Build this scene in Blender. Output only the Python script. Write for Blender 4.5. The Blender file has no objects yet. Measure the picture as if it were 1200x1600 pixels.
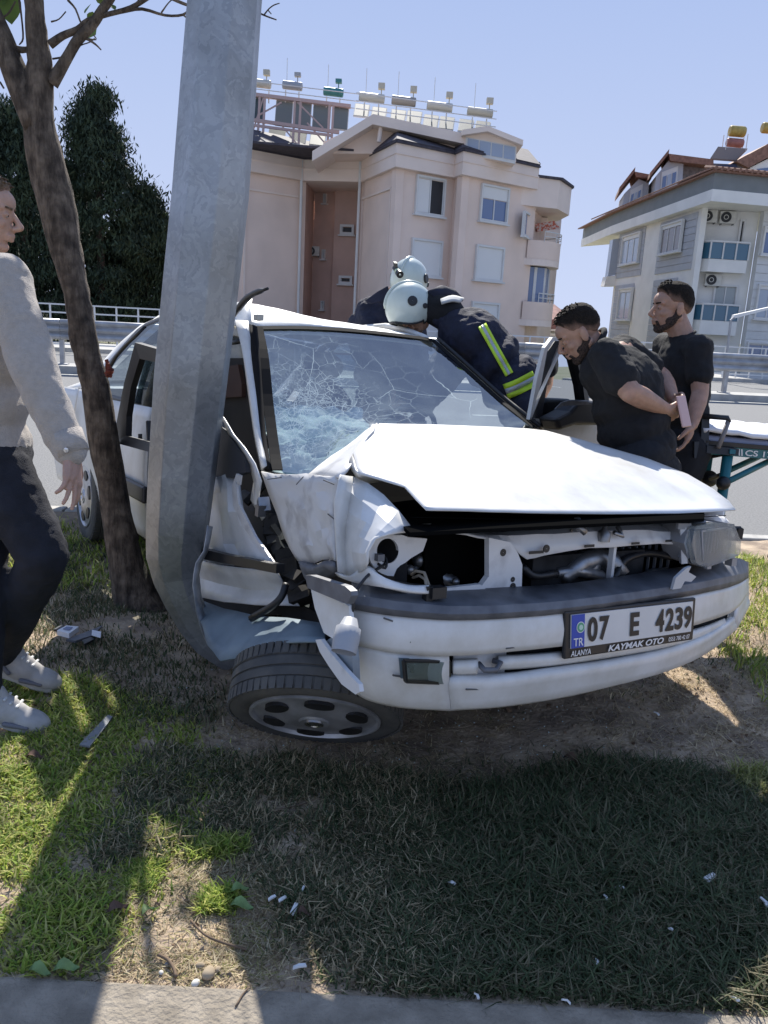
import bpy, bmesh, math, random
import numpy as np
from mathutils import Vector, Matrix, noise
random.seed(7); rng = np.random.default_rng(7)
S = bpy.context.scene
COL = S.collection
R = math.radians

# ------------------------------------------------------------------ camera
FPX = 1250.0; CAMH = 1.42; ROLL = R(3.05); PITCH = math.atan(295/1250)
_cp, _sp, _c, _s = math.cos(PITCH), math.sin(PITCH), math.cos(ROLL), math.sin(ROLL)
cF = np.array([0, _cp, -_sp]); _u0 = np.array([0, _sp, _cp]); _r0 = np.array([1., 0, 0])
cR = _c*_r0 + _s*_u0; cU = -_s*_r0 + _c*_u0; cC = np.array([0, 0, CAMH])
cam = bpy.data.cameras.new('camera'); camo = bpy.data.objects.new('camera', cam); COL.objects.link(camo)
camo.matrix_world = Matrix([[cR[i], cU[i], -cF[i], cC[i]] for i in range(3)] + [[0, 0, 0, 1]])
cam.sensor_fit = 'VERTICAL'; cam.sensor_height = 36; cam.lens = 36*FPX/1600
cam.clip_start = 0.05; cam.clip_end = 2000
S.camera = camo
# ------------------------------------------------------------------ light
SUN_EL = R(42); SUN_AZ = R(-1.6)      # azimuth measured from +Y towards +X
w = bpy.data.worlds.new("World"); S.world = w; w.use_nodes = True
nt = w.node_tree; bg = nt.nodes['Background']
sky = nt.nodes.new('ShaderNodeTexSky'); sky.sky_type = 'NISHITA'; sky.sun_disc = False
sky.sun_elevation = SUN_EL; sky.sun_rotation = SUN_AZ; sky.air_density = 1.0; sky.dust_density = 0.25; sky.ozone_density = 2.2
sky.altitude = 50
_tm = nt.nodes.new('ShaderNodeMix'); _tm.data_type = 'RGBA'; _tm.blend_type = 'MULTIPLY'; _tm.inputs[0].default_value = 1; _tm.inputs[7].default_value = (1.10, 1.0, 1.02, 1)
nt.links.new(sky.outputs[0], _tm.inputs[6])
_cap = nt.nodes.new('ShaderNodeVectorMath'); _cap.operation = 'MINIMUM'; _cap.inputs[1].default_value = (2.75, 3.05, 4.6)
_tc = nt.nodes.new('ShaderNodeTexCoord'); _sx = nt.nodes.new('ShaderNodeSeparateXYZ'); nt.links.new(_tc.outputs['Generated'], _sx.inputs[0])
_mr = nt.nodes.new('ShaderNodeMapRange'); _mr.inputs[1].default_value = 0.0; _mr.inputs[2].default_value = .38; nt.links.new(_sx.outputs['Z'], _mr.inputs[0])
_cm = nt.nodes.new('ShaderNodeMix'); _cm.data_type = 'RGBA'; _cm.inputs[6].default_value = (2.22, 2.52, 3.35, 1); _cm.inputs[7].default_value = (1.45, 1.88, 3.02, 1)
nt.links.new(_mr.outputs[0], _cm.inputs[0]); nt.links.new(_cm.outputs[2], _cap.inputs[1])
nt.links.new(_tm.outputs[2], _cap.inputs[0]); nt.links.new(_cap.outputs[0], bg.inputs[0]); bg.inputs[1].default_value = 0.14
sl = bpy.data.lights.new('sun', 'SUN'); sl.energy = 3.8; sl.angle = R(0.6); sl.color = (1.0, 0.955, 0.88)
so = bpy.data.objects.new('sun', sl); COL.objects.link(so); so.location = (0, 10, 20)
_sd = Vector((math.sin(SUN_AZ)*math.cos(SUN_EL), math.cos(SUN_AZ)*math.cos(SUN_EL), math.sin(SUN_EL)))
so.rotation_euler = _sd.to_track_quat('Z', 'Y').to_euler()
S.view_settings.view_transform = 'Standard'; S.view_settings.look = 'None'
S.view_settings.exposure = 1.02; S.view_settings.gamma = 1.0; S.view_settings.use_curve_mapping = False

# ------------------------------------------------------------------ measuring helpers (photo pixel + a known plane -> place)
def ray(px, py): return cF + cR*(px-600)/FPX - cU*(py-800)/FPX
def U(px, py, z): return cC + ray(px, py)*z                    # at depth z
def UG(px, py, zw=0.0):
    d = ray(px, py); return cC + d*((zw-CAMH)/d[2])
def UY(px, py, Y):
    d = ray(px, py); return cC + d*(Y/d[1])
def UP(px, py, P0, n):
    d = ray(px, py); t = np.dot(np.asarray(P0)-cC, n)/np.dot(d, n); return cC+d*t
def rot3(yaw, pit, rol):
    cy, sy = math.cos(yaw), math.sin(yaw); cp, sp = math.cos(pit), math.sin(pit); cr, sr = math.cos(rol), math.sin(rol)
    return np.array([[cy, -sy, 0], [sy, cy, 0], [0, 0, 1]]) @ np.array([[cp, 0, sp], [0, 1, 0], [-sp, 0, cp]]) @ np.array([[1, 0, 0], [0, cr, -sr], [0, sr, cr]])
KR = rot3(R(-57.6), R(-3.4), R(-3.3)); KT = np.array([-1.10, 5.28, -0.09])      # pose of the wrecked car
AX = {'x': 0, 'y': 1, 'z': 2}
def K(px, py, **kw):                                            # point in car coordinates
    (a, v), = kw.items(); i = AX[a]
    o = KR.T @ (cC-KT); d = KR.T @ ray(px, py)
    return o + d*((v-o[i])/d[i])
def KW(p): return KR @ np.asarray(p, float) + KT                # car -> world
def WK(p): return KR.T @ (np.asarray(p, float)-KT)

# ------------------------------------------------------------------ materials
MATS = {}
def mat(name, col, rough=0.6, metal=0.0, noise_s=None, amt=0.25, bump=0.0, bump_s=None, spec=0.5, col2=None, coat=0.0, trans=0.0, detail=4.0, ramp=(0.35, 0.65), sheen=0.0):
    if name in MATS: return MATS[name]
    m = bpy.data.materials.new(name); m.use_nodes = True; MATS[name] = m
    n = m.node_tree; b = n.nodes['Principled BSDF']
    b.inputs['Base Color'].default_value = (*col, 1); b.inputs['Roughness'].default_value = rough
    b.inputs['Metallic'].default_value = metal; b.inputs['Specular IOR Level'].default_value = spec
    b.inputs['Coat Weight'].default_value = coat; b.inputs['Coat Roughness'].default_value = 0.08
    b.inputs['Transmission Weight'].default_value = trans
    b.inputs['Sheen Weight'].default_value = sheen
    tc = n.nodes.new('ShaderNodeTexCoord')
    if noise_s:
        t = n.nodes.new('ShaderNodeTexNoise'); t.inputs['Scale'].default_value = noise_s; t.inputs['Detail'].default_value = detail
        n.links.new(tc.outputs['Object'], t.inputs['Vector'])
        r = n.nodes.new('ShaderNodeValToRGB'); e = r.color_ramp.elements
        e[0].position, e[1].position = ramp
        c2 = col2 if col2 else tuple(c*(1-amt) for c in col)
        e[0].color = (*c2, 1); e[1].color = (*col, 1)
        n.links.new(t.outputs['Fac'], r.inputs['Fac']); n.links.new(r.outputs['Color'], b.inputs['Base Color'])
    if bump:
        t2 = n.nodes.new('ShaderNodeTexNoise'); t2.inputs['Scale'].default_value = bump_s or 40; t2.inputs['Detail'].default_value = 5
        n.links.new(tc.outputs['Object'], t2.inputs['Vector'])
        bp = n.nodes.new('ShaderNodeBump'); bp.inputs['Strength'].default_value = min(bump, 1); bp.inputs['Distance'].default_value = 0.01
        n.links.new(t2.outputs['Fac'], bp.inputs['Height']); n.links.new(bp.outputs['Normal'], b.inputs['Normal'])
    return m
def N(m, typ, **props):
    nd = m.node_tree.nodes.new(typ)
    for k, v in props.items(): setattr(nd, k, v)
    return nd
def L(m, a, b): m.node_tree.links.new(a, b)
#@MATS
# car paint: white, dusty, scuffed
def make_paint():
    m = mat('white_paint', (0.74, 0.745, 0.74), rough=0.42, coat=0.18, noise_s=None)
    b = m.node_tree.nodes['Principled BSDF']
    tc = N(m, 'ShaderNodeTexCoord')
    n1 = N(m, 'ShaderNodeTexNoise'); n1.inputs['Scale'].default_value = 3.2; n1.inputs['Detail'].default_value = 9; n1.inputs['Roughness'].default_value = .65
    L(m, tc.outputs['Object'], n1.inputs['Vector'])
    r1 = N(m, 'ShaderNodeValToRGB'); e = r1.color_ramp.elements; e[0].position = .33; e[1].position = .6
    e[0].color = (.55, .53, .48, 1); e[1].color = (.73, .73, .72, 1)
    L(m, n1.outputs['Fac'], r1.inputs['Fac'])
    # thin dark scratches
    mp = N(m, 'ShaderNodeMapping'); mp.inputs['Scale'].default_value = (1.2, 1.2, 9); mp.inputs['Rotation'].default_value = (.2, .35, .5)
    L(m, tc.outputs['Object'], mp.inputs['Vector'])
    n2 = N(m, 'ShaderNodeTexNoise'); n2.inputs['Scale'].default_value = 5; n2.inputs['Detail'].default_value = 12; n2.inputs['Roughness'].default_value = .75
    L(m, mp.outputs['Vector'], n2.inputs['Vector'])
    r2 = N(m, 'ShaderNodeValToRGB'); e = r2.color_ramp.elements; e[0].position = .315; e[1].position = .335
    e[0].color = (.16, .16, .17, 1); e[1].color = (1, 1, 1, 1)
    L(m, n2.outputs['Fac'], r2.inputs['Fac'])
    mx = N(m, 'ShaderNodeMix', data_type='RGBA', blend_type='MULTIPLY'); mx.inputs[0].default_value = .8
    L(m, r1.outputs['Color'], mx.inputs[6]); L(m, r2.outputs['Color'], mx.inputs[7]); L(m, mx.outputs[2], b.inputs['Base Color'])
    n3 = N(m, 'ShaderNodeTexNoise'); n3.inputs['Scale'].default_value = 2.2; n3.inputs['Detail'].default_value = 2
    L(m, tc.outputs['Object'], n3.inputs['Vector'])
    bp = N(m, 'ShaderNodeBump'); bp.inputs['Strength'].default_value = .12; bp.inputs['Distance'].default_value = .02
    L(m, n3.outputs['Fac'], bp.inputs['Height']); L(m, bp.outputs['Normal'], b.inputs['Normal'])
    return m
PAINT = make_paint()
DIRTY = mat('scuffed_white_paint', (.66, .655, .65), rough=.45, noise_s=9, col2=(.42, .41, .41), bump=.25, bump_s=9, detail=10, ramp=(.30, .47))
BLACK = mat('black_plastic', (.018, .018, .020), rough=.45, noise_s=12, amt=.3)
RUB = mat('grey_rubber', (.155, .16, .175), rough=.5, noise_s=14, col2=(.08, .083, .095), detail=8)
SEAL = mat('window_rubber', (.010, .010, .011), rough=.85, spec=.15)
DARK = mat('dark_interior', (.02, .018, .017), rough=.8, noise_s=6, amt=.5)
VOIDM = mat('shade_black', (.006, .006, .006), rough=1, spec=0)  # near-black, carries the shade of the engine bay in its colour
BAY = mat('engine_bay', (.03, .03, .032), rough=.8, metal=.0, spec=.25, noise_s=14, col2=(.008, .008, .009))
METAL = mat('bare_metal', (.35, .35, .36), rough=.38, metal=.85, noise_s=20, amt=.4)
CHROME = mat('dull_chrome', (.6, .6, .62), rough=.2, metal=1)
CREAM = mat('roof_lining', (.55, .53, .47), rough=.9, noise_s=5, amt=.15)
SEAT = mat('seat_fabric', (.045, .035, .035), rough=.95, noise_s=60, amt=.4)
BROWN = mat('brown_trim', (.06, .030, .022), rough=.8)
AIRBAG = mat('airbag_fabric', (.66, .74, .72), rough=.9, noise_s=9, amt=.3, bump=.6, bump_s=14)
TYRE = mat('tyre_rubber', (.055, .055, .054), rough=.85, noise_s=9, col2=(.10, .095, .085), bump=.2, bump_s=60, ramp=(.4, .7))
HUB = mat('wheel_cover', (.58, .58, .60), rough=.35, metal=.55, noise_s=10, amt=.4)
BLUESHEET = mat('dusty_sheet_metal', (.20, .26, .30), rough=.6, metal=.2, noise_s=5, col2=(.12, .16, .19), bump=.3, bump_s=10, detail=9)
GALV = None
def make_galv():
    m = mat('galvanised_steel', (.4, .42, .45), rough=.5, metal=.35)
    b = m.node_tree.nodes['Principled BSDF']; tc = N(m, 'ShaderNodeTexCoord')
    v = N(m, 'ShaderNodeTexVoronoi'); v.inputs['Scale'].default_value = 55
    n1 = N(m, 'ShaderNodeTexNoise'); n1.inputs['Scale'].default_value = 9; n1.inputs['Detail'].default_value = 8
    L(m, tc.outputs['Object'], n1.inputs['Vector'])
    mxv = N(m, 'ShaderNodeMix', data_type='VECTOR'); mxv.inputs[0].default_value = .22
    L(m, tc.outputs['Object'], mxv.inputs[4]); L(m, n1.outputs['Color'], mxv.inputs[5]); L(m, mxv.outputs[1], v.inputs['Vector'])
    r = N(m, 'ShaderNodeValToRGB'); e = r.color_ramp.elements; e[0].position = .1; e[1].position = .9
    e[0].color = (.29, .31, .335, 1); e[1].color = (.38, .40, .425, 1)
    L(m, v.outputs['Color'], r.inputs['Fac'])
    r2 = N(m, 'ShaderNodeValToRGB'); e = r2.color_ramp.elements; e[0].position = .38; e[1].position = .62
    e[0].color = (.72, .70, .66, 1); e[1].color = (1.05, 1.05, 1.05, 1)
    n2 = N(m, 'ShaderNodeTexNoise'); n2.inputs['Scale'].default_value = 2.6; n2.inputs['Detail'].default_value = 7
    L(m, tc.outputs['Object'], n2.inputs['Vector']); L(m, n2.outputs['Fac'], r2.inputs['Fac'])
    mx = N(m, 'ShaderNodeMix', data_type='RGBA', blend_type='MULTIPLY'); mx.inputs[0].default_value = 1
    L(m, r.outputs['Color'], mx.inputs[6]); L(m, r2.outputs['Color'], mx.inputs[7]); L(m, mx.outputs[2], b.inputs['Base Color'])
    bp = N(m, 'ShaderNodeBump'); bp.inputs['Strength'].default_value = .25; bp.inputs['Distance'].default_value = .01
    L(m, n1.outputs['Fac'], bp.inputs['Height']); L(m, bp.outputs['Normal'], b.inputs['Normal'])
    return m
GALV = make_galv(); GALV.node_tree.nodes['Principled BSDF'].inputs['Metallic'].default_value = .6; GALV.node_tree.nodes['Principled BSDF'].inputs['Roughness'].default_value = .42
def make_glass(name, tint=(.75, .82, .82), gloss=.06, crack=False, refl=.85):
    m = bpy.data.materials.new(name); m.use_nodes = True; n = m.node_tree; n.nodes.clear()
    out = N(m, 'ShaderNodeOutputMaterial'); tr = N(m, 'ShaderNodeBsdfTransparent'); tr.inputs[0].default_value = (*tint, 1)
    gl = N(m, 'ShaderNodeBsdfGlossy'); gl.inputs['Roughness'].default_value = gloss; gl.inputs[0].default_value = (.62, .66, .70, 1)
    fr = N(m, 'ShaderNodeFresnel'); fr.inputs[0].default_value = 1.45 if refl < 1 else 2.2
    fm = N(m, 'ShaderNodeMath', operation='MULTIPLY'); fm.inputs[1].default_value = .38 if crack else refl; L(m, fr.outputs[0], fm.inputs[0])
    mx = N(m, 'ShaderNodeMixShader'); L(m, fm.outputs[0], mx.inputs[0]); L(m, tr.outputs[0], mx.inputs[1]); L(m, gl.outputs[0], mx.inputs[2])
    last = mx.outputs[0]
    if crack:
        tc = N(m, 'ShaderNodeTexCoord')
        df = N(m, 'ShaderNodeBsdfDiffuse'); df.inputs[0].default_value = (.60, .70, .70, 1)
        fac = None
        nz = N(m, 'ShaderNodeTexNoise'); nz.inputs['Scale'].default_value = 5; nz.inputs['Detail'].default_value = 6
        L(m, tc.outputs['UV'], nz.inputs['Vector'])
        wv = N(m, 'ShaderNodeMix', data_type='VECTOR'); wv.inputs[0].default_value = .07
        L(m, tc.outputs['UV'], wv.inputs[4]); L(m, nz.outputs['Color'], wv.inputs[5])
        # distance from the two impact zones (uv)
        def dist(u, v):
            s = N(m, 'ShaderNodeVectorMath', operation='DISTANCE'); L(m, tc.outputs['UV'], s.inputs[0]); s.inputs[1].default_value = (u, v, 0); return s.outputs['Value']
        def mrange(x, a, b, c, d):
            r = N(m, 'ShaderNodeMapRange'); L(m, x, r.inputs[0]); r.inputs[1].default_value = a; r.inputs[2].default_value = b; r.inputs[3].default_value = c; r.inputs[4].default_value = d; return r.outputs[0]
        def math_(op, a, b):
            q = N(m, 'ShaderNodeMath', operation=op)
            for i, x in enumerate((a, b)):
                if isinstance(x, (int, float)): q.inputs[i].default_value = x
                else: L(m, x, q.inputs[i])
            return q.outputs[0]
        d1 = dist(.15, .40)
        for sc, wd, a, b in ((3.2, .006, 2.6, .0), (13, .024, .70, .0), (27, .050, .48, .05), (60, .10, .36, .03)):
            v = N(m, 'ShaderNodeTexVoronoi', feature='DISTANCE_TO_EDGE'); v.inputs['Scale'].default_value = sc; v.inputs['Randomness'].default_value = 1
            L(m, wv.outputs[1], v.inputs['Vector'])
            line = mrange(v.outputs['Distance'], 0, wd, 1, 0)
            gate = mrange(d1, b, a, 1, 0)
            # random gaps
            g = N(m, 'ShaderNodeTexNoise'); g.inputs['Scale'].default_value = sc*.45; g.inputs['Detail'].default_value = 3; L(m, tc.outputs['UV'], g.inputs['Vector'])
            gg = mrange(g.outputs['Fac'], .47 if sc < 5 else .41, .56 if sc < 5 else .50, 0, 1)
            x = math_('MULTIPLY', math_('MULTIPLY', line, gate), gg)
            fac = x if fac is None else math_('MAXIMUM', fac, x)
        # radial long cracks
        base = mrange(d1, .0, .50, .20, .0)
        low = N(m, 'ShaderNodeSeparateXYZ'); L(m, tc.outputs['UV'], low.inputs[0])
        fz = N(m, 'ShaderNodeTexNoise'); fz.inputs['Scale'].default_value = 7; fz.inputs['Detail'].default_value = 7; L(m, tc.outputs['UV'], fz.inputs['Vector'])
        fr2 = mrange(fz.outputs['Fac'], .42, .62, 0, 1)
        dust = math_('MULTIPLY', mrange(low.outputs['Y'], .62, .0, .03, .16), fr2)
        fac = math_('MAXIMUM', fac, math_('ADD', math_('MULTIPLY', base, fr2), dust))
        fac = math_('MINIMUM', fac, .8)
        mx2 = N(m, 'ShaderNodeMixShader'); L(m, fac, mx2.inputs[0]); L(m, last, mx2.inputs[1]); L(m, df.outputs[0], mx2.inputs[2]); last = mx2.outputs[0]
    L(m, last, out.inputs['Surface']); MATS[name] = m; return m
GLASS = make_glass('car_glass', (.55, .63, .64), .02)
WSCREEN = make_glass('cracked_glass', (.66, .74, .75), .04, crack=True)
LENS = make_glass('lamp_lens', (.80, .84, .86), .12)
def _lens():
    m = LENS; out = [n for n in m.node_tree.nodes if n.type == 'OUTPUT_MATERIAL'][0]; src = out.inputs['Surface'].links[0].from_socket
    df = N(m, 'ShaderNodeBsdfDiffuse'); df.inputs[0].default_value = (.55, .60, .66, 1); mx = N(m, 'ShaderNodeMixShader'); mx.inputs[0].default_value = .12
    L(m, src, mx.inputs[1]); L(m, df.outputs[0], mx.inputs[2]); L(m, mx.outputs[0], out.inputs['Surface'])
_lens()
# ------------------------------------------------------------------ mesh helpers
WM = {}                                           # object -> 4x4 world matrix (numpy)
def _imat(o):
    M = WM.get(o.name, np.eye(4)); return np.linalg.inv(M)
def link(name, V, F, m, parent=None, smooth=False, world=True, auto=None):
    V = np.asarray(V, float).reshape(-1, 3)
    if parent is not None and world:
        Mi = _imat(parent); V = V @ Mi[:3, :3].T + Mi[:3, 3]
    me = bpy.data.meshes.new(name); me.from_pydata(V.tolist(), [], [tuple(int(i) for i in f) for f in F]); me.validate()
    ms = m if isinstance(m, (list, tuple)) else [m]
    for x in ms: me.materials.append(x)
    if smooth: me.polygons.foreach_set('use_smooth', [True]*len(me.polygons))
    o = bpy.data.objects.new(name, me); COL.objects.link(o)
    if parent is not None: o.parent = parent; WM[o.name] = WM.get(parent.name, np.eye(4))
    if auto is not None:
        bm = bmesh.new(); bm.from_mesh(me)
        for e in bm.edges:
            if len(e.link_faces) == 2 and e.calc_face_angle(0) > R(auto): e.smooth = False
        for f in bm.faces: f.smooth = True
        bm.to_mesh(me); bm.free()
    return o
def thing(name, label, cat, loc=(0, 0, 0), group=None, rotm=None):
    o = bpy.data.objects.new(name, None); COL.objects.link(o); M = np.eye(4)
    if rotm is not None: M[:3, :3] = rotm
    M[:3, 3] = loc
    o.matrix_world = Matrix(M.tolist()); o.empty_display_size = .1; WM[o.name] = M
    return tag(o, label, cat, group)
def tag(o, label=None, cat=None, group=None, kind=None):
    if label: o['label'] = label
    if cat: o['category'] = cat
    if group: o['group'] = group
    if kind: o['kind'] = kind
    return o
def nrm(v): v = np.asarray(v, float); return v/max(np.linalg.norm(v), 1e-9)
class MB:
    def __init__(s): s.V = []; s.F = []; s.n = 0
    def add(s, V, F):
        s.V.append(np.asarray(V, float).reshape(-1, 3)); s.F += [tuple(i+s.n for i in f) for f in F]; s.n += len(s.V[-1]); return s
    def hexa(s, c):                                # 8 corners: bottom 4 ccw, top 4
        return s.add(c, [(3, 2, 1, 0), (4, 5, 6, 7), (0, 1, 5, 4), (1, 2, 6, 5), (2, 3, 7, 6), (3, 0, 4, 7)])
    def box(s, c, size, ax=None):
        c = np.asarray(c, float); h = np.asarray(size, float)/2
        ax = np.eye(3) if ax is None else np.asarray(ax, float)
        P = [c + sx*h[0]*ax[0] + sy*h[1]*ax[1] + sz*h[2]*ax[2] for sz in (-1, 1) for sx, sy in ((-1, -1), (1, -1), (1, 1), (-1, 1))]
        return s.hexa(P)
    def beam(s, a, b, wd, ht, up=(0, 0, 1)):
        a, b = np.asarray(a, float), np.asarray(b, float); d = nrm(b-a); sd = np.cross(d, up)
        if np.linalg.norm(sd) < 1e-3: sd = np.cross(d, (1, 0, 0))
        sd = nrm(sd); u = np.cross(sd, d)
        P = [p + x*sd*wd/2 + y*u*ht/2 for p in (a, b) for x, y in ((-1, -1), (1, -1), (1, 1), (-1, 1))]
        return s.hexa(P)
    def tube(s, pts, rad, n=8, cap=True):
        pts = [np.asarray(p, float) for p in pts]; k = len(pts)
        rad = [rad]*k if np.isscalar(rad) else rad
        V = []; prev = None
        for i, p in enumerate(pts):
            d = nrm(pts[min(i+1, k-1)]-pts[max(i-1, 0)])
            if prev is None:
                a = np.cross(d, (0, 0, 1));
                if np.linalg.norm(a) < .1: a = np.cross(d, (1, 0, 0))
                a = nrm(a)
            else: a = nrm(prev-np.dot(prev, d)*d)
            prev = a; b = np.cross(d, a)
            for j in range(n):
                t = 2*math.pi*j/n; V.append(p+rad[i]*(math.cos(t)*a+math.sin(t)*b))
        F = [(i*n+j, i*n+(j+1) % n, (i+1)*n+(j+1) % n, (i+1)*n+j) for i in range(k-1) for j in range(n)]
        if cap: F += [tuple(range(n-1, -1, -1)), tuple((k-1)*n+j for j in range(n))]
        return s.add(V, F)
    def prism(s, poly, vec):                       # polygon extruded along vec
        poly = np.asarray(poly, float); n = len(poly); V = np.vstack([poly, poly+np.asarray(vec, float)])
        F = [tuple(range(n)), tuple(range(2*n-1, n-1, -1))] + [(i, i+n, (i+1) % n+n, (i+1) % n) for i in range(n)]
        return s.add(V, F)
    def ell(s, c, r, ax=None, nu=16, nv=10):
        ax = np.eye(3) if ax is None else np.asarray(ax, float); c = np.asarray(c, float)
        r = np.asarray([r]*3 if np.isscalar(r) else r, float); V = []
        for i in range(1, nv):
            ph = math.pi*i/nv
            for j in range(nu):
                t = 2*math.pi*j/nu; q = (math.sin(ph)*math.cos(t), math.sin(ph)*math.sin(t), math.cos(ph))
                V.append(c + sum(q[k]*r[k]*ax[k] for k in range(3)))
        V += [c+r[2]*ax[2], c-r[2]*ax[2]]; F = []
        for i in range(nv-2):
            for j in range(nu): F.append((i*nu+j, (i+1)*nu+j, (i+1)*nu+(j+1) % nu, i*nu+(j+1) % nu))
        t = (nv-1)*nu
        for j in range(nu): F.append((t, j, (j+1) % nu)); F.append((t+1, (nv-2)*nu+(j+1) % nu, (nv-2)*nu+j))
        return s.add(V, F)
    def lathe(s, c, axis, prof, n=32, ref=None, closed=False):   # prof: list of (along, radius)
        c = np.asarray(c, float); d = nrm(axis); a = np.cross(d, (0, 0, 1) if ref is None else ref)
        if np.linalg.norm(a) < .05: a = np.cross(d, (1, 0, 0))
        a = nrm(a); b = np.cross(d, a); V = []
        for x, r in prof:
            for j in range(n):
                t = 2*math.pi*j/n; V.append(c+d*x+r*(math.cos(t)*a+math.sin(t)*b))
        k = len(prof); F = []
        for i in range(k if closed else k-1):
            i2 = (i+1) % k
            for j in range(n): F.append((i*n+j, i*n+(j+1) % n, i2*n+(j+1) % n, i2*n+j))
        return s.add(V, F)
    def build(s, name, m, parent=None, smooth=False, world=True, auto=None):
        return link(name, np.vstack(s.V), s.F, m, parent, smooth, world, auto)
def bevel(o, w=.01, seg=2):
    b = o.modifiers.new('bevel', 'BEVEL'); b.width = w; b.segments = seg; b.limit_method = 'ANGLE'; b.angle_limit = R(40); return o
def solid(o, t=.008, off=-1):
    b = o.modifiers.new('solidify', 'SOLIDIFY'); b.thickness = t; b.offset = off; return o
def catmull(P, sub):                               # P: (n, ...) -> resampled along axis 0
    P = np.asarray(P, float); n = len(P)
    if n < 3:
        t = np.linspace(0, 1, sub*(n-1)+1); return np.stack([P[0]*(1-x)+P[1]*x for x in t])
    out = []
    for i in range(n-1):
        p0, p1, p2, p3 = P[i-1] if i > 0 else 2*P[0]-P[1], P[i], P[i+1], P[i+2] if i+2 < n else 2*P[-1]-P[-2]
        for k in range(sub):
            t = k/sub; out.append(.5*(2*p1+(p2-p0)*t+(2*p0-5*p1+4*p2-p3)*t*t+(3*p1-p0-3*p2+p3)*t**3))
    out.append(P[-1]); return np.stack(out)
def patch(name, G, m, parent, sub=(3, 3), thick=.008, world=False, off=-1, jitter=0, uv=False, smooth=True, crisp=False):
    """smooth surface through a grid of control points (car coordinates unless world)"""
    G = np.asarray(G, float); rs_ = (lambda P, k: np.concatenate([P[i]*(1-j/k)+P[i+1]*(j/k) for i in range(len(P)-1) for j in range(k)]+[P[-1]]).reshape((-1,)+P.shape[1:])) if crisp else catmull
    A = rs_(G, sub[0]) if sub[0] > 1 else G
    A = np.swapaxes(rs_(np.swapaxes(A, 0, 1), sub[1]), 0, 1) if sub[1] > 1 else A
    nr, nc = A.shape[:2]; V = A.reshape(-1, 3)
    if jitter:
        V = V + np.array([[(abs(noise.noise(Vector(v*9+k)))*2-.5+.35*noise.noise(Vector(v*26+k)))*jitter*.8 for k in (0, 5, 11)] for v in V])
    F = [(i*nc+j, i*nc+j+1, (i+1)*nc+j+1, (i+1)*nc+j) for i in range(nr-1) for j in range(nc-1)]
    o = link(name, V, F, m, parent, smooth, world, auto=((14 if crisp is True else crisp) if crisp else None))
    if uv:
        l = o.data.uv_layers.new(name='UVMap')
        for p in o.data.polygons:
            for li in p.loop_indices:
                vi = o.data.loops[li].vertex_index; l.data[li].uv = ((vi % nc)/(nc-1), 1-(vi//nc)/(nr-1))
    if thick: solid(o, thick, off)
    return o
def sheet(name, P, m, parent, thick=.008, world=False, bev=.002, out=None):
    """flat-ish polygon given a thickness"""
    P = np.asarray(P, float); c = P.mean(0)
    nn = np.zeros(3)
    for i in range(len(P)): nn += np.cross(P[i]-c, P[(i+1) % len(P)]-c)
    nn = nrm(nn); b = MB(); b.prism(P, -nn*thick); o = b.build(name, m, parent, world=world)
    bm = bmesh.new(); bm.from_mesh(o.data); bmesh.ops.triangulate(bm, faces=[f for f in bm.faces if len(f.verts) > 4]); bmesh.ops.recalc_face_normals(bm, faces=bm.faces[:])
    bm.to_mesh(o.data); bm.free()
    return o
def text_mesh(body, size=1.0, bold=0.0, shear=0.0, xs=1.0, spacing=1.0):
    cu = bpy.data.curves.new('t', 'FONT'); cu.body = body; cu.size = size; cu.offset = bold; cu.shear = shear; cu.space_character = spacing
    o = bpy.data.objects.new('t', cu); COL.objects.link(o)
    dg = bpy.context.evaluated_depsgraph_get(); me = bpy.data.meshes.new_from_object(o.evaluated_get(dg))
    V = np.array([v.co[:] for v in me.vertices]); F = [tuple(p.vertices) for p in me.polygons]
    bpy.data.objects.remove(o); bpy.data.meshes.remove(me)
    if len(V) == 0: return np.zeros((0, 3)), []
    V[:, 0] *= xs
    return V, F
def letter_on(name, body, quad, u0, u1, v0, v1, m, parent, off=.003, bold=.0, shear=0., world=False):
    """text stretched to fill the box u0..u1, v0..v1 of the quad (bl, br, tr, tl)"""
    V, F = text_mesh(body, 1, bold, shear); lo, hi = V.min(0), V.max(0)
    u = u0+(V[:, 0]-lo[0])/(hi[0]-lo[0])*(u1-u0); v = v0+(V[:, 1]-lo[1])/(hi[1]-lo[1])*(v1-v0)
    q = [np.asarray(x, float) for x in quad]; n = nrm(np.cross(q[1]-q[0], q[3]-q[0]))
    P = [(q[0]*(1-a)+q[1]*a)*(1-b)+(q[3]*(1-a)+q[2]*a)*b+n*off for a, b in zip(u, v)]
    return link(name, P, F, m, parent, world=world)

# ------------------------------------------------------------------ ground
def road_t(x, y):
    """signed distance beyond the near edge of the road (positive = on the road)"""
    return 0
RA = UG(100, 800, -.10); RB = UG(1183, 848, -.12)
rd = nrm(np.array([RB[0]-RA[0], RB[1]-RA[1], 0])); rn = np.array([-rd[1], rd[0], 0])
def beyond(x, y): return (x-RA[0])*rn[0]+(y-RA[1])*rn[1]
def gz(x, y):
    s = beyond(x, y)
    z = .022*noise.noise(Vector((x*1.3, y*1.3, 0)))+.010*noise.noise(Vector((x*5, y*5, 3)))+.0045*noise.noise(Vector((x*19, y*19, 8)))
    f = min(max((y-1.44)/.12, 0), 1); z = z*f
    # verge falls a little towards the road
    t = min(max((y-3.0)/1.2, 0), 1); z += -.09*t*t*(3-2*t)
    return z
def pix(x, y, z=0.0):
    d = np.array([x, y, z])-cC; q = d@cF
    return 600+FPX*(d@cR)/q, 800-FPX*(d@cU)/q
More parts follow.
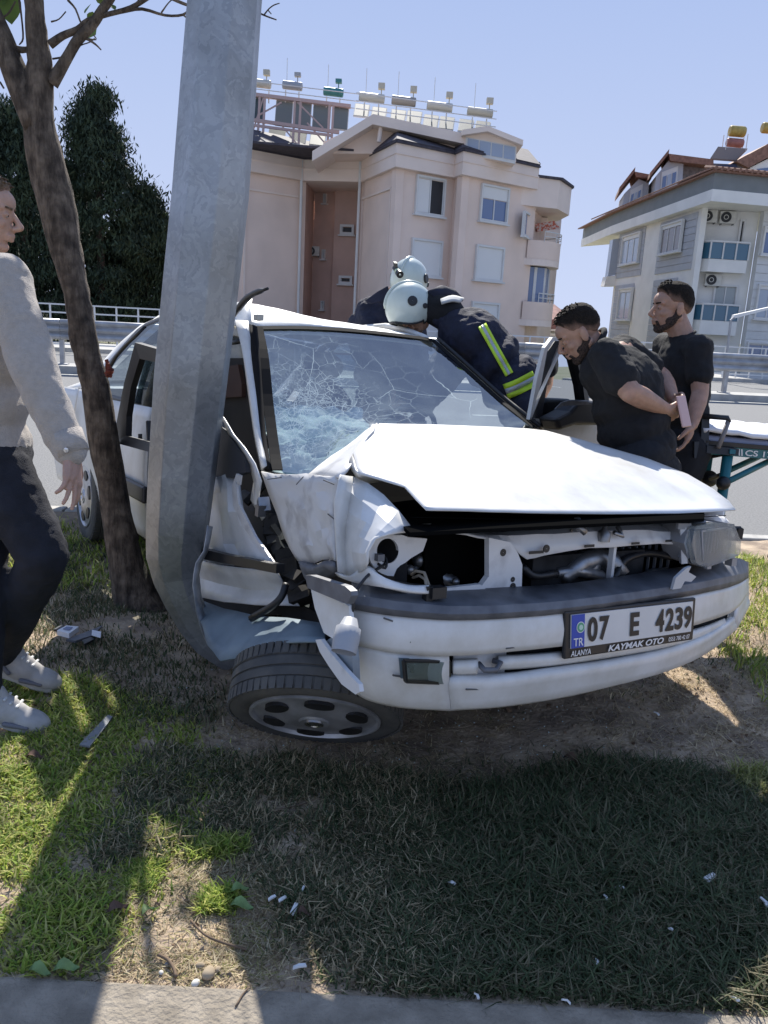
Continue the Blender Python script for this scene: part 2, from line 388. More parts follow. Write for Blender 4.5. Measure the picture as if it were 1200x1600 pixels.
SOIL = mat('soil', (.52, .40, .275), rough=.95, noise_s=7, col2=(.24, .18, .13), bump=1, bump_s=55, detail=9, ramp=(.36, .66))
def verge():
    V, F = [], []
    xs = np.concatenate([np.arange(-9, -2.2, .25), np.arange(-2.2, 3.2, .03), np.arange(3.2, 13, .3)])
    nt_ = 150
    for x in xs:
        # end of the strip: road edge line at this x
        yend = RA[1]+(x-RA[0])*rd[1]/rd[0] - .02
        ye = max(yend, 1.6)
        for k in range(nt_):
            t = (k/(nt_-1))**1.6; y = 1.44+(ye-1.44)*t; V.append((x, y, gz(x, y)))
    for i in range(len(xs)-1):
        for k in range(nt_-1): a = i*nt_+k; F.append((a, a+nt_, a+nt_+1, a+1))
    tag(link('verge_soil', V, F, SOIL, smooth=True), kind='structure')
verge()
# terrain sheet to the horizon, below everything
TERR = mat('far_ground', (.22, .21, .15), rough=1, noise_s=.2, col2=(.12, .14, .07))
tag(link('terrain', [(-600, -60, -.6), (600, -60, -.6), (600, 900, -.6), (-600, 900, -.6)], [(0, 1, 2, 3)], TERR), kind='structure')
# near kerb, its joints, and the pavement the photographer stands on
KERB = mat('kerb_concrete', (.33, .285, .225), rough=.95, noise_s=14, col2=(.21, .18, .14), bump=.8, bump_s=90, detail=10)
kx = -7.0
kerb_root = thing('kerb', 'concrete kerb along the near edge of the grass, half in shade', 'kerb', (0, 1.37, 0))
while kx < 6:
    b = MB(); b.box((kx+1.0, 1.35, -.055+random.uniform(-.001, .001)), (1.988, .19, .13)); o = b.build('kerb_stone', KERB, kerb_root); bevel(o, .012, 3)
    kx += 2.0
PAVE = mat('pavement', (.3, .29, .27), rough=.95, noise_s=10, bump=.4)
b = MB(); b.box((0, -2.76, -.15), (16, 8, .06)); tag(b.build('pavement', PAVE), kind='structure')
# road
ASPH = mat('asphalt', (.235, .232, .225), rough=.93, noise_s=50, col2=(.155, .155, .152), bump=.5, bump_s=220, detail=8)
FA = UG(90, 583, -.2); FB = UG(1150, 627, -.2)
fd = nrm(np.array([FB[0]-FA[0], FB[1]-FA[1], 0])); fn = np.array([-fd[1], fd[0], 0])
def strip(name, P, d, n, w0, w1, z, m, L0=-60, L1=80, kind='structure', th=.0):
    P = np.array([P[0], P[1], 0]); q = [P+d*L0+n*w0, P+d*L1+n*w0, P+d*L1+n*w1, P+d*L0+n*w1]
    if th: b = MB(); b.prism([a+[0, 0, z-th] for a in q], (0, 0, th)); o = b.build(name, m)
    else: o = link(name, [a+[0, 0, z] for a in q], [(0, 1, 2, 3)], m)
    return tag(o, kind=kind)
q = [RA+rd*-70, RA+rd*110, FA+fd*110, FA+fd*-70]
tag(link('road', [(p[0], p[1], -.2) for p in q], [(0, 1, 2, 3)], ASPH), kind='structure')
# kerb along the near edge of the road
rk = thing('kerb', 'low pale kerb between the grass verge and the road behind the white car', 'kerb', (RA[0], RA[1], -.1))
KL = mat('pale_kerb', (.50, .48, .44), rough=.9, noise_s=9, amt=.3)
for i in range(-6, 14):
    a = RA+rd*(i*1.0+.006)+rn*.05; c = RA+rd*(i*1.0+.994)+rn*.05; b = MB(); b.beam((a[0], a[1], -.14), (c[0], c[1], -.14), .13, .12); bevel(b.build('kerb_stone', KL, rk), .012, 2)
# median with guard rail
CONC = mat('median_concrete', (.46, .45, .42), rough=.9, noise_s=3, amt=.25)
strip('median', FA, fd, fn, 0, 1.1, -.02, CONC, th=.3)
strip('far_road', FA, fd, fn, 1.1, 10, -.196, ASPH)
strip('far_pavement', FA, fd, fn, 10, 15, -.05, CONC, th=.3)
LINE = mat('road_paint', (.6, .6, .56), rough=.8, noise_s=6, amt=.3)
strip('edge_line', FA, fd, fn, -.42, -.27, -.196, LINE)
for i in range(-4, 8):
    strip('lane_line', FA+fd*i*9, fd, fn, -6.1, -5.97, -.196, LINE, 0, 3)
STEEL = mat('rail_steel', (.42, .43, .45), rough=.5, metal=.5, noise_s=4, amt=.3)
def guard_rail():
    g = thing('guard_rail', 'grey corrugated steel guard rail along the median behind the car', 'guard rail', tuple(FA+fn*.5))
    prof = [(0, .50), (-.05, .46), (-.05, .40), (0, .36), (0, .33), (-.05, .29), (-.05, .22), (0, .18), (0, .15), (-.05, .11), (-.05, .04), (0, .0)]
    for k in range(-4, 9):
        A = FA+fd*(k*4); B = FA+fd*(k*4+3.99); V = []
        for P in (A, B):
            for o_, z in prof: V.append((P[0]+fn[0]*(.45+o_), P[1]+fn[1]*(.45+o_), .60+z))
        n = len(prof); F = [(i, i+1, n+i+1, n+i) for i in range(n-1)]
        solid(link('rail_beam', V, F, STEEL, g, True), .006)
        for j in (0, 2):
            P = FA+fd*(k*4+j)+fn*.54; b = MB(); b.box((P[0], P[1], .49), (.10, .13, .98), [fd, fn, (0, 0, 1)]); b.box((P[0], P[1], -.005), (.26, .26, .03), [fd, fn, (0, 0, 1)]); b.build('post', STEEL, g)
guard_rail()
WHITE = mat('white_metal', (.72, .72, .70), rough=.5)
def white_fence(P0, d, n0, n1, h, lab, step=.55, z0=.0):
    g = thing('metal_fence', lab, 'fence', tuple(P0)+(z0,) if len(P0) == 2 else tuple(P0))
    P = np.array([P0[0], P0[1], z0])
    a, c = P+d*n0, P+d*n1
    for zz in (h, h-.28, .15):
        b = MB(); b.beam(a+[0, 0, zz], c+[0, 0, zz], .06, .05); b.build('fence_rail', WHITE, g)
    m = None; k = n0
    while k <= n1:
        q = P+d*k
        if m is None:
            b = MB(); b.box((0, 0, h/2), (.05, .05, h-.03)); m = link('post', np.vstack(b.V)+q-WM[g.name][:3, 3], b.F, WHITE, g, world=False); base = q
        else:
            o = m.copy(); COL.objects.link(o); o.parent = g; o.location = Vector(q-base)
        k += step
W2 = FA+fn*9.5
white_fence((W2[0], W2[1]), fd, -22, 3.5, 1.52, 'white painted metal fence in front of the dark cypress trees', .75, z0=-.05)
W3 = FA+fn*10.5
white_fence((W3[0], W3[1]), fd, 10, 46, 1.25, 'white metal fence at the foot of the grey apartment block', .6, z0=-.05)

# ------------------------------------------------------------------ buildings
PINK = mat('pink_render', (.84, .67, .56), rough=.95, noise_s=.7, amt=.10, detail=6)
PINKL = mat('pale_pink_render', (.86, .72, .62), rough=.95, noise_s=.7, amt=.10, detail=6)
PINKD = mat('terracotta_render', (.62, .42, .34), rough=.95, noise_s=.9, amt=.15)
WALLW = mat('white_trim', (.70, .69, .66), rough=.8, noise_s=2, amt=.08)
SLATE = mat('dark_slate_roof', (.075, .065, .08), rough=.8, noise_s=4, amt=.4)
FRAMEP = mat('pink_steel', (.50, .36, .33), rough=.6)
WPANE = mat('window_pane', (.10, .16, .30), rough=.08, spec=.9)
WPANEB = mat('dark_opening', (.015, .015, .018), rough=.5)
SHUT = mat('roller_shutter', (.74, .73, .70), rough=.7)
def wall_seg(b, A, B, z0, z1, th=.3):
    A = np.array([A[0], A[1], 0.]); B = np.array([B[0], B[1], 0.]); d = nrm(B-A); n = np.array([-d[1], d[0], 0])   # n points away from camera side when A is left of B
    q = [A, B, B+n*th, A+n*th]; b.prism([p+[0, 0, z0] for p in q], (0, 0, z1-z0))
def slab(b, plan, z0, z1): b.prism([(p[0], p[1], z0) for p in plan], (0, 0, z1-z0))
def on_wall(px, py, A, B):
    A = np.array([A[0], A[1], 0.]); B = np.array([B[0], B[1], 0.]); d = nrm(B-A); n = np.array([d[1], -d[0], 0])
    P = UP(px, py, A, n); return np.dot(P-A, d), P[2]
def window(parent, A, B, x0, y0, x1, y1, panes=2, shutter=0.3, closed=False, pane=None, fr=.09, dark=None):
    """window measured in the photo by its top-left and bottom-right pixel on wall A-B"""
    A = np.array([A[0], A[1], 0.]); B = np.array([B[0], B[1], 0.]); d = nrm(B-A); n = np.array([d[1], -d[0], 0]); up = np.array([0, 0, 1.])
    xm = (x0+x1)/2; ym = (y0+y1)/2
    u0, _ = on_wall(x0, ym, A, B); u1, _ = on_wall(x1, ym, A, B); _, z1 = on_wall(xm, y0, A, B); _, z0 = on_wall(xm, y1, A, B)
    ax = [d, n, up]; f = MB(); P = lambda u, z, o=0: A+d*u+up*z+n*o
    for (ua, ub, za, zb) in ((u0, u0+fr, z0, z1), (u1-fr, u1, z0, z1), (u0+fr, u1-fr, z1-fr, z1), (u0+fr, u1-fr, z0, z0+fr)):
        f.box(P((ua+ub)/2, (za+zb)/2, .05), (ub-ua, .16, zb-za), ax)
    f.box(P((u0+u1)/2, z0-.04, .09), (u1-u0+.16, .24, .07), ax)
    fo = f.build('window', WALLW, parent)
    zt = z1-fr; zs = zt-(zt-z0-fr)*shutter if not closed else z0+fr
    if shutter > 0 or closed:
        s = MB(); s.box(P((u0+u1)/2, (zs+zt)/2, .02), (u1-u0-2*fr, .07, zt-zs), ax)
        s.build('roller_shutter', SHUT, fo)
    if closed: return fo
    w_ = (u1-u0-2*fr)/panes
    for k in range(panes):
        g = MB(); uc = u0+fr+w_*(k+.5); g.box(P(uc, (zs+z0+fr)/2, .01), (w_-.07, .03, zs-z0-fr-.05), ax)
        g.build('pane', (dark if dark and k in dark[0] else None) and dark[1] or (pane or WPANE), fo)
    for k in range(panes+1): s = MB(); s.box(P(u0+fr+w_*k, (zs+z0+fr)/2, .03), (.055, .06, zs-z0-fr), ax); s.build('sash', WALLW, fo)
    return fo

def pink_building():
    H = 8.0; FH = .95
    fp = [UG(365, 263, H), UG(475, 282, H), UG(563, 284, H), UG(618, 260, H), UG(709, 277, H), UG(722, 272, H), UG(840, 296, H)]
    fp = [np.array([p[0], p[1], 0]) for p in fp]
    # widen the hidden left side
    fp[0] = fp[0]+(fp[0]-fp[1])*.35
    c0 = fp[3]; g = thing('apartment_building', 'pink apartment building with dark roof and white window shutters behind the rescuers', 'building', (c0[0], c0[1], 0))
    inn = np.array([.06, .45, 0.])
    wp = [p+inn for p in fp]
    back = 14
    e = MB()
    # fascia band following the plan
    outer = fp; depth = [p+np.array([0, 2.0, 0]) for p in fp]
    for i in range(len(fp)-1):
        q = [outer[i], outer[i+1], depth[i+1], depth[i]]; f = MB(); f.prism([p+[0, 0, H] for p in q], (0, 0, FH)); f.build('fascia', PINKL, g)
        f = MB(); f.beam(outer[i]+[0, -.04, H+FH+.04], outer[i+1]+[0, -.04, H+FH+.04], .16, .08); f.build('gutter', SLATE, g)
        f = MB(); f.beam(outer[i]+[0, -.02, H+.55], outer[i+1]+[0, -.02, H+.55], .05, .05); f.build('moulding', PINKL, g)
    zb = -.4
    # walls
    for i, mm in ((0, PINK), (2, PINK), (3, PINK), (4, PINK), (5, PINK)):
        f = MB(); wall_seg(f, wp[i], wp[i+1], zb, H-.003, .35); f.build('wall', mm, g)
    # raised borders on the blank panels
    for (x0, y0, x1, y1, A, B) in ((382, 288, 470, 492, wp[0], wp[1]), (568, 290, 613, 470, wp[2], wp[3])):
        u0, za = on_wall(x0, y0, A, B); u1, _ = on_wall(x1, y0, A, B); d = nrm(B-A); n = np.array([d[1], -d[0], 0]); f = MB()
        za = H-.75
        for u in (u0, u1): f.box(A+d*u+n*.03+[0, 0, (za+zb)/2], (.09, .10, za-zb), [d, n, (0, 0, 1)])
        f.box(A+d*(u0+u1)/2+n*.032+[0, 0, za], (abs(u1-u0)+.09, .11, .09), [d, n, (0, 0, 1)]); f.build('wall_border', PINKL, g)
    # recess
    r1 = wp[1]+[0.1, 3.2, 0]; r2 = wp[2]+[.3, 2.8, 0]; rm1 = r1*.52+r2*.48 + [-.25, 0, 0]
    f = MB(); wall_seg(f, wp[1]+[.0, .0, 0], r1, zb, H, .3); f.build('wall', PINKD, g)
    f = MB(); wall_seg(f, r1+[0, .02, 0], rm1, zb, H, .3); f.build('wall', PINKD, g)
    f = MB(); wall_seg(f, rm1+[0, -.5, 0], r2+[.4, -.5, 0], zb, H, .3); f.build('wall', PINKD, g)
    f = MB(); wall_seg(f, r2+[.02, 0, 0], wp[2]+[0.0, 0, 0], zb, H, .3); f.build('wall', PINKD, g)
    f = MB(); f.prism([p+[0, 0, H+.003] for p in (wp[1]+[-.3, .4, 0], wp[2]+[.3, .4, 0], r2+[.6, .6, 0], r1+[-.6, .6, 0])], (0, 0, .3)); f.build('recess_soffit', PINK, g)
    A, B = rm1+[0, -.5, 0], r2+[.4, -.5, 0]
    for (x0, y0, x1, y1) in ((532, 351, 554, 367), (530, 431, 551, 444)):
        window(g, A, B, x0, y0, x1, y1, 1, 0, pane=WPANEB, fr=.12)
    for (x0, y0, x1, y1) in ((506, 303, 511, 318), (504, 390, 509, 405), (502, 470, 507, 484)):
        window(g, r1+[0, 0, 0], rm1, x0, y0, x1, y1, 1, 0, pane=WPANEB, fr=.05)
    # windows
    window(g, wp[3], wp[4], 648, 276, 694, 337, 2, .02, pane=SHUT, dark=((1,), WPANEB))
    window(g, wp[3], wp[4], 641, 374, 689, 432, closed=True)
    window(g, wp[3], wp[4], 636, 476, 684, 540, closed=True)
    window(g, wp[5], wp[6], 749, 290, 793, 348, 2, .36)
    window(g, wp[5], wp[6], 741, 384, 785, 439, closed=True)
    window(g, wp[5], wp[6], 734, 472, 777, 530, closed=True)
    # drain pipes
    for (x, yt) in ((471, 285), (562, 286)):
        P = UY(x, yt, (fp[1][1] if x < 500 else fp[2][1])-.02); f = MB(); f.tube([(P[0], P[1], H+.9), (P[0], P[1], zb)], .07, 8); f.build('drain_pipe', WALLW, g)
    # right flank and curved balconies
    WC = wp[6]-nrm(wp[6]-wp[5])*.55
    right = WC+np.array([3.4, 9.0, 0])
    f = MB(); wall_seg(f, WC, right, zb, H+.5, .3); f.build('wall', PINK, g)
    window(g, WC, right, 816, 332, 828, 372, 1, 0, pane=WPANE)
    def arc(cx, cy, r, ry, a0=-100, a1=60, n=18):
        return [np.array([cx+r*math.cos(R(a0+(a1-a0)*k/(n-1))), cy+ry*math.sin(R(a0+(a1-a0)*k/(n-1))), 0]) for k in range(n)]
    cx, cy = WC[0]+.45, WC[1]+2.1
    for (ztop, zbot, rr, nm) in ((5.72, 4.55, 1.9, 'balcony'), (2.82, 1.65, 1.8, 'balcony')):
        a = arc(cx, cy, rr*.88, 2.1); V = a+[WC+[.1, 3.9, 0], WC+[-.05, .05, 0]]
        f = MB(); f.prism([p+[0, 0, zbot] for p in V], (0, 0, .32)); bo = f.build(nm, PINKL, g)
        ctr = np.array([cx, cy, 0]); inn_ = [ctr+(p-ctr)*.94 for p in a]; V = []
        for p, q in zip(a, inn_): V += [p+[0, 0, zbot+.3], p+[0, 0, ztop], q+[0, 0, ztop], q+[0, 0, zbot+.3]]
        F = [(4*i+k, 4*i+4+k, 4*i+4+(k+1) % 4, 4*i+(k+1) % 4) for i in range(len(a)-1) for k in range(4)]
        link('parapet', V, F, PINK, bo, auto=40)
        f = MB(); f.tube([p+[0, 0, ztop+.42] for p in a[3:]], .03, 6); f.tube([p+[0, 0, ztop+.2] for p in a[3:]], .02, 6)
        for p in a[3::3]: f.tube([p+[0, 0, ztop-.05], p+[0, 0, ztop+.42]], .02, 6)
        f.build('railing', WALLW, bo)
    # glazed-in lower balcony
    a = arc(cx-.1, cy, 1.3, 1.6)
    for i in range(0, len(a)-3, 3):
        f = MB(); wall_seg(f, a[i], a[i+3], 2.45, 4.5, -.04); go = f.build('window', WPANE, g)
        f = MB(); f.beam(a[i]+[0, 0, 2.4], a[i]+[0, 0, 4.5], .14, .14, up=(0, 1, 0)); f.build('frame', WALLW, go)
    # roof overhang of the balconies
    V = [WC+[-.4, -.3, 0], WC+[1.5, .4, 0], WC+[2.5, 2.4, 0], WC+[2.4, 5.0, 0], WC+[0, 6, 0]]
    f = MB(); f.prism([p+[0, 0, H-.75] for p in V], (0, 0, 1.3)); f.build('eave_block', PINKL, g)
    V2 = [p+[.12 if k in (1, 2, 3) else 0, -.1 if k < 2 else 0, 0] for k, p in enumerate(V)]
    f = MB(); f.prism([p+[0, 0, H+.56] for p in V2], (0, 0, .1)); f.build('roof_edge', SLATE, g)
    V = [WC+[-.2, 2.5, 0], WC+[1.6, 3.4, 0], WC+[1.6, 7.4, 0], WC+[0, 7, 0]]
    f = MB(); f.prism([p+[0, 0, zb] for p in V], (0, 0, H-.8-zb)); f.build('wall', PINK, g)
    # roofs: low slope from the gutter up to a ridge
    ZE = H+FH+.06
    dp = [p+np.array([0, 4.5, 0]) for p in fp]; V = [p+[0, -.05, ZE] for p in fp]+[p+[0, 0, ZE+1.55] for p in dp]; n = len(fp)
    f = MB(); f.add(V, [(i, i+1, n+i+1, n+i) for i in range(n-1)]); f.add([V[0]+[0, 0, 0], V[n-1], V[n-1]+[0, 5, 0], V[0]+[0, 5, 0]], [(0, 1, 2, 3)]); solid(f.build('roof', SLATE, g), .1, 1)
    # hatch
    Y = fp[1][1]+1.6
    P = [UY(x, y, Y) for x, y in ((455, 242), (484, 246), (486, 228), (457, 224))]; f = MB(); f.prism(P, (0, .3, 0)); ho = f.build('roof_hatch', WALLW, g)
    P2 = [UY(x, y, Y-.03) for x, y in ((458, 239), (481, 243), (483, 231), (460, 227))]; f = MB(); f.prism(P2, (0, .05, 0)); f.build('pane', mat('hatch_glass', (.25, .27, .3), rough=.3), ho)
    # big gable of the top floor
    Y = fp[3][1]+2.6
    tri = [UY(x, y, Y) for x, y in ((505, 222), (583, 186), (700, 206), (735, 222), (735, 240), (505, 240))]
    f = MB(); f.prism(tri, (0, 5, 0)); f.build('top_floor_wall', PINK, g)
    for (a_, c_) in (((488, 236), (583, 178)), ((583, 178), (752, 214))):
        p, q_ = UY(*a_, Y-.9), UY(*c_, Y-.9); f = MB(); f.prism([p, q_, q_+[0, 0, -.42], p+[0, 0, -.42]], (0, 7, 0)); f.build('gable_roof', PINKL, g)
    P = UY(596, 190, Y-.6); Q_ = UY(592, 222, Y-.6); f = MB(); f.tube([P, Q_], .1, 8); f.build('column', PINKL, g)
    # dark roof slope between the gable and dormer
    Y2 = fp[4][1]+1.2; sl_ = [UY(x, y, Y2) for x, y in ((575, 237), (625, 212), (690, 214), (727, 207), (727, 243), (700, 241), (640, 232))]
    f = MB(); f.prism(sl_, (0, 1.5, 0)); f.build('roof_slope', SLATE, g)
    p = [UY(x, y, Y2-.1) for x, y in ((626, 208), (688, 211), (688, 215), (626, 213))]; f = MB(); f.prism(p, (0, 1.6, 0)); f.build('ridge_cap', PINKD, g)
    # dormer
    Y3 = fp[5][1]+.7; dpoly = [UY(x, y, Y3) for x, y in ((725, 244), (726, 212), (765, 206), (808, 228), (806, 254))]
    f = MB(); f.prism(dpoly, (0, 4, 0)); do = f.build('dormer', PINKL, g)
    for (a_, c_) in (((722, 211), (762, 205)), ((762, 205), (817, 227))):
        p, q_ = UY(*a_, Y3-.4), UY(*c_, Y3-.4); f = MB(); f.prism([p, q_, q_+[0, 0, .22], p+[0, 0, .22]], (0, 5, 0)); f.build('dormer_roof', PINKL, do)
    for i in range(4):
        x0 = 730+i*19; x1 = x0+17; yo = i*3.7
        P = [UY(x, y, Y3-.05) for x, y in ((x0, 236+yo), (x1, 239+yo), (x1+1, 219+yo), (x0+1, 216+yo))]; f = MB(); f.prism(P, (0, .04, 0)); f.build('pane', mat('bright_pane', (.34, .40, .50), rough=.1), do)
    P = [UY(x, y, Y3-.03) for x, y in ((727, 240), (805, 256), (807, 229), (728, 214))]; f = MB(); f.prism(P, (0, .03, 0)); f.build('window_frame', WALLW, do)
    # low slope right end
    P = [UY(x, y, fp[6][1]+1) for x, y in ((806, 250), (843, 253), (845, 256), (808, 262))]; f = MB(); f.prism(P, (0, 3, 0)); f.build('roof_edge', SLATE, g)
    # body behind (closes the volume)
    b_ = MB(); slab(b_, [wp[0]+[.5, 3.4, 0], wp[1]+[-1.5, 3.4, 0], wp[1]+[-1.5, 5.4, 0], wp[2]+[1.5, 5.4, 0], wp[3]+[.5, 4.6, 0], WC+[-1.0, 3.2, 0], WC+[0, back, 0], wp[0]+[0, back, 0]], zb, H+.5); b_.build('wall', PINK, g)
    # steel lattice carrying the solar panels
    YF = fp[1][1]+2.4
    fr = thing('solar_rack', 'pink steel lattice frame holding the solar panels on the dark roof', 'rack', tuple(UY(450, 240, YF)))
    def bm_(name, a_, c_, t=.13, Y=YF): f = MB(); f.beam(UY(*a_, Y), UY(*c_, Y), t, t); f.build(name, FRAMEP, fr)
    bm_('rail', (385, 146), (548, 166), .16); bm_('rail', (385, 186), (530, 207), .16); bm_('rail', (385, 148), (548, 168), .12, YF+1.5); bm_('rail', (390, 195), (520, 212), .12)
    for x in (389, 404, 412, 459, 468, 513, 519):
        bm_('post', (x+2, 148+(x-385)*.12), (x-2, 225+(x-385)*.12), .11)
    for a_, c_ in (((404, 180), (440, 160)), ((465, 160), (505, 200)), ((440, 196), (470, 232)), ((412, 152), (392, 215)), ((480, 192), (515, 232))): bm_('brace', a_, c_, .07)
    PANEL = mat('solar_absorber', (.05, .07, .065), rough=.5); PANELB = mat('panel_back', (.18, .19, .17), rough=.6)
    rk_ = [fr]
    def panel_(px, py, w_, h_, Y, m=PANEL, sk=.2):
        P = [UY(px+x, py+y, Y+dy) for x, y, dy in ((0, 0, 1.0), (w_, w_*sk, 1.0), (w_-3, h_+w_*sk, 0), (-3, h_, 0))]
        f = MB(); f.prism(P, (0, -.06, .03)); g_ = f.build('solar_panel', m, rk_[0])
        f = MB()
        for i in range(4): f.beam(P[i], P[(i+1) % 4], .07, .09)
        f.build('panel_frame', WALLW, g_)
    for x, y, w_, h_ in ((392, 148, 22, 40), (433, 153, 25, 42), (462, 156, 25, 42), (491, 160, 26, 42), (523, 163, 22, 38)): panel_(x, y, w_, h_, YF+.8, PANELB if x > 425 else PANEL, .12)
    for x, y, w_, h_ in ((422, 200, 24, 20), (455, 203, 24, 20), (487, 208, 22, 18)): panel_(x, y, w_, h_, YF+.6, PANEL, .12)
    YR = fp[3][1]+5.2
    rk_[0] = thing('solar_array', 'row of pale backed solar panels along the ridge of the pink building', 'solar array', tuple(UY(660, 185, YR)))
    for i, (x, y) in enumerate(((556, 163), (583, 168), (613, 172), (638, 174), (664, 180), (689, 183), (719, 187), (745, 190))): panel_(x, y, 21, 18, YR, PANELB, .12)
    TANKS = [(410, 131, 27, 'pale', 1), (457, 134, 31, 'silver', 2), (521, 144, 31, 'teal', 2), (581, 153, 40, 'pale', 1), (631, 158, 38, 'brown', 1), (687, 167, 40, 'pale', 1), (750, 176, 40, 'beige', 1)]
    tm = {'pale': (.52, .50, .44), 'silver': (.35, .36, .38), 'teal': (.05, .20, .20), 'brown': (.33, .30, .27), 'beige': (.47, .44, .36)}
    for i, (x, y, w_, cl, kind) in enumerate(TANKS):
        Y = YF+1.6 if x < 560 else YR+.4; A_ = UY(x-w_/2, y-w_*.06, Y); B_ = UY(x+w_/2, y+w_*.06, Y)
        lab = ['pale water tank nearest the lamp post in the roof row', 'silver grey water tank with a dark pot above it', 'teal water tank on the pink steel lattice', 'pale cream water tank above the gable peak', 'brownish water tank right of the gable peak', 'pale water tank second from the right end of the row', 'beige water tank at the right end of the roof row'][i]
        t = thing('water_heater', lab, 'water tank', tuple((A_+B_)/2), 'solar water tanks along the pink building roof')
        f = MB(); f.lathe(A_, B_-A_, [(0, .05), (0, .16), (.03, .21), (np.linalg.norm(B_-A_)-.03, .21), (np.linalg.norm(B_-A_), .16), (np.linalg.norm(B_-A_), .05)], 14); f.build('tank', mat('tank_'+cl, tm[cl], rough=.5), t, auto=40)
        f = MB(); Cx = (A_+B_)/2
        for s_ in (-.35, .35): f.beam(Cx+nrm(B_-A_)*s_+[0, 0, -.25], Cx+nrm(B_-A_)*s_+[0, 0, -.9], .06, .06)
        f.build('stand', WALLW, t)
        ox = .45 if kind == 1 else .25; f = MB()
        if x < 430: ox = .2
        f.box(Cx+np.array([ox, .1, .56]), (.32, .32, .26 if kind == 1 else .18)); f.beam(Cx+np.array([ox, .1, .2]), Cx+np.array([ox, .1, .5]), .05, .05); f.build('header_tank', mat('tank_'+(cl if kind == 2 else 'beige'), tm['beige']), t)
        f = MB(); f.tube([Cx+np.array([-.3, 0, .2]), Cx+np.array([-.3, 0, 1.3])], .015, 5); f.build('vent_pipe', WALLW, t)
    f = MB()
    for dz in (0, .35, .7): f.tube([UY(395, 150, YF+1.2)+[0, 0, dz], UY(560, 170, YF+1.2)+[0, 0, dz]], .025, 5); f.tube([UY(556, 166, YR)+[0, 0, dz-.1], UY(775, 195, YR)+[0, 0, dz-.1]], .025, 5)
    f.build('railing', WALLW, g)
    # awning
    P = [UY(x, y, WC[1]+2.0) for x, y in ((836, 350), (866, 345), (876, 357), (840, 362))]
    aw = thing('awning', 'red and white striped awning over the upper balcony of the pink building', 'awning', tuple(P[0]))
    f = MB(); f.prism(P, (0, .6, .05)); f.build('canopy', mat('red_awning', (.5, .12, .07), rough=.8, noise_s=9, col2=(.6, .5, .45), ramp=(.45, .55)), aw)
    # wall ac unit in the recess
    return fp, wp, r1, rm1
fpP, wpP, r1P, rm1P = pink_building()
ACW = mat('ac_white', (.62, .60, .54), rough=.6, noise_s=5, amt=.15)
def ac_unit(c, d, lab, w_=.85, h_=.58, grp='air conditioners on the building walls'):
    d = nrm(d); n = np.array([d[1], -d[0], 0]); up = np.array([0, 0, 1.]); t = thing('air_conditioner', lab, 'air conditioner', tuple(c), grp)
    f = MB(); f.box(c, (w_, .3, h_), [d, n, up]); bevel(f.build('case', ACW, t), .03)
    f = MB(); f.lathe(c+n*.152-d*.1, n, [(0, h_*.42), (.02, h_*.42), (.02, h_*.34), (.006, h_*.34), (.006, .001)], 20); f.build('fan_grille', BLACK, t)
    f = MB(); f.lathe(c+n*.165-d*.1, n, [(0, h_*.2), (.01, h_*.2), (.01, h_*.15), (0, h_*.15)], 16, closed=True); f.build('fan_ring', ACW, t)
    for s_ in (-.3, .3): f = MB(); f.beam(c+d*s_-up*(h_/2+.03)-n*.2, c+d*s_-up*(h_/2+.03)+n*.15, .04, .05); f.build('bracket', mat('bracket_dark', (.1, .1, .1)), t)
P = UP(490, 393, r1P, np.array([0, 1., 0])); ac_unit(P+[0, -.2, 0], (1, 0, 0), 'small white air conditioner in the dark recess of the pink building', .7, .5)

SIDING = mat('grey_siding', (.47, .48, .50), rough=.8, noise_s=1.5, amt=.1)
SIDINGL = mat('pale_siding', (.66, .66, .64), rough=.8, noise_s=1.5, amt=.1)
SIDINGD = mat('dark_grey_band', (.22, .235, .235), rough=.8, noise_s=1.5, amt=.1)
RTILE = mat('red_tile', (.31, .165, .115), rough=.8, noise_s=6, amt=.35)
CREAMW = mat('cream_wall', (.82, .80, .75), rough=.9, noise_s=1, amt=.1)
BLUEG = mat('blue_balcony_glass', (.04, .13, .20), rough=.1, spec=.8)
def boards(b, A, B, z0, z1, h, th=.03, off=0.0):
    """horizontal cladding boards proud of a wall"""
    A = np.array([A[0], A[1], 0.]); B = np.array([B[0], B[1], 0.]); d = nrm(B-A); n = np.array([d[1], -d[0], 0]); Lh = np.linalg.norm(B-A)
    return [(A+d*Lh/2+n*(th/2+off)+np.array([0, 0, z+h/2-.01]), (Lh, th, h-.03), [d, n, np.array([0, 0, 1.])]) for z in np.arange(z0, z1-h*.5, h)]
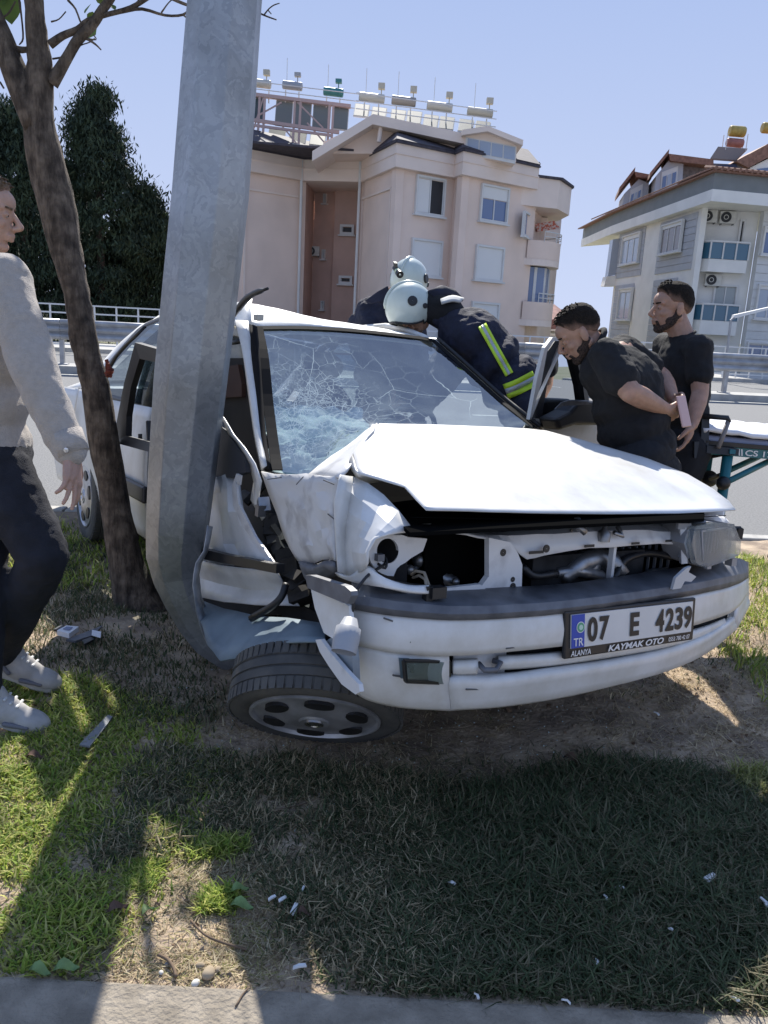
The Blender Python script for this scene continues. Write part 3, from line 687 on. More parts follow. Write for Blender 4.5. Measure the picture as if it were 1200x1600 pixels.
def grey_building():
    H = 8.0
    A, B, Cc = UG(955, 366, H), UG(1111, 314, H), UG(1200, 322, H)
    A, B, Cc = [np.array([p[0], p[1], 0]) for p in (A, B, Cc)]
    Cc = B+(Cc-B)*2.2
    dL = nrm(B-A); nL = np.array([dL[1], -dL[0], 0]); dR = nrm(Cc-B); nR = np.array([dR[1], -dR[0], 0])
    g = thing('apartment_building', 'grey and white apartment building with red tiled eaves and blue glass balconies', 'building', tuple(B))
    fo = MB(); zb = -.5
    band = lambda z0, z1, ex, m, nm: None
    # soffit slab, dark band, eave
    def ring(z0, z1, ex, m, nm):
        a = A+nL*ex-dL*ex; b_ = B+nrm(nL+nR)*ex*1.05; c_ = Cc+nR*ex
        f = MB(); f.prism([p+[0, 0, z0] for p in (a, b_, c_, c_+np.array([0, 9, 0]), a+np.array([0, 9., 0]))], (0, 0, z1-z0)); return f.build(nm, m, g)
    ring(H, H+.55, 0, CREAMW, 'soffit'); ring(H+.553, H+1.3, -.05, SIDINGD, 'fascia'); ring(H+1.303, H+1.38, .30, RTILE, 'eave')
    e = MB()
    # eave tiles: small rounded ends along the right part of the eave
    k = 0
    t0 = B+nrm(nL+nR)*.47
    for i in range(26):
        p = t0+dR*(.2+i*.32); f = MB(); f.tube([p+[0, 0, H+1.44]+nR*.03, p+[0, 0, H+1.62]-nR*.9], .10, 6)
        o = f.build('roof_tile', RTILE, g)
    # roof slope
    a = A+nL*.25-dL*.2; b_ = B+nrm(nL+nR)*.44; c_ = Cc+nR*.42; up = [0, 0, H+1.40]; ins = np.array([0, 5., .12])
    f = MB(); V = [a+up, b_+up, c_+up, c_+up+ins, b_+up+ins*1.0, a+up+ins]; f.add(V, [(0, 1, 4, 5), (1, 2, 3, 4)]); solid(f.build('roof', RTILE, g), .08, 1)
    # walls, set back below the soffit
    wA, wB, wC = A-nL*.5+dL*.3, B-nL*.4-dL*1.0, B-nR*1.0
    # left wall
    us = lambda x, y: on_wall(x, y, wA, wB)[0]
    uA0 = us(965, 400)
    f = MB(); wall_seg(f, wA+dL*us(962, 420), wA+dL*us(1085, 400), zb, H-.003, .3); f.build('wall', CREAMW, g)
    for (xa, xb, z0, z1) in ((966, 1004, 5.1, H-.05), (1026, 1080, 5.0, H-.05), (968, 996, .0, 4.6), (1026, 1062, .0, 4.7)):
        ua, ub = us(xa, 400), us(xb, 400)
        for c_, s_, ax in boards(None, wA+dL*ua, wA+dL*ub, z0, z1, .36, .05):
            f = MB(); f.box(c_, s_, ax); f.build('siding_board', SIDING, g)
    Wa, Wb = wA+nL*.06, wB+nL*.06
    window(g, Wa, Wb, 973, 366, 1000, 412, 3, .14, pane=mat('sky_pane', (.40, .45, .52), rough=.15)); window(g, Wa, Wb, 1034, 348, 1066, 395, 3, .12, pane=mat('brown_pane', (.22, .19, .18), rough=.15))
    window(g, Wa, Wb, 967, 450, 987, 500, 2, .1, pane=mat('sky_pane', (.3, .3, .3))); window(g, Wa, Wb, 1040, 445, 1062, 500, 2, .1)
    # recessed balcony bay: back wall cream
    P1 = wA+dL*us(1083, 380); bw0 = P1+np.array([.0, .6, 0]); bw1 = np.array([*UY(1180, 380, P1[1]+.1)[:2], 0])
    f = MB(); wall_seg(f, bw0, bw1, zb, H-.003, .3); f.build('wall', CREAMW, g)
    for (cx0, cy0) in ((1106, 339), (1135, 341), (1112, 438)):
        nn = nrm(np.array([(bw1-bw0)[1], -(bw1-bw0)[0], 0])); P = UP(cx0, cy0, bw0, nn)
        ac_unit(P+nn*.25, bw1-bw0, {1106: 'left of two air conditioners side by side above the top blue balcony', 1135: 'right of two air conditioners side by side above the top blue balcony', 1112: 'single air conditioner above the lower blue glass balcony'}[cx0], .8, .62)
    window(g, bw0, bw1, 1152, 343, 1162, 402, 1, 0, pane=WPANEB); window(g, bw0, bw1, 1112, 445, 1150, 500, 2, 0, pane=mat('door_pane', (.35, .38, .38), rough=.2))
    # siding wall at right
    s0 = bw1+np.array([0, -.5, 0]); s1 = s0+dR*7
    f = MB(); wall_seg(f, s0, s1, zb, H-.003, .3); f.build('wall', SIDINGL, g)
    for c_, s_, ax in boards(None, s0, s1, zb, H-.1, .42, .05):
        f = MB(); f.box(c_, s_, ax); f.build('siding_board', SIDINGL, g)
    window(g, s0+nR*.05, s1+nR*.05, 1190, 355, 1235, 400, 2, .15); window(g, s0+nR*.05, s1+nR*.05, 1180, 445, 1235, 500, 3, .1, pane=mat('sky_pane', (.3, .3, .3)))
    window(g, s0+nR*.05, s1+nR*.05, 1165, 535, 1235, 560, 3, .1)
    # glass balconies
    for (x0, x1, xm, yt, ym, yb) in ((1080, 1168, 1108, 376, 404, 424), (1068, 1152, 1095, 474, 500, 522)):
        Y = bw0[1]-1.1
        a0 = UY(x0, ym+3, Y+1.0); a1 = UY(xm, ym, Y); a2 = UY(x1, ym+3, Y+.15); zt = UY(xm, yt, Y)[2]; zm = a1[2]; zbot = UY(xm, yb, Y)[2]
        pl = [np.array([p[0], p[1], 0]) for p in (a0, a1, a2)]+[np.array([a2[0]+.1, bw0[1]+.2, 0]), np.array([a0[0], bw0[1]+.2, 0])]
        f = MB(); f.prism([p+[0, 0, zbot] for p in pl], (0, 0, zm-zbot)); bo = f.build('balcony', CREAMW, g)
        for i in range(2):
            d = pl[i+1]-pl[i]; n_ = 1 if i == 0 else 3
            for k in range(n_):
                q0 = pl[i]+d*(k/n_); q1 = pl[i]+d*((k+1)/n_); f = MB(); f.prism([q0+[0, 0, zm+.02], q1+[0, 0, zm+.02], q1+[0, 0, zt-.06], q0+[0, 0, zt-.06]], (0, .03, 0)); f.build('glass_panel', BLUEG, bo)
                f = MB(); f.beam(q1+[0, -.02, zm], q1+[0, -.02, zt], .07, .07, up=(0, 1, 0)); f.build('baluster', WALLW, bo)
            f = MB(); f.beam(pl[i]+[0, -.02, zt], pl[i+1]+[0, -.02, zt], .09, .08); f.build('handrail', WALLW, bo)
    # small glazed balcony at the far left end
    for (x0, x1, yt, yb, m) in ((950, 966, 372, 432, mat('pale_glass', (.38, .42, .48), rough=.1)),):
        Y = wA[1]-.2; P = [UY(x, y, Y) for x, y in ((x0, yb), (x1, yb-3), (x1+5, yt), (x0+8, yt+2))]; f = MB(); f.prism(P, (0, .8, 0)); gb = f.build('glazed_balcony', m, g)
        P = [UY(x, y, Y-.1) for x, y in ((944, 447), (963, 447), (966, 430), (948, 432))]; f = MB(); f.prism(P, (0, 1, 0)); f.build('balcony_floor', CREAMW, gb)
    # dormers
    Y = A[1]
    for nm, wall, win, roofp, ap in (
        ('dormer', [(971, 328), (976, 302), (998, 280), (1014, 286), (1012, 312)], (983, 293, 1003, 318), [(967, 300), (992, 268)], [(992, 268), (1018, 273), (1018, 279), (994, 276)]),
        ('dormer', [(1022, 307), (1025, 275), (1048, 247), (1068, 254), (1066, 290)], (1032, 265, 1058, 298), [(1015, 277), (1045, 240)], [(1045, 240), (1115, 249), (1115, 259), (1048, 251)])):
        Yd = Y-1.0 if wall[0][0] < 1000 else Y-2.6
        f = MB(); f.prism([UY(x, y, Yd) for x, y in wall], (.6, 3.5, 0)); do = f.build(nm, SIDING, g)
        p, q_ = UY(*roofp[0], Yd-.4), UY(*roofp[1], Yd-.4); f = MB(); f.prism([p, q_, q_+[0, 0, .28], p+[0, 0, .28]], (.8, 4.0, 0)); f.build('dormer_roof', RTILE, do)
        f = MB(); f.prism([UY(x, y, Yd-.45) for x, y in ap], (.8, 4.0, 0)); f.build('dormer_roof', RTILE, do)
        x0, y0, x1, y1 = win; n3 = 3
        f = MB(); f.prism([UY(x, y, Yd-.06) for x, y in ((x0, y1), (x1, y1-10), (x1+2, y0-6), (x0+2, y0+4))], (0, .05, 0)); f.build('window_frame', WALLW, do)
        for k in range(n3):
            xa = x0+2+(x1-x0-3)*k/n3; xb = x0+(x1-x0-3)*(k+1)/n3; s_ = -10/(x1-x0)
            f = MB(); f.prism([UY(x, y, Yd-.1) for x, y in ((xa, y1-2+(xa-x0)*s_), (xb, y1-2+(xb-x0)*s_), (xb+2, y0+12+(xb-x0)*s_), (xa+2, y0+12+(xa-x0)*s_))], (0, .04, 0)); f.build('pane', WPANE if k != 1 else mat('sky_pane', (.3, .3, .3)), do)
    STONE = mat('rough_render', (.26, .23, .22), rough=1, noise_s=6, amt=.4, bump=1, bump_s=8)
    f = MB(); f.prism([UY(x, y, Y-2.0) for x, y in ((1066, 288), (1068, 253), (1110, 258), (1112, 275))], (0, 3, 0)); f.build('attic_wall', STONE, g)
    f = MB(); f.prism([UY(x, y, Y-1.8) for x, y in ((1108, 278), (1110, 255), (1175, 258), (1178, 285))], (0, 3, 0)); f.build('attic_wall', mat('attic_dark', (.16, .14, .14), rough=.9), g)
    f = MB(); f.prism([UY(x, y, Y-1.9) for x, y in ((1115, 268), (1122, 258), (1150, 256), (1153, 262), (1148, 270), (1122, 272))], (0, .1, 0)); f.build('round_sign_panel', mat('navy', (.02, .03, .08), rough=.5), g)
    f = MB(); f.prism([UY(x, y, Y-2.2) for x, y in ((1150, 252), (1205, 222), (1245, 226), (1245, 250), (1200, 246), (1170, 262))], (0, 4, 0)); f.build('gable_roof', RTILE, g)
    f = MB(); f.prism([UY(x, y, Y-2.0) for x, y in ((1170, 278), (1172, 262), (1200, 248), (1240, 252), (1240, 282))], (0, 2, 0)); f.build('gable_wall', CREAMW, g)
    f = MB(); f.prism([UY(x, y, Y-2.05) for x, y in ((1181, 276), (1183, 264), (1230, 258), (1230, 279))], (0, .05, 0)); f.build('pane', WPANE, g)
    # roof water heaters
    for (x, y, lab) in ((1152, 205, 'yellow drum stacked over a red drum on the grey building roof'), (1203, 200, 'pale yellow tank at the right edge of the grey building roof')):
        P = UY(x, y, Y-1.0); t = thing('water_heater', lab, 'water tank', tuple(P), 'drums on the grey building roof')
        f = MB(); f.lathe(P+[-.50, 0, 0.0], (1, 0, -.03), [(0, .02), (0, .28), (.08, .33), (.92, .33), (1.0, .28), (1.0, .02)], 18); f.build('upper_drum', mat('yellow_drum', (.50, .36, .09), rough=.5, noise_s=3, amt=.3), t, auto=40)
        if x < 1180:
            f = MB(); f.lathe(P+[-.58, 0, -.68], (1, 0, -.03), [(0, .02), (0, .22), (.08, .27), (.98, .27), (1.06, .22), (1.06, .02)], 18); f.build('lower_drum', mat('red_drum', (.40, .16, .13), rough=.5, noise_s=3, amt=.3), t, auto=40)
            f = MB()
            for sx in (-.7, .6):
                for sy in (-.3, .3): f.beam(P+[sx, sy, -1.2], P+[sx, sy, -.2], .04, .04)
            f.build('stand', WALLW, t)
            pn = [UY(a, b_, Y-1.3) for a, b_ in ((1110, 247), (1150, 250), (1168, 232), (1122, 229))]; f = MB(); f.prism(pn, (0, .06, -.1)); f.build('solar_panel', mat('brown_pane', (.2, .2, .2)), t)
grey_building()
# little house with a red roof between the two blocks
def small_house():
    Y = 60; g = thing('house', 'small white house with a red tiled roof far away between the two apartment blocks', 'house', tuple(UY(835, 535, Y)))
    f = MB(); f.prism([UY(x, y, Y) for x, y in ((780, 560), (920, 565), (920, 516), (780, 512))], (0, 6, 0)); f.build('wall', WALLW, g)
    f = MB(); f.prism([UY(x, y, Y-.6) for x, y in ((780, 515), (905, 519), (880, 500), (825, 497))], (0, 4, 1.2)); f.build('roof', mat('old_red_tile', (.33, .17, .15), rough=.9, noise_s=3, amt=.3), g)
    for (x, y) in ((826, 505), (838, 506)):
        f = MB(); f.prism([UY(a, b_, Y-.9) for a, b_ in ((x, y+4), (x+8, y+5), (x+8, y-3), (x, y-4))], (0, 1, 0)); o = f.build('window', WALLW, g)
    for yy in (514, 521, 529):
        f = MB(); f.beam(UY(815, yy, Y-8), UY(900, yy+3, Y-8), .12, .12); f.build('fence_rail', WALLW, g)
small_house()
def far_lamp():
    P = UY(1136, 560, 32); T = UY(1142, 500, 32); g = thing('street_lamp', 'slim street lamp with a flat white head in front of the grey building', 'street lamp', (P[0], P[1], 0))
    f = MB(); f.tube([(P[0], P[1], -.2), T, UY(1147, 496, 32)], .05, 8); f.build('pole', STEEL, g)
    f = MB(); f.prism([UY(x, y, 32) for x, y in ((1146, 498), (1208, 482), (1210, 478), (1148, 492))], (0, .25, 0)); f.build('lamp_head', WHITE, g)
far_lamp()
# dark trees
LEAFD = mat('cypress_foliage', (.055, .080, .038), rough=.85, noise_s=1.0, col2=(.020, .034, .020), detail=6)
BARK = mat('bark', (.23, .185, .145), rough=.95, noise_s=16, col2=(.085, .066, .052), bump=1, bump_s=45, detail=10)
def _bark():
    m = BARK; b = m.node_tree.nodes['Principled BSDF']; tc = [n for n in m.node_tree.nodes if n.type == 'TEX_COORD'][0]
    mp = N(m, 'ShaderNodeMapping'); mp.inputs['Scale'].default_value = (34, 34, 7); L(m, tc.outputs['Object'], mp.inputs['Vector'])
    nz = N(m, 'ShaderNodeTexNoise'); nz.inputs['Scale'].default_value = 1; nz.inputs['Detail'].default_value = 9; nz.inputs['Roughness'].default_value = .7; L(m, mp.outputs[0], nz.inputs['Vector'])
    old = b.inputs['Base Color'].links[0].from_socket; r = N(m, 'ShaderNodeValToRGB'); e = r.color_ramp.elements; e[0].position = .40; e[1].position = .60; e[0].color = (.45, .42, .40, 1); e[1].color = (1.15, 1.12, 1.08, 1); L(m, nz.outputs['Fac'], r.inputs['Fac'])
    mx = N(m, 'ShaderNodeMix', data_type='RGBA', blend_type='MULTIPLY'); mx.inputs[0].default_value = 1; L(m, old, mx.inputs[6]); L(m, r.outputs['Color'], mx.inputs[7]); L(m, mx.outputs[2], b.inputs['Base Color'])
    bp = N(m, 'ShaderNodeBump'); bp.inputs['Strength'].default_value = 1; bp.inputs['Distance'].default_value = .03; L(m, nz.outputs['Fac'], bp.inputs['Height']); L(m, b.inputs['Normal'].links[0].from_socket, bp.inputs['Normal']); L(m, bp.outputs['Normal'], b.inputs['Normal'])
_bark()
def cloud_tree(name, lab, base, h, prof, seed, n=8000, leaf=.16, m=None, squash=.8):
    r_ = np.random.default_rng(seed); g = thing(name, lab, 'tree', tuple(base), 'dark evergreens behind the road')
    f = MB(); f.tube([base, base+np.array([0, 0, h*.5]), base+np.array([.1, 0, h*.92])], [.28, .18, .04], 8); f.build('trunk', BARK, g)
    # clumps along branches
    ncl = 170; cl = []
    for k in range(ncl):
        t = r_.random()**.85; rad = np.interp(t, *zip(*prof)); a = r_.random()*2*math.pi; rr = rad*(.55+.5*r_.random()**.5)
        cl.append((base[0]+rr*math.cos(a), base[1]+rr*math.sin(a)*squash, base[2]+t*h, .28+.34*r_.random()))
    cl = np.array(cl); idx = r_.integers(0, ncl, n); c = cl[idx]
    P = c[:, :3]+r_.normal(0, 1, (n, 3))*c[:, 3:4]*np.array([.75, .75, .55])
    d1 = r_.normal(0, 1, (n, 3)); d1 /= np.linalg.norm(d1, axis=1)[:, None]; d2 = np.cross(d1, r_.normal(0, 1, (n, 3))); d2 /= np.linalg.norm(d2, axis=1)[:, None]
    s = leaf*(.5+r_.random((n, 1)))
    d1[:, 2] = np.abs(d1[:, 2])+.5; V = np.stack([P-d1*s, P+d2*s*.38, P+d1*s, P-d2*s*.38], 1).reshape(-1, 3); F = np.arange(4*n).reshape(n, 4)
    link('crown', V, F, m or LEAFD, g)
cy = [((155, 497), 44, 11.6, [(0, 1.9), (.25, 2.3), (.55, 2.0), (.8, 1.25), (.93, .7), (1, .15)], 'tall dark cypress between the leaning trunk and the lamp post', (150, 142)),
      ((38, 497), 42, 10.2, [(0, 2.6), (.4, 2.7), (.7, 2.0), (.9, 1.0), (1, .2)], 'dark evergreen at the left edge behind the leaning trunk', (28, 170)),
      ((228, 497), 46, 6.4, [(0, 1.6), (.4, 2.1), (.7, 1.7), (.92, .8), (1, .2)], 'lower dark evergreen touching the lamp post', (225, 300)),
      ((95, 497), 48, 7.4, [(0, 3), (.5, 2.8), (.85, 1.6), (1, .3)], 'broad dark evergreen filling the gap behind the trunk', (90, 260)),
      ((-60, 497), 40, 9, [(0, 2.5), (.5, 2.5), (.85, 1.5), (1, .3)], 'dark evergreen behind the walking man', (-60, 200))]
for i, (bp, Y, h_, pr, lab, top) in enumerate(cy):
    T = UY(*top, Y); base = np.array([T[0], Y, -.3]); cloud_tree('cypress_tree', lab, base, T[2]+.3, [(t_, r_*.88) for t_, r_ in pr], 40+i, n=42000, leaf=.11)
T = UY(264, 330, 50); cloud_tree('leafy_tree', 'sunlit yellow green tree top beside the lamp post', np.array([T[0], 50, -.3]), T[2]-.2, [(0, 1.5), (.6, 1.5), (1, .4)], 77, n=5000, leaf=.2, m=mat('light_foliage', (.16, .20, .05), rough=.8, noise_s=1))
# low hedge band far left behind the fence
#@ENVEND
# ------------------------------------------------------------------ the wrecked car
car = thing('wrecked_car', 'white saloon car with crushed right side and torn front, wrapped around the bent lamp post', 'car', tuple(KT), rotm=KR)
def sx(x): return x if x > .9 else .9-(.9-x)*1.27
def P_(*pts): return [K(p[0], p[1], **p[2]) for p in pts]
def X(px, py, v): return K(px, py, x=v)
def Yk(px, py, v): return K(px, py, y=v)
def Z(px, py, v): return K(px, py, z=v)
# bonnet
rows = [(.985, [(592, 663), (640, 664), (690, 665), (740, 667), (790, 669), (826, 671), (853, 674)]),
        (.962, [(569, 684), (636, 686), (705, 688), (775, 686), (838, 685), (896, 685), (936, 696)]),
        (.935, [(551, 709), (622, 711), (705, 714), (790, 710), (870, 708), (955, 706), (1010, 717)]),
        (.905, [(560, 741), (610, 738), (705, 742), (800, 738), (900, 734), (1000, 731), (1074, 742)]),
        (.872, [(632, 762), (676, 764), (750, 768), (840, 766), (940, 762), (1038, 758), (1115, 766)]),
        (.838, [(650, 782), (697, 784), (763, 786), (850, 787), (945, 786), (1050, 783), (1138, 784)]),
        (.803, [(666, 798), (712, 799), (775, 801), (860, 803), (950, 804), (1060, 803), (1149, 798)])]
G = []
for t, (z, r) in zip((0, .2, .42, .64, .80, .91, 1), rows):
    G.append([X(x, y, ((2.88*(1-j/6)+2.45*j/6)*(1-t)+(3.46*(1-j/6)+3.38*j/6)*t)) for j, (x, y) in enumerate(r)])
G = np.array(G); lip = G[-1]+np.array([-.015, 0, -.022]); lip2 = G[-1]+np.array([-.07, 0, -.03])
bon = patch('bonnet', G, PAINT, car, (3, 3), .004, jitter=.0008, crisp=32)
patch('bonnet_lip', np.stack([lip+[-.02, 0, 0], lip2]), VOIDM, bon, (1, 4), .003)  # underside of the lip, its shade put into the black colour
# curled left corner of the bonnet
fl = [[X(551, 709, 3.12), X(545, 722, 3.14), X(549, 735, 3.16)], [X(560, 741, 3.25), X(562, 748, 3.22), X(564, 754, 3.18)], [X(610, 738, 3.22), X(600, 747, 3.22), X(592, 754, 3.16)]]
patch('bonnet_curl', fl, PAINT, bon, (4, 3), .006)
0 and patch('bonnet_curl', [[Z(606, 738, .93), Z(640, 772, .90), Z(667, 799, .85)], [Z(598, 752, .895), Z(628, 782, .87), Z(664, 803, .83)]], PAINT, bon, (2, 4), .006)
# engine bay: tub with its shade painted black, and lumps
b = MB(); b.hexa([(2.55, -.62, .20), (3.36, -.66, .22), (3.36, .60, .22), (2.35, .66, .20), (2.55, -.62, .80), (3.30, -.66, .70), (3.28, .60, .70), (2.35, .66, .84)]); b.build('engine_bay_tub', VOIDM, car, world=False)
sheet('bay_shade_sheet', [Z(x, y, .74) for x, y in ((552, 756), (600, 744), (700, 780), (1100, 790), (1100, 815), (900, 825), (700, 835), (640, 838), (600, 800))], VOIDM, car, .01)  # flat black sheet added to stand for the shade under the bonnet
b = MB(); b.hexa([(2.75, -.70, .28), (3.34, -.76, .30), (3.34, -.72, .30), (2.75, -.66, .28), (2.75, -.70, .74), (3.30, -.76, .74), (3.30, -.72, .74), (2.75, -.66, .74)]); b.build('inner_arch_blocker', BAY, car, world=False)  # inner arch wall, added to block sunlight leaking through the bay
def eng():
    b = MB()
    b.box((3.22, -.05, .50), (.3, .5, .26)); b.build('engine_block', BAY, car, world=False)
    pts = [X(880, 905, 3.38), X(905, 880, 3.36), X(930, 870, 3.34), X(955, 878, 3.36), X(975, 900, 3.40)]
    b = MB(); b.tube(pts, [.022, .034, .038, .034, .024], 10); b.tube([X(870, 895, 3.37), X(900, 892, 3.38), X(940, 900, 3.38)], .018, 8)
    b.tube([X(1000, 905, 3.4), X(1020, 895, 3.37), X(1042, 893, 3.38)], .016, 8); b.build('manifold', METAL, car, smooth=True, world=False)
    b = MB(); b.ell(X(915, 883, 3.33), .05); b.ell(X(950, 893, 3.34), .035); b.build('alternator', METAL, car, smooth=True, world=False)
    for k in range(22):
        b = MB(); b.box(X(822+k*10.6, 893-k*1.1, 3.34), (.01, .004, .10)); b.build('radiator_fin', RUB, car, world=False)
    b = MB(); b.tube(catmull([X(1050, 870, 3.38), X(1010, 864, 3.36), X(975, 876, 3.38), X(960, 905, 3.41)], 4), .013, 8); b.tube(catmull([X(815, 885, 3.38), X(835, 900, 3.39), X(868, 896, 3.38)], 4), .012, 8); b.build('coolant_hose', BLACK, car, smooth=True, world=False)
    b = MB(); b.box(X(955, 880, 3.40), (.02, .012, .12)); b.build('support_bracket', DIRTY, car, world=False)
    for q_ in (((690, 850), (735, 862), (752, 895)), ((625, 900), (668, 880), (700, 890)), ((700, 905), (722, 880), (748, 878))): b = MB(); b.tube(catmull([X(x, y, 3.28) for x, y in q_], 4), .006, 6); b.build('wire', RUB, car, smooth=True, world=False)
    b = MB(); b.box(X(705, 868, 3.15), (.12, .14, .07)); b.build('battery_box', BAY, car, world=False)
    # lamp cavity contents
    b = MB(); b.tube([X(650, 872, 3.22), X(670, 885, 3.27), X(695, 905, 3.30), X(712, 912, 3.33)], [.018, .026, .024, .02], 10); b.build('adjuster_arm', METAL, car, smooth=True, world=False)
    for q_, r_ in ((X(655, 875, 3.28), .022), (X(640, 890, 3.30), .015), (X(712, 909, 3.36), .012)): b = MB(); b.ell(q_, r_); b.build('bulb_socket', METAL, car, smooth=True, world=False)
    b = MB(); b.tube([X(643, 898, 3.4), X(650, 892, 3.42), X(663, 895, 3.45), X(670, 915, 3.47), X(672, 935, 3.48)], .0045, 6); b.tube([X(645, 903, 3.4), X(655, 899, 3.43), X(664, 905, 3.46), X(668, 925, 3.48)], .004, 6); b.build('lamp_wire', mat('tan_wire', (.3, .26, .2), rough=.6), car, smooth=True, world=False)
    b = MB(); b.box(X(682, 925, 3.49), (.03, .045, .03)); b.box(X(668, 930, 3.485), (.02, .02, .05)); b.build('plug', BLACK, car, world=False)
eng()
# white radiator support with its cut-outs
def supp():
    top = [(650, 824), (683, 823), (722, 824), (757, 829), (780, 823), (830, 816), (895, 808), (945, 808), (990, 810), (1030, 813), (1067, 817)]
    mid = [(660, 829), (690, 829), (725, 833), (762, 838), (790, 838), (835, 838), (895, 832), (945, 830), (990, 830), (1030, 832), (1066, 834)]
    bot = [(668, 832), (693, 835), (727, 838), (768, 843), (800, 856), (822, 874), (850, 868), (920, 856), (990, 853), (1030, 850), (1060, 852)]
    G = [[X(x, y, 3.30) for x, y in top], [X(x, y, 3.40) for x, y in mid], [X(x, y, 3.42) for x, y in bot]]
    patch('radiator_support', G, DIRTY, car, (2, 2), .005, jitter=.007, crisp=True)
    sheet('support_post', [X(x, y, 3.415) for x, y in ((757, 838), (790, 845), (802, 862), (809, 880), (808, 920), (757, 924), (745, 914), (757, 898))], DIRTY, car, .02)
    sheet('lamp_panel_strip', [X(x, y, 3.425) for x, y in ((600, 905), (655, 921), (745, 911), (758, 922), (758, 932), (668, 933), (597, 917))], DIRTY, car, .015)
    # inner wing with the round hole
    b = MB(); c = X(606, 861, 3.40); ax1 = nrm(X(626, 861, 3.40)-c); ax2 = nrm(X(606, 841, 3.40)-c); n_ = 24
    inner = [c+.034*(math.cos(2*math.pi*k/n_)*ax1+math.sin(2*math.pi*k/n_)*ax2) for k in range(n_)]
    outp = [(640, 836), (660, 834), (683, 834), (662, 852), (640, 868), (618, 884), (614, 900), (596, 898), (582, 886), (576, 872), (578, 858), (588, 845), (602, 838), (620, 836)]
    outw = [X(x, y, 3.40) for x, y in outp]
    def rad(p): d = p-c; return math.atan2(np.dot(d, ax2), np.dot(d, ax1)) % (2*math.pi)
    angs = sorted([(rad(p), np.linalg.norm(p-c), p) for p in outw], key=lambda t: t[0])
    aa = np.array([t[0] for t in angs]); rr_ = np.array([t[1] for t in angs]); out = []
    for k in range(n_):
        t = 2*math.pi*k/n_; r_ = np.interp(t, np.concatenate([[aa[-1]-2*math.pi], aa, [aa[0]+2*math.pi]]), np.concatenate([[rr_[-1]], rr_, [rr_[0]]])); out.append(c+r_*(math.cos(t)*ax1+math.sin(t)*ax2))
    V = out+inner; F = [(k, (k+1) % n_, n_+(k+1) % n_, n_+k) for k in range(n_)]; solid(link('inner_wing', V, F, DIRTY, car, world=False), .012)
    b = MB(); b.lathe(c, np.array([-1., 0, 0]), [(0, .034), (.08, .034), (.081, .001)], 20); b.build('hole_tube', DARK, car, smooth=True, world=False)
    # slots, holes, latch on the support
    for x, y, w_, h_ in ((838, 863, .055, .008), (921, 853, .04, .008), (993, 849, .035, .007), (1045, 845, .03, .007)): b = MB(); b.box(X(x, y, 3.432), (.004, w_, h_)); b.build('slot', BLACK, car, world=False)
    for x, y, r_ in ((853, 857, .012), (785, 863, .011), (800, 905, .008), (800, 916, .011), (892, 829, .005)): b = MB(); b.lathe(X(x, y, 3.432), (1, 0, 0), [(0, r_), (.004, r_), (.004, .001)], 14); b.build('bolt_hole', BLACK, car, world=False)
    b = MB(); b.tube([X(902, 812, 3.40), X(905, 824, 3.43), X(915, 832, 3.44)], .012, 8); b.lathe(X(945, 826, 3.42), (0, 0, 1), [(-.04, .02), (-.01, .02), (0, .008), (.03, .008)], 14); b.tube([X(965, 822, 3.42), X(972, 838, 3.43), X(960, 832, 3.43)], .008, 8); b.build('bonnet_latch', METAL, car, smooth=True, world=False)
    # torn sheet scraps above the lamp panel
    patch('torn_bracket', [[X(648, 829, 3.38), X(660, 822, 3.40), X(682, 822, 3.40)], [X(650, 832, 3.42), X(665, 827, 3.43), X(684, 828, 3.43)]], CREAM, car, (2, 2), .006)
    patch('torn_bracket', [[X(1000, 806, 3.3), X(1060, 808, 3.28), X(1120, 805, 3.24), X(1140, 815, 3.2)], [X(1010, 812, 3.34), X(1065, 816, 3.34), X(1110, 815, 3.32), X(1132, 822, 3.28)]], DIRTY, car, (3, 3), .006, jitter=.015)
supp()
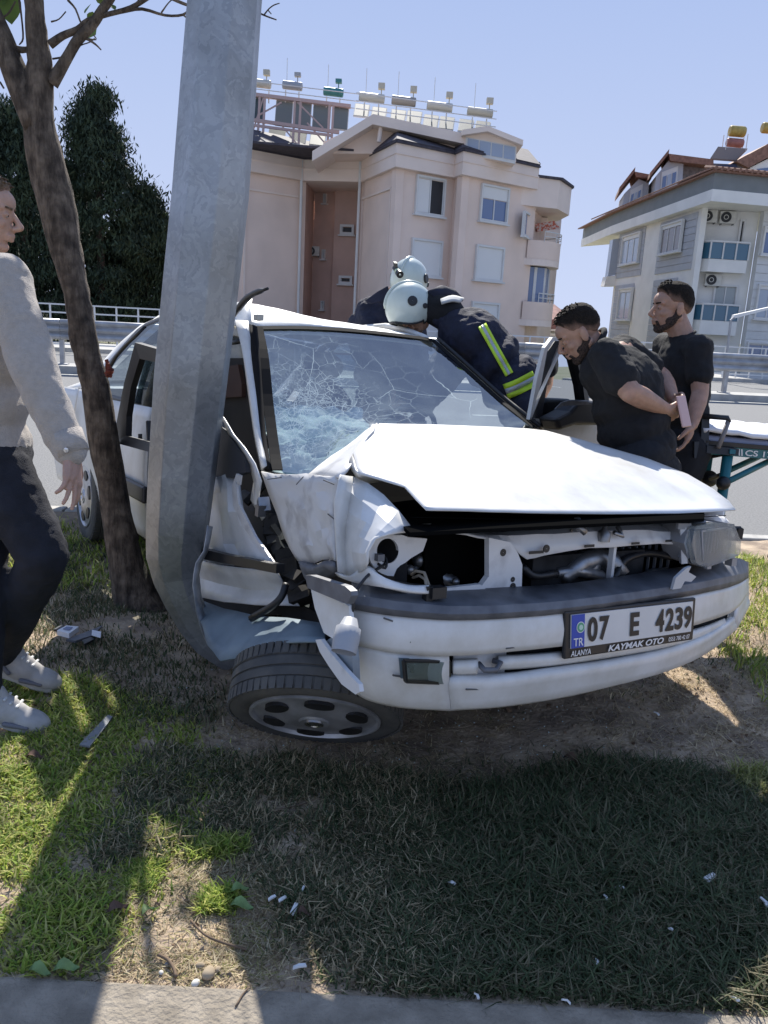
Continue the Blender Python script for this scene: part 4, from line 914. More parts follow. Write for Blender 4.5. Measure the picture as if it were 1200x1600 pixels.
# broken headlamp clip and headlamp
def lamp():
    front = [(1078, 822), (1110, 816), (1139, 818), (1150, 845), (1149, 866), (1125, 876), (1096, 886), (1080, 880), (1072, 850)]
    xs = [3.46, 3.44, 3.38, 3.36, 3.36, 3.42, 3.46, 3.47, 3.48]
    fr = [X(x, y, v) for (x, y), v in zip(front, xs)]
    hb = sheet('headlamp', fr, LENS, car, .018)
    rear = [p+np.array([-.10, 0, 0]) for p in fr]; V = fr+rear; n_ = len(fr); V = [v+np.array([-.008, 0, 0]) for v in V]
    link('lamp_housing', V, [(i, (i+1) % n_, n_+(i+1) % n_, n_+i) for i in range(n_)]+[tuple(range(n_, 2*n_))], mat('housing_grey', (.30, .30, .31), rough=.5), hb, world=False)
    cpt = np.mean(fr, 0)+np.array([-.10, 0, 0]); cc = [cpt+(p-np.array([.1, 0, 0])-cpt+np.array([.06, 0, 0]))*[1, .78, .74] for p in fr]
    V = cc+[c_*.0+cpt+[-.02, 0, 0]+(c_-cpt)*.3 for c_ in cc]; solid(link('reflector', V, [(i, (i+1) % n_, n_+(i+1) % n_, n_+i) for i in range(n_)]+[tuple(range(n_, 2*n_))], mat('reflector', (.75, .75, .78), rough=.35, metal=.6), hb, world=False, smooth=True), .003)
    b = MB(); c0 = cpt+[.06, 0, 0]
    for k in range(9):
        p = X(1100+k*5, 848-k*.5, 3.455-k*.011); b.box(p, (.004, .003, .085))
    b.build('lens_rib', LENS, hb, world=False)
    b = MB(); b.beam(X(1096, 830, 3.475), X(1098, 876, 3.475), .006, .006); b.beam(X(1096, 830, 3.475), X(1140, 824, 3.40), .006, .006); b.build('lens_edge', mat('housing_grey', (.3, .3, .31)), hb, world=False)
    for q in (((1058, 822), (1078, 822)), ((1060, 850), (1076, 852)), ((1062, 866), (1076, 868))):
        b = MB(); b.beam(X(*q[0], 3.44), X(*q[1], 3.45), .012, .02); b.build('lamp_bracket', mat('housing_grey', (.3, .3, .31)), hb, world=False)
    b = MB(); b.beam(X(1066, 824, 3.44), X(1068, 880, 3.45), .018, .02); b.build('lamp_bracket', DIRTY, hb, world=False)
    o = sheet('broken_bracket', [X(x, y, 3.52) for x, y in ((1047, 920), (1052, 902), (1068, 887), (1076, 884), (1072, 893), (1084, 900), (1076, 908), (1066, 907), (1060, 918))], mat('pale_plastic', (.5, .5, .5), rough=.5), car, .01)
    b = MB(); b.box(X(1142, 877, 3.36), (.03, .03, .03)); b.box(X(1106, 886, 3.46), (.012, .022, .012)); b.build('lamp_bracket', mat('housing_grey', (.3, .3, .31)), hb, world=False)
lamp()
# bumper: columns measured along the car's nose
def bumper():
    cols = [ # x, x_car, strip back y, strip top y, strip low y, crease y, lower y, bottom y
        (552, 3.36, 912, 921, 949, 1003, 1055, 1075),
        (580, 3.42, 905, 925, 954, 1010, 1068, 1090),
        (630, 3.47, 915, 931, 961, 1019, 1078, 1101),
        (700, 3.51, 921, 935, 966, 1022, 1082, 1105),
        (780, 3.53, 922, 935, 964, 1017, 1079, 1100),
        (870, 3.54, 918, 932, 957, 1008, 1066, 1087),
        (960, 3.53, 906, 921, 946, 997, 1050, 1067),
        (1040, 3.50, 893, 908, 935, 985, 1032, 1044),
        (1100, 3.45, 882, 898, 925, 970, 1005, 1017),
        (1145, 3.34, 873, 888, 914, 952, 972, 980),
        (1166, 3.18, 880, 893, 903, 925, 936, 942)]
    st, wh, lo = [], [], []
    for (x, xv, yb, ys, yl, yc, yw, ybt) in cols:
        st.append([X(x, yb, xv-.10), X(x, yb*.35+yl*.65, xv+.010), X(x, yb*.18+yl*.82, xv+.016), X(x, yl-1, xv+.010)])
        wh.append([X(x, yl, xv+.004), X(x, (yl+yc)/2, xv+.012), X(x, yc, xv+.006)])
        lo.append([X(x, yc+.8, xv+.000), X(x, (yc+yw)/2, xv+.004), X(x, yw, xv-.004), X(x, ybt, xv-.035), X(x, ybt, xv-.03)+np.array([-.14, 0, .03])])
    st = np.swapaxes(np.array(st), 0, 1); wh = np.swapaxes(np.array(wh), 0, 1); lo = np.swapaxes(np.array(lo), 0, 1)
    bo = patch('bumper', wh, PAINT, car, (3, 4), .01, jitter=.0008)
    patch('rubber_strip', np.stack([np.swapaxes(catmull(np.swapaxes(st, 0, 1)[:, i], 4)[None], 0, 1)[:, 0] for i in range(4)]), RUB, bo, (1, 1), .010, jitter=.0012, crisp=True)
    # lower valance in three pieces: below the fog lamp, grille opening, right
    patch('lower_bumper', lo[:, :4], PAINT, bo, (3, 4), .01, jitter=.0008)
    # grille opening: only bottom part is white
    opn = lo.copy()[:, 3:10]
    ops = [(700, 3.51, 1058), (780, 3.53, 1057), (870, 3.54, 1045), (960, 3.53, 1031), (1040, 3.50, 1014), (1100, 3.45, 993), (1145, 3.34, 963)]
    low = [[X(x, y, xv-.03) for x, xv, y in ops], [X(x, y+4, xv+.004) for x, xv, y in ops]]+[[c for c in r] for r in opn[2:]]
    patch('lower_bumper', np.array(low), PAINT, bo, (3, 4), .01, jitter=.0008)
    patch('lower_bumper', lo[:, 9:], PAINT, bo, (3, 4), .01)
    # recess floor and bars
    back = [[X(x, y, xv-.04) for x, xv, y in ((706, 3.51, 1018), (780, 3.53, 1012), (870, 3.54, 1003), (960, 3.53, 992), (1040, 3.5, 981), (1100, 3.45, 966), (1135, 3.36, 952))],
            [X(x, y, xv-.045) for x, xv, y in ((706, 3.51, 1068), (780, 3.53, 1062), (870, 3.54, 1050), (960, 3.53, 1036), (1040, 3.5, 1018), (1100, 3.45, 997), (1135, 3.36, 972))]]
    patch('grille_back', back, BAY, bo, (1, 3), .004)
    bar = lambda pts, nm='grille_bar', m=PAINT: patch(nm, [[X(x, a, xv) for x, xv, a, _ in pts], [X(x, (a+c)/2, xv+.012) for x, xv, a, c in pts], [X(x, c, xv) for x, xv, _, c in pts]], m, bo, (2, 3), .012)
    bar([(706, 3.50, 1035, 1049), (725, 3.505, 1034, 1049), (744, 3.51, 1033, 1048)])
    bar([(777, 3.515, 1029, 1041), (830, 3.52, 1026, 1038), (885, 3.525, 1021, 1032), (960, 3.52, 1011, 1021), (1040, 3.49, 997, 1007), (1090, 3.445, 984, 993), (1130, 3.36, 970, 976)])
    b = MB()
    for x, y0, y1, xv in ((849, 1040, 1056, 3.50), (905, 1033, 1045, 3.505), (940, 1028, 1040, 3.505), (1000, 1018, 1030, 3.495), (1040, 1008, 1018, 3.48)): b.beam(X(x, y0, xv), X(x, y1, xv), .012, .02)
    b.build('grille_fin', RUB, bo, world=False)
    # tow eye
    b = MB(); b.tube([X(748, 1037, 3.52), X(757, 1047, 3.55), X(775, 1047, 3.555), X(782, 1036, 3.54), X(770, 1032, 3.52)], .008, 8); b.build('tow_eye', RUB, bo, smooth=True, world=False)
    # white filler beside the tow eye
    patch('grille_blank', [[X(708, 1020, 3.49), X(740, 1018, 3.495), X(790, 1012, 3.50)], [X(708, 1066, 3.49), X(740, 1065, 3.495), X(785, 1060, 3.50)]], DIRTY, bo, (2, 2), .006)
    # fog lamp
    q = [X(x, y, 3.505) for x, y in ((630, 1032), (701, 1033), (700, 1067), (633, 1064))]
    fo = sheet('fog_lamp', q, GLASS, bo, .012)
    q2 = [p+np.array([-.035, 0, 0]) for p in q]; cc = np.mean(q, 0)
    b = MB()
    for i in range(4): b.beam(q[i]+[.003, 0, 0], q[(i+1) % 4]+[.003, 0, 0], .010, .008)
    b.build('lamp_rim', BLACK, fo, world=False)
    sheet('reflector', [X(x, y, 3.490) for x, y in ((636, 1036), (686, 1037), (683, 1052), (640, 1050))], mat('fog_reflector', (.35, .38, .42), rough=.15, metal=.8), fo, .003)
    sheet('lamp_back', [p+[-.022, 0, 0] for p in q], mat('fog_back', (.12, .16, .18), rough=.4), fo, .003)
    b = MB(); b.box(X(664, 1044, 3.496), (.006, .022, .03)); b.build('bulb', CHROME, fo, world=False)
    # scratches with raised torn edges
    b = MB()
    for (x0, y0, x1, y1, xv) in ((640, 1003, 672, 1001, 3.495), (650, 1000, 665, 1004, 3.497), (614, 1055, 626, 1057, 3.482), (600, 966, 618, 972, 3.47), (790, 1013, 834, 1007, 3.548), (728, 1077, 765, 1076, 3.53), (830, 1083, 880, 1079, 3.535), (1140, 950, 1147, 943, 3.36)):
        b.beam(X(x0, y0, xv), X(x1, y1, xv), .006, .004)
    b.build('scrape', mat('scrape', (.1, .1, .1), rough=.8), bo, world=False)
    return bo
bo = bumper()
# torn bumper end hanging at the left of the photo
sheet('bumper_end_strip', [Yk(x, y, -.99) for x, y in ((487, 898), (495, 898), (550, 915), (559, 923), (560, 930), (553, 943), (520, 930), (491, 918))], RUB, bo, .02)
sheet('bumper_end', [Yk(x, y, -.97) for x, y in ((492, 921), (520, 932), (551, 946), (553, 962), (560, 995), (531, 1000), (512, 988), (498, 950))], PAINT, bo, .012)
sheet('bumper_tear', [Yk(x, y, -.99) for x, y in ((499, 999), (507, 998), (522, 1018), (545, 1045), (567, 1068), (569, 1080), (562, 1084), (540, 1068), (520, 1040), (506, 1018))], DIRTY, bo, .012)
sheet('lamp_shroud', [Yk(x, y, -.96) for x, y in ((520, 1000), (533, 992), (558, 1000), (562, 1030), (563, 1068), (545, 1050), (522, 1022), (512, 1008))], mat('grey_plastic', (.25, .28, .30), rough=.6, noise_s=8, amt=.3), bo, .02)
b = MB(); c0, c1 = Yk(541, 1000, -1.05), Yk(548, 966, -1.03); d_ = c1-c0; b.lathe(c0, d_, [(-.03, .03), (.0, .032), (np.linalg.norm(d_)*.55, .030), (np.linalg.norm(d_)*.6, .024), (np.linalg.norm(d_), .016), (np.linalg.norm(d_)+.002, .002)], 16)
b.build('turn_lamp_socket', mat('socket_grey', (.33, .34, .36), rough=.5), car, smooth=True, world=False)
b = MB(); b.tube(catmull([Yk(549, 967, -.97), Yk(552, 948, -.97), Yk(556, 925, -.96), Yk(572, 902, -.93), X(588, 890, 3.42), X(600, 882, 3.40), X(592, 872, 3.39)], 4), .0042, 6); b.tube(catmull([X(596, 868, 3.39), X(604, 874, 3.40), X(602, 888, 3.41), X(590, 880, 3.4)], 3), .0035, 6); b.build('hanging_wire', BLACK, car, smooth=True, world=False)
b = MB(); b.box(X(593, 871, 3.41), (.018, .020, .018)); b.build('plug', RUB, car, world=False)
# right front wing (left in the photo)
FG = [[(530, 742, 'y', -.93), (552, 747, 'y', -.85), (575, 757, 'y', -.84), (600, 776, 'x', 3.32), (622, 800, 'x', 3.38), (645, 831, 'x', 3.42)],
      [(526, 762, 'y', -.945), (548, 772, 'y', -.89), (568, 786, 'y', -.88), (588, 803, 'x', 3.36), (606, 820, 'x', 3.42), (622, 834, 'x', 3.44)],
      [(521, 784, 'y', -.955), (545, 800, 'y', -.90), (566, 813, 'y', -.90), (582, 823, 'x', 3.38), (596, 831, 'x', 3.43), (606, 837, 'x', 3.445)],
      [(522, 815, 'y', -.95), (540, 826, 'y', -.905), (556, 836, 'y', -.905), (570, 843, 'x', 3.39), (580, 848, 'x', 3.42), (588, 843, 'x', 3.44)],
      [(524, 852, 'y', -.94), (540, 858, 'y', -.91), (553, 862, 'y', -.91), (563, 864, 'x', 3.39), (572, 866, 'x', 3.42), (577, 862, 'x', 3.44)],
      [(527, 893, 'y', -.94), (543, 899, 'y', -.91), (556, 897, 'y', -.90), (566, 893, 'x', 3.40), (572, 889, 'x', 3.42), (576, 880, 'x', 3.44)]]
def kk(p): return K(p[0], p[1], **{p[2]: p[3]})
wing = patch('front_wing', [[kk(p) for p in r] for r in FG], PAINT, car, (2, 2), .006, crisp=11)
patch('front_wing_lower', [[kk(p) for p in r] for r in [[(528, 893, 'y', -.88), (550, 899, 'y', -.90), (576, 884, 'x', 3.42), (600, 904, 'x', 3.455), (635, 917, 'x', 3.47), (668, 916, 'x', 3.48)], [(533, 899, 'y', -.88), (555, 908, 'y', -.90), (585, 914, 'x', 3.44), (610, 921, 'x', 3.47), (640, 927, 'x', 3.485), (667, 929, 'x', 3.49)]]], PAINT, wing, (3, 3), .01)
# wing top running back to the windscreen
patch('wing_top', [[Yk(484, 742, -.76), Yk(520, 715, -.72), Yk(556, 688, -.66), Yk(591, 662, -.58)], [Yk(512, 748, -.83), Yk(532, 728, -.80), Yk(554, 706, -.74), Yk(585, 674, -.64)], [Yk(534, 748, -.88), Yk(544, 736, -.86), Yk(552, 722, -.82), Yk(566, 695, -.74)]], DIRTY, car, (2, 2), .006, jitter=.006, crisp=True)
# crushed scuttle and wing side between door pillar and wing
SG = [[(411, 737), (430, 740), (455, 741), (480, 740), (505, 745), (531, 744)],
      [(421, 770), (440, 772), (462, 765), (485, 770), (508, 768), (527, 772)],
      [(434, 800), (452, 796), (470, 798), (490, 792), (510, 797), (523, 792)],
      [(443, 830), (460, 832), (478, 826), (496, 830), (512, 824), (525, 828)],
      [(455, 855), (468, 858), (484, 851), (500, 856), (515, 850), (526, 858)],
      [(466, 874), (478, 879), (492, 880), (505, 874), (517, 873), (527, 876)]]
dent = [[0, .02, -.01, .02, .0, 0], [.02, -.02, .02, -.02, .02, 0], [0, .02, -.03, .01, -.03, 0], [.02, -.02, .02, -.03, .02, 0], [0, .02, -.02, .02, -.02, 0], [.04, .03, .04, .02, .03, 0]]
patch('crushed_wing', [[Yk(x, y, -.82-.04*(j/5)+dent[i][j]*.55) for j, (x, y) in enumerate(r)] for i, r in enumerate(SG)], DIRTY, car, (2, 2), .006, jitter=.003, crisp=22)
for (x0, y0, x1, y1) in ((418, 749, 440, 746), (463, 757, 474, 745), (505, 750, 522, 757), (512, 803, 522, 811)):
    b = MB(); b.beam(Yk(x0, y0, -.872), Yk(x1, y1, -.885), .0015, .003); b.build('scrape', mat('scrape', (.1, .1, .1), rough=.8), car, world=False)
patch('torn_sill', [[Yk(466, 876, -.80), Yk(490, 883, -.82), Yk(510, 878, -.82), Yk(527, 877, -.84)], [Yk(470, 886, -.84), Yk(490, 892, -.86), Yk(510, 887, -.86), Yk(528, 886, -.87)], [Yk(478, 905, -.80), Yk(492, 912, -.8), Yk(512, 905, -.8), Yk(530, 900, -.82)]], RUB, car, (3, 3), .006, jitter=.01)
# pillar, header, roof
AP = [[Yk(371, 507, -.60), Yk(391, 508, -.56)], [Yk(380, 560, -.63), Yk(396, 560, -.59)], [Yk(388, 620, -.67), Yk(402, 620, -.63)], [Yk(398, 690, -.71), Yk(410, 690, -.68)], [Yk(408, 737, -.74), Yk(417, 737, -.72)]]
patch('windscreen_pillar', AP, PAINT, car, (3, 2), .03)
patch('pillar_trim', [[Yk(389, 508, -.565), Yk(402, 511, -.555)], [Yk(395, 560, -.60), Yk(407, 560, -.59)], [Yk(401, 620, -.64), Yk(411, 620, -.63)], [Yk(409, 690, -.69), Yk(417, 690, -.68)], [Yk(415, 736, -.725), Yk(426, 736, -.715)]], SEAL, car, (3, 1), .015)
hdr = [Yk(394, 509, -.565), X(435, 509, 1.52), X(475, 510, 1.54), X(515, 512, 1.55), X(558, 516, 1.55), X(600, 520, 1.55), X(642, 525, 1.54), X(681, 532, 1.50)]
roofpx = [[(394, 509), (475, 509), (558, 515), (642, 524), (681, 532)],
          [(385, 496), (470, 496), (556, 506), (640, 519), (676, 530)],
          [(376, 484), (460, 484), (545, 498), (630, 514), (672, 528)],
          [(380, 472), (450, 476), (530, 489), (615, 508), (668, 526)],
          [(399, 467), (455, 473), (520, 486), (605, 505), (664, 525)]]
RG = []
yy_ = [-.57, -.30, 0, .35, .57]
for i in range(7):
    t = i/6; xr = sx(1.52-1.12*t); row = []
    for j, y in enumerate(yy_):
        z = 1.39+.075*math.sin(math.pi*min(t*.60+.06, 1))*1.0 - .025*(abs(y)/.57)**2 + (.012 if i else 0)
        row.append([xr, y*(1-.04*t), z-.03*t*t])
    RG.append(row)
RG = np.array(RG)
RG[0] = [hdr[0], hdr[2], hdr[4], hdr[6], hdr[7]]
# buckled front right corner of the roof, pushed up by the post
RG[1, 0] += (0, .02, .05); RG[1, 1] += (0, 0, .035); RG[2, 0] += (0, .03, .05); RG[2, 1] += (0, 0, .02); RG[3, 0] += (0, .03, .02)
roof = patch('roof', RG, PAINT, car, (4, 5), .012, jitter=.003)
patch('roof_lining', RG[:, :]-np.array([0, 0, .035]), CREAM, roof, (2, 2), .006)
# roof side: crumpled rail hanging over the open window
patch('roof_rail', [[Yk(360, 476, -.58), Yk(372, 474, -.57), Yk(393, 468, -.50)], [Yk(358, 495, -.62), Yk(371, 500, -.60), Yk(392, 500, -.56)], [Yk(356, 507, -.64), Yk(368, 510, -.62), Yk(390, 511, -.57)]], PAINT, roof, (2, 2), .006, jitter=.006, crisp=True)
patch('grab_trim', [[Yk(352, 512, -.60), Yk(366, 508, -.60), Yk(376, 516, -.59)], [Yk(352, 530, -.61), Yk(366, 526, -.61), Yk(378, 530, -.60)]], CREAM, roof, (2, 2), .02)
patch('grab_shadow', [[Yk(350, 528, -.62), Yk(364, 534, -.62), Yk(380, 530, -.61)], [Yk(350, 534, -.62), Yk(364, 539, -.62), Yk(380, 536, -.61)]], BLACK, roof, (2, 2), .02)
patch('b_panel', [[Yk(345, 535, -.50), Yk(366, 536, -.50), Yk(381, 534, -.5)], [Yk(343, 572, -.52), Yk(364, 572, -.52), Yk(384, 580, -.52)]], CREAM, car, (2, 2), .01)
b = MB(); b.tube(catmull([Yk(361, 498, -.64), Yk(371, 484, -.66), Yk(382, 470, -.68), Yk(396, 459, -.70), Yk(418, 451, -.72)], 4), [.012]*5+[.014]*6+[.012]*4+[.006]*2, 8); b.build('torn_door_seal', BLACK, roof, smooth=True, world=False)
b = MB(); b.box(Yk(401, 500, -.54)+[.02, 0, .01], (.05, .03, .025)); b.build('torn_clip', CREAM, roof, world=False)
# windscreen
WG = [[(396, 511, 'y', -.555), (475, 511, 'x', 1.545), (558, 516, 'x', 1.555), (641, 525, 'x', 1.545), (678, 531, 'x', 1.50)],
      [(405, 560, 'y', -.59), (490, 566, 'x', 1.77), (580, 570, 'x', 1.80), (670, 575, 'x', 1.76), (722, 570, 'x', 1.70)],
      [(412, 635, 'y', -.635), (500, 628, 'x', 2.02), (600, 626, 'x', 2.05), (700, 625, 'x', 1.98), (775, 618, 'x', 1.90)],
      [(420, 700, 'y', -.68), (505, 690, 'x', 2.20), (605, 670, 'x', 2.28), (730, 662, 'x', 2.18), (808, 645, 'x', 2.05)],
      [(425, 735, 'y', -.71), (500, 738, 'x', 2.36), (600, 690, 'x', 2.44), (740, 684, 'x', 2.34), (838, 669, 'x', 2.16)]]
WGp = np.array([[kk(p) for p in r] for r in WG])
patch('windscreen', WGp, WSCREEN, car, (5, 5), .0, uv=True)
# black ceramic border of the windscreen (thin strips just inside the glass)
def edge_strip(pts, wdt, inward, nm='windscreen_seal', m=SEAL, par=None):
    pts = catmull(np.array(pts), 4); q = [p+np.asarray(inward)*wdt for p in pts]
    o = link(nm, list(pts)+q, [(i, i+1, len(pts)+i+1, len(pts)+i) for i in range(len(pts)-1)], m, par or car, world=False); return solid(o, .004)
edge_strip(WGp[0]+[0, 0, .002], .028, nrm(WGp[1, 2]-WGp[0, 2])); edge_strip(WGp[:, 4]+[0, .004, 0], .035, (0, -1, 0)); edge_strip(WGp[:, 0]+[0, .0, .003], .045, (0, 1, .02))
edge_strip(WGp[4, :]+[-.02, 0, -.012], .05, (1, 0, -.35)); 
patch('windscreen_pillar', [[p+[0, .012, .004], p+[-.02, .05, -.01]] for p in WGp[:, 4]], BLACK, car, (3, 1), .02)
patch('windscreen_pillar', [[p+[-.03, .045, -.004], p+[-.06, .075, -.03]] for p in WGp[:, 4]], PAINT, car, (3, 1), .02)
# dashboard, wheel, seats
b = MB(); b.hexa([(1.70, -.62, .35), (2.15, -.62, .35), (2.10, .64, .45), (1.70, .64, .45), (1.70, -.62, .60), (2.10, -.60, .58), (2.02, .64, .88), (1.70, .64, .88)]); bevel(b.build('dashboard', mat('dash_grey', (.055, .055, .06), rough=.7), car, world=False), .05, 3)
def seat(y, x0=.95, s=1.0):
    G = MB(); b = MB(); b.ell((x0+.10, y, .48), (.29, .25, .11)); o = b.build('seat', SEAT, car, smooth=True, world=False)
    b = MB(); ax = np.array([[.96, 0, .25], [0, 1, 0], [-.25, 0, .96]]); b.ell((x0-.20, y, .80), (.10, .24, .36), ax); b.build('backrest', SEAT, o, smooth=True, world=False)
    b = MB(); b.ell((x0-.29, y, 1.22), (.06, .14, .09), ax); b.build('headrest', SEAT, o, smooth=True, world=False)
seat(.36); seat(-.30, .85)
b = MB(); b.ell((-.25, 0, .80), (.14, .62, .34), np.array([[.96, 0, .25], [0, 1, 0], [-.25, 0, .96]])); b.ell((.12, 0, .48), (.30, .62, .12)); b.build('rear_bench', SEAT, car, smooth=True, world=False)
b = MB(); c = np.array([1.62, .36, .86]); d = nrm((-1, 0, .45)); a_ = nrm(np.cross(d, (0, 1, 0))); ring = [c+.185*(math.cos(t)*np.array([0, 1, 0])+math.sin(t)*a_) for t in np.linspace(0, 2*math.pi, 28)]; b.tube(ring, .014, 8)
b.tube([c+[0, -.18, 0], c+[.02, 0, -.01], c+[0, .18, 0]], .02, 8); b.ell(c+[.02, 0, -.01], .05); b.build('steering_wheel', BLACK, car, smooth=True, world=False)
# blown airbag pushed against the windscreen
def bag():
    G = []
    for i in range(9):
        v = .40+.56*i/8; row = []
        for j in range(11):
            u = .03+.46*j/10; gi, gj = v*4, u*4; i0, j0 = min(int(gi), 3), min(int(gj), 3); fi, fj = gi-i0, gj-j0
            p = (WGp[i0, j0]*(1-fj)+WGp[i0, j0+1]*fj)*(1-fi)+(WGp[i0+1, j0]*(1-fj)+WGp[i0+1, j0+1]*fj)*fi
            edge = max(0, .10-abs(.5-i/8)*-.0) if False else 0
            dd = .085+.10*max(0, (j/10-.55))**1.2+.20*max(0, .35-i/8)+.035*noise.noise(Vector((i*.9, j*.8, 2)))
            row.append(p+np.array([-.75, 0, -.66])*dd)
        G.append(row)
    patch('airbag', G, AIRBAG, car, (4, 4), .006, jitter=.030, crisp=24)
bag()
# side view: rear door, rear wing, glass
BODYY = lambda z: -.80-.045*math.sin(math.pi*min(max((z-.25)/.75, 0), 1))
def side_panel(name, xs, ztop, arch=None, m=PAINT, side=-1, zbot=.24):
    G = []
    for k in range(7):
        row = []
        for x in xs:
            zb = zbot
            if arch: 
                dx = abs(x-arch)
                if dx < .36: zb = .31+math.sqrt(.36**2-dx**2)
            z = zb+(ztop(x)-zb)*k/6; row.append([sx(x), 0, z])
        G.append(row)
    for r in G:
        for p in r: p[1] = BODYY(p[2])*(-1 if side > 0 else 1)
    return patch(name, G, m, car, (2, 2), .012)
belt = lambda x: .93 if x > .3 else .93+.03*min((.3-x)/.5, 1)
side_panel('rear_wing', [-.98, -.8, -.55, -.37, -.36, -.30, -.18, 0, .18, .30, .355, .36, .40], belt, 0.0)
side_panel('rear_door', [.41, .55, .75, .95, 1.12], belt)
side_panel('rear_wing', [-.98, -.8, -.55, -.37, -.36, -.30, -.18, 0, .18, .30, .355, .36, .40], belt, 0.0, side=1)
side_panel('rear_door', [.41, .55, .75, .95, 1.15], belt, side=1)
side_panel('front_wing', [2.20, 2.27, 2.275, 2.36, 2.5, 2.64, 2.8, 2.94, 3.0, 3.02, 3.2], lambda x: .78-.05*(x-2.2), 2.64, side=1)
b = MB(); b.box((.70, -.862, .50), (.98, .03, .085)); o = b.build('rub_strip', BLACK, car, world=False); bevel(o, .012, 3)
b = MB(); b.box((-1.1, -.845, .52), (.50, .03, .085)); bevel(b.build('rub_strip', BLACK, car, world=False), .012, 3)
# roof pillars and side glass (right side and left side)
for sd in (-1, 1):
    def q(x, y, z): return (sx(x), y*sd, z+.055*(z > 1.1)*(x < 1.3))
    patch('rear_pillar', [[q(.40, .555, 1.375), q(.15, .57, 1.34)], [q(.12, .63, 1.22), q(-.12, .64, 1.20)], [q(-.20, .72, 1.06), q(-.46, .72, 1.04)], [q(-.42, .79, .955), q(-.78, .79, .955)]], PAINT, car, (3, 2), .02)
    patch('roof_side_rail', [[q(1.45, .555, 1.395), q(1.0, .565, 1.42), q(.40, .555, 1.385)], [q(1.45, .605, 1.35), q(1.0, .615, 1.37), q(.36, .605, 1.335)]], PAINT, car, (2, 3), .02)
    patch('window_trim', [[q(1.42, .612, 1.352), q(1.0, .622, 1.372), q(.36, .613, 1.338), q(.10, .66, 1.21), q(-.22, .735, 1.045)], [q(1.42, .63, 1.325), q(1.0, .64, 1.345), q(.38, .635, 1.31), q(.16, .672, 1.19), q(-.12, .742, 1.03)]], BLACK, car, (1, 3), .012)
    gp = patch('rear_side_glass', [[q(1.1, .640, 1.33), q(.75, .64, 1.34), q(.40, .632, 1.31)], [q(1.1, .72, 1.13), q(.75, .72, 1.13), q(.12, .71, 1.13)], [q(1.1, .79, .945), q(.7, .79, .945), q(-.02, .785, .955)]], GLASS, car, (3, 3), 0)
    patch('quarter_glass', [[q(.28, .655, 1.265), q(.12, .675, 1.19)], [q(.05, .755, 1.04), q(-.15, .75, 1.02)], [q(-.02, .787, .962), q(-.28, .775, .965)]], GLASS, car, (2, 2), 0)
    patch('door_pillar', [[q(.42, .640, 1.315), q(.36, .642, 1.31)], [q(.13, .72, 1.13), q(.07, .72, 1.12)], [q(.02, .795, .945), q(-.05, .795, .945)]], BLACK, car, (3, 1), .02)
    patch('belt_trim', [[q(1.14, .802, .955), q(.5, .802, .955), q(-.30, .80, .972)], [q(1.14, .812, .925), q(.5, .812, .925), q(-.36, .808, .95)]], BLACK, car, (1, 3), .012)
# boot and rear
patch('boot_lid', [[(sx(-.42), -.70, .965), (sx(-.42), 0, 1.0), (sx(-.42), .70, .965)], [(sx(-.75), -.73, .965), (sx(-.75), 0, .995), (sx(-.75), .73, .965)], [(sx(-1.0), -.72, .93), (sx(-1.02), 0, .95), (sx(-1.0), .72, .93)], [(sx(-1.05), -.72, .60), (sx(-1.07), 0, .60), (sx(-1.05), .72, .6)], [(sx(-1.0), -.70, .28), (sx(-1.04), 0, .28), (sx(-1.0), .7, .28)]], PAINT, car, (3, 4), .012)
patch('rear_window', [[(sx(.38), -.54, 1.365), (sx(.34), 0, 1.395), (sx(.38), .54, 1.365)], [(sx(-.02), -.60, 1.19), (sx(-.06), 0, 1.22), (sx(-.02), .6, 1.19)], [(sx(-.42), -.67, .985), (sx(-.46), 0, 1.01), (sx(-.42), .67, .985)]], GLASS, car, (3, 3), 0)
b = MB(); b.hexa([(-1.4, -.74, .20), (2.9, -.70, .24), (2.9, .74, .24), (-1.4, .74, .20), (-1.4, -.74, .30), (2.9, -.70, .32), (2.9, .74, .32), (-1.4, .74, .30)]); b.build('floor_pan', DARK, car, world=False)
b = MB(); b.box((1.6, .80, .26), (1.9, .08, .12)); b.build('sill', PAINT, car, world=False)
# displaced black frame of the rear door window
fr_o = [(221, 535), (243, 541), (243, 562)]
def ringsheet(name, outer, inner, m, par, th):
    n_ = len(outer); V = list(outer)+list(inner); F = [(i, (i+1) % n_, n_+(i+1) % n_, n_+i) for i in range(n_)]; o = link(name, V, F, m, par, world=False); solid(o, th); return o
DY = -.93
ringsheet('door_window_frame', [Yk(x, y, DY) for x, y in ((221, 535), (262, 547), (262, 712), (188, 692), (191, 662), (203, 600))], [Yk(x, y, DY+.01) for x, y in ((228, 560), (255, 566), (255, 695), (206, 682), (207, 650), (214, 605))], BLACK, car, .03)
sheet('door_glass', [Yk(x, y, DY+.015) for x, y in ((228, 560), (255, 566), (255, 640), (211, 630))], GLASS, car, .004)
b = MB(); b.tube([Yk(219, 678, DY+.02), Yk(219, 688, DY+.02)], .010, 8); b.build('lock_button', BLACK, car, world=False); b = MB(); b.beam(Yk(232, 658, DY+.02), Yk(234, 690, DY+.02), .02, .02); b.build('door_lock', BLACK, car, world=False)
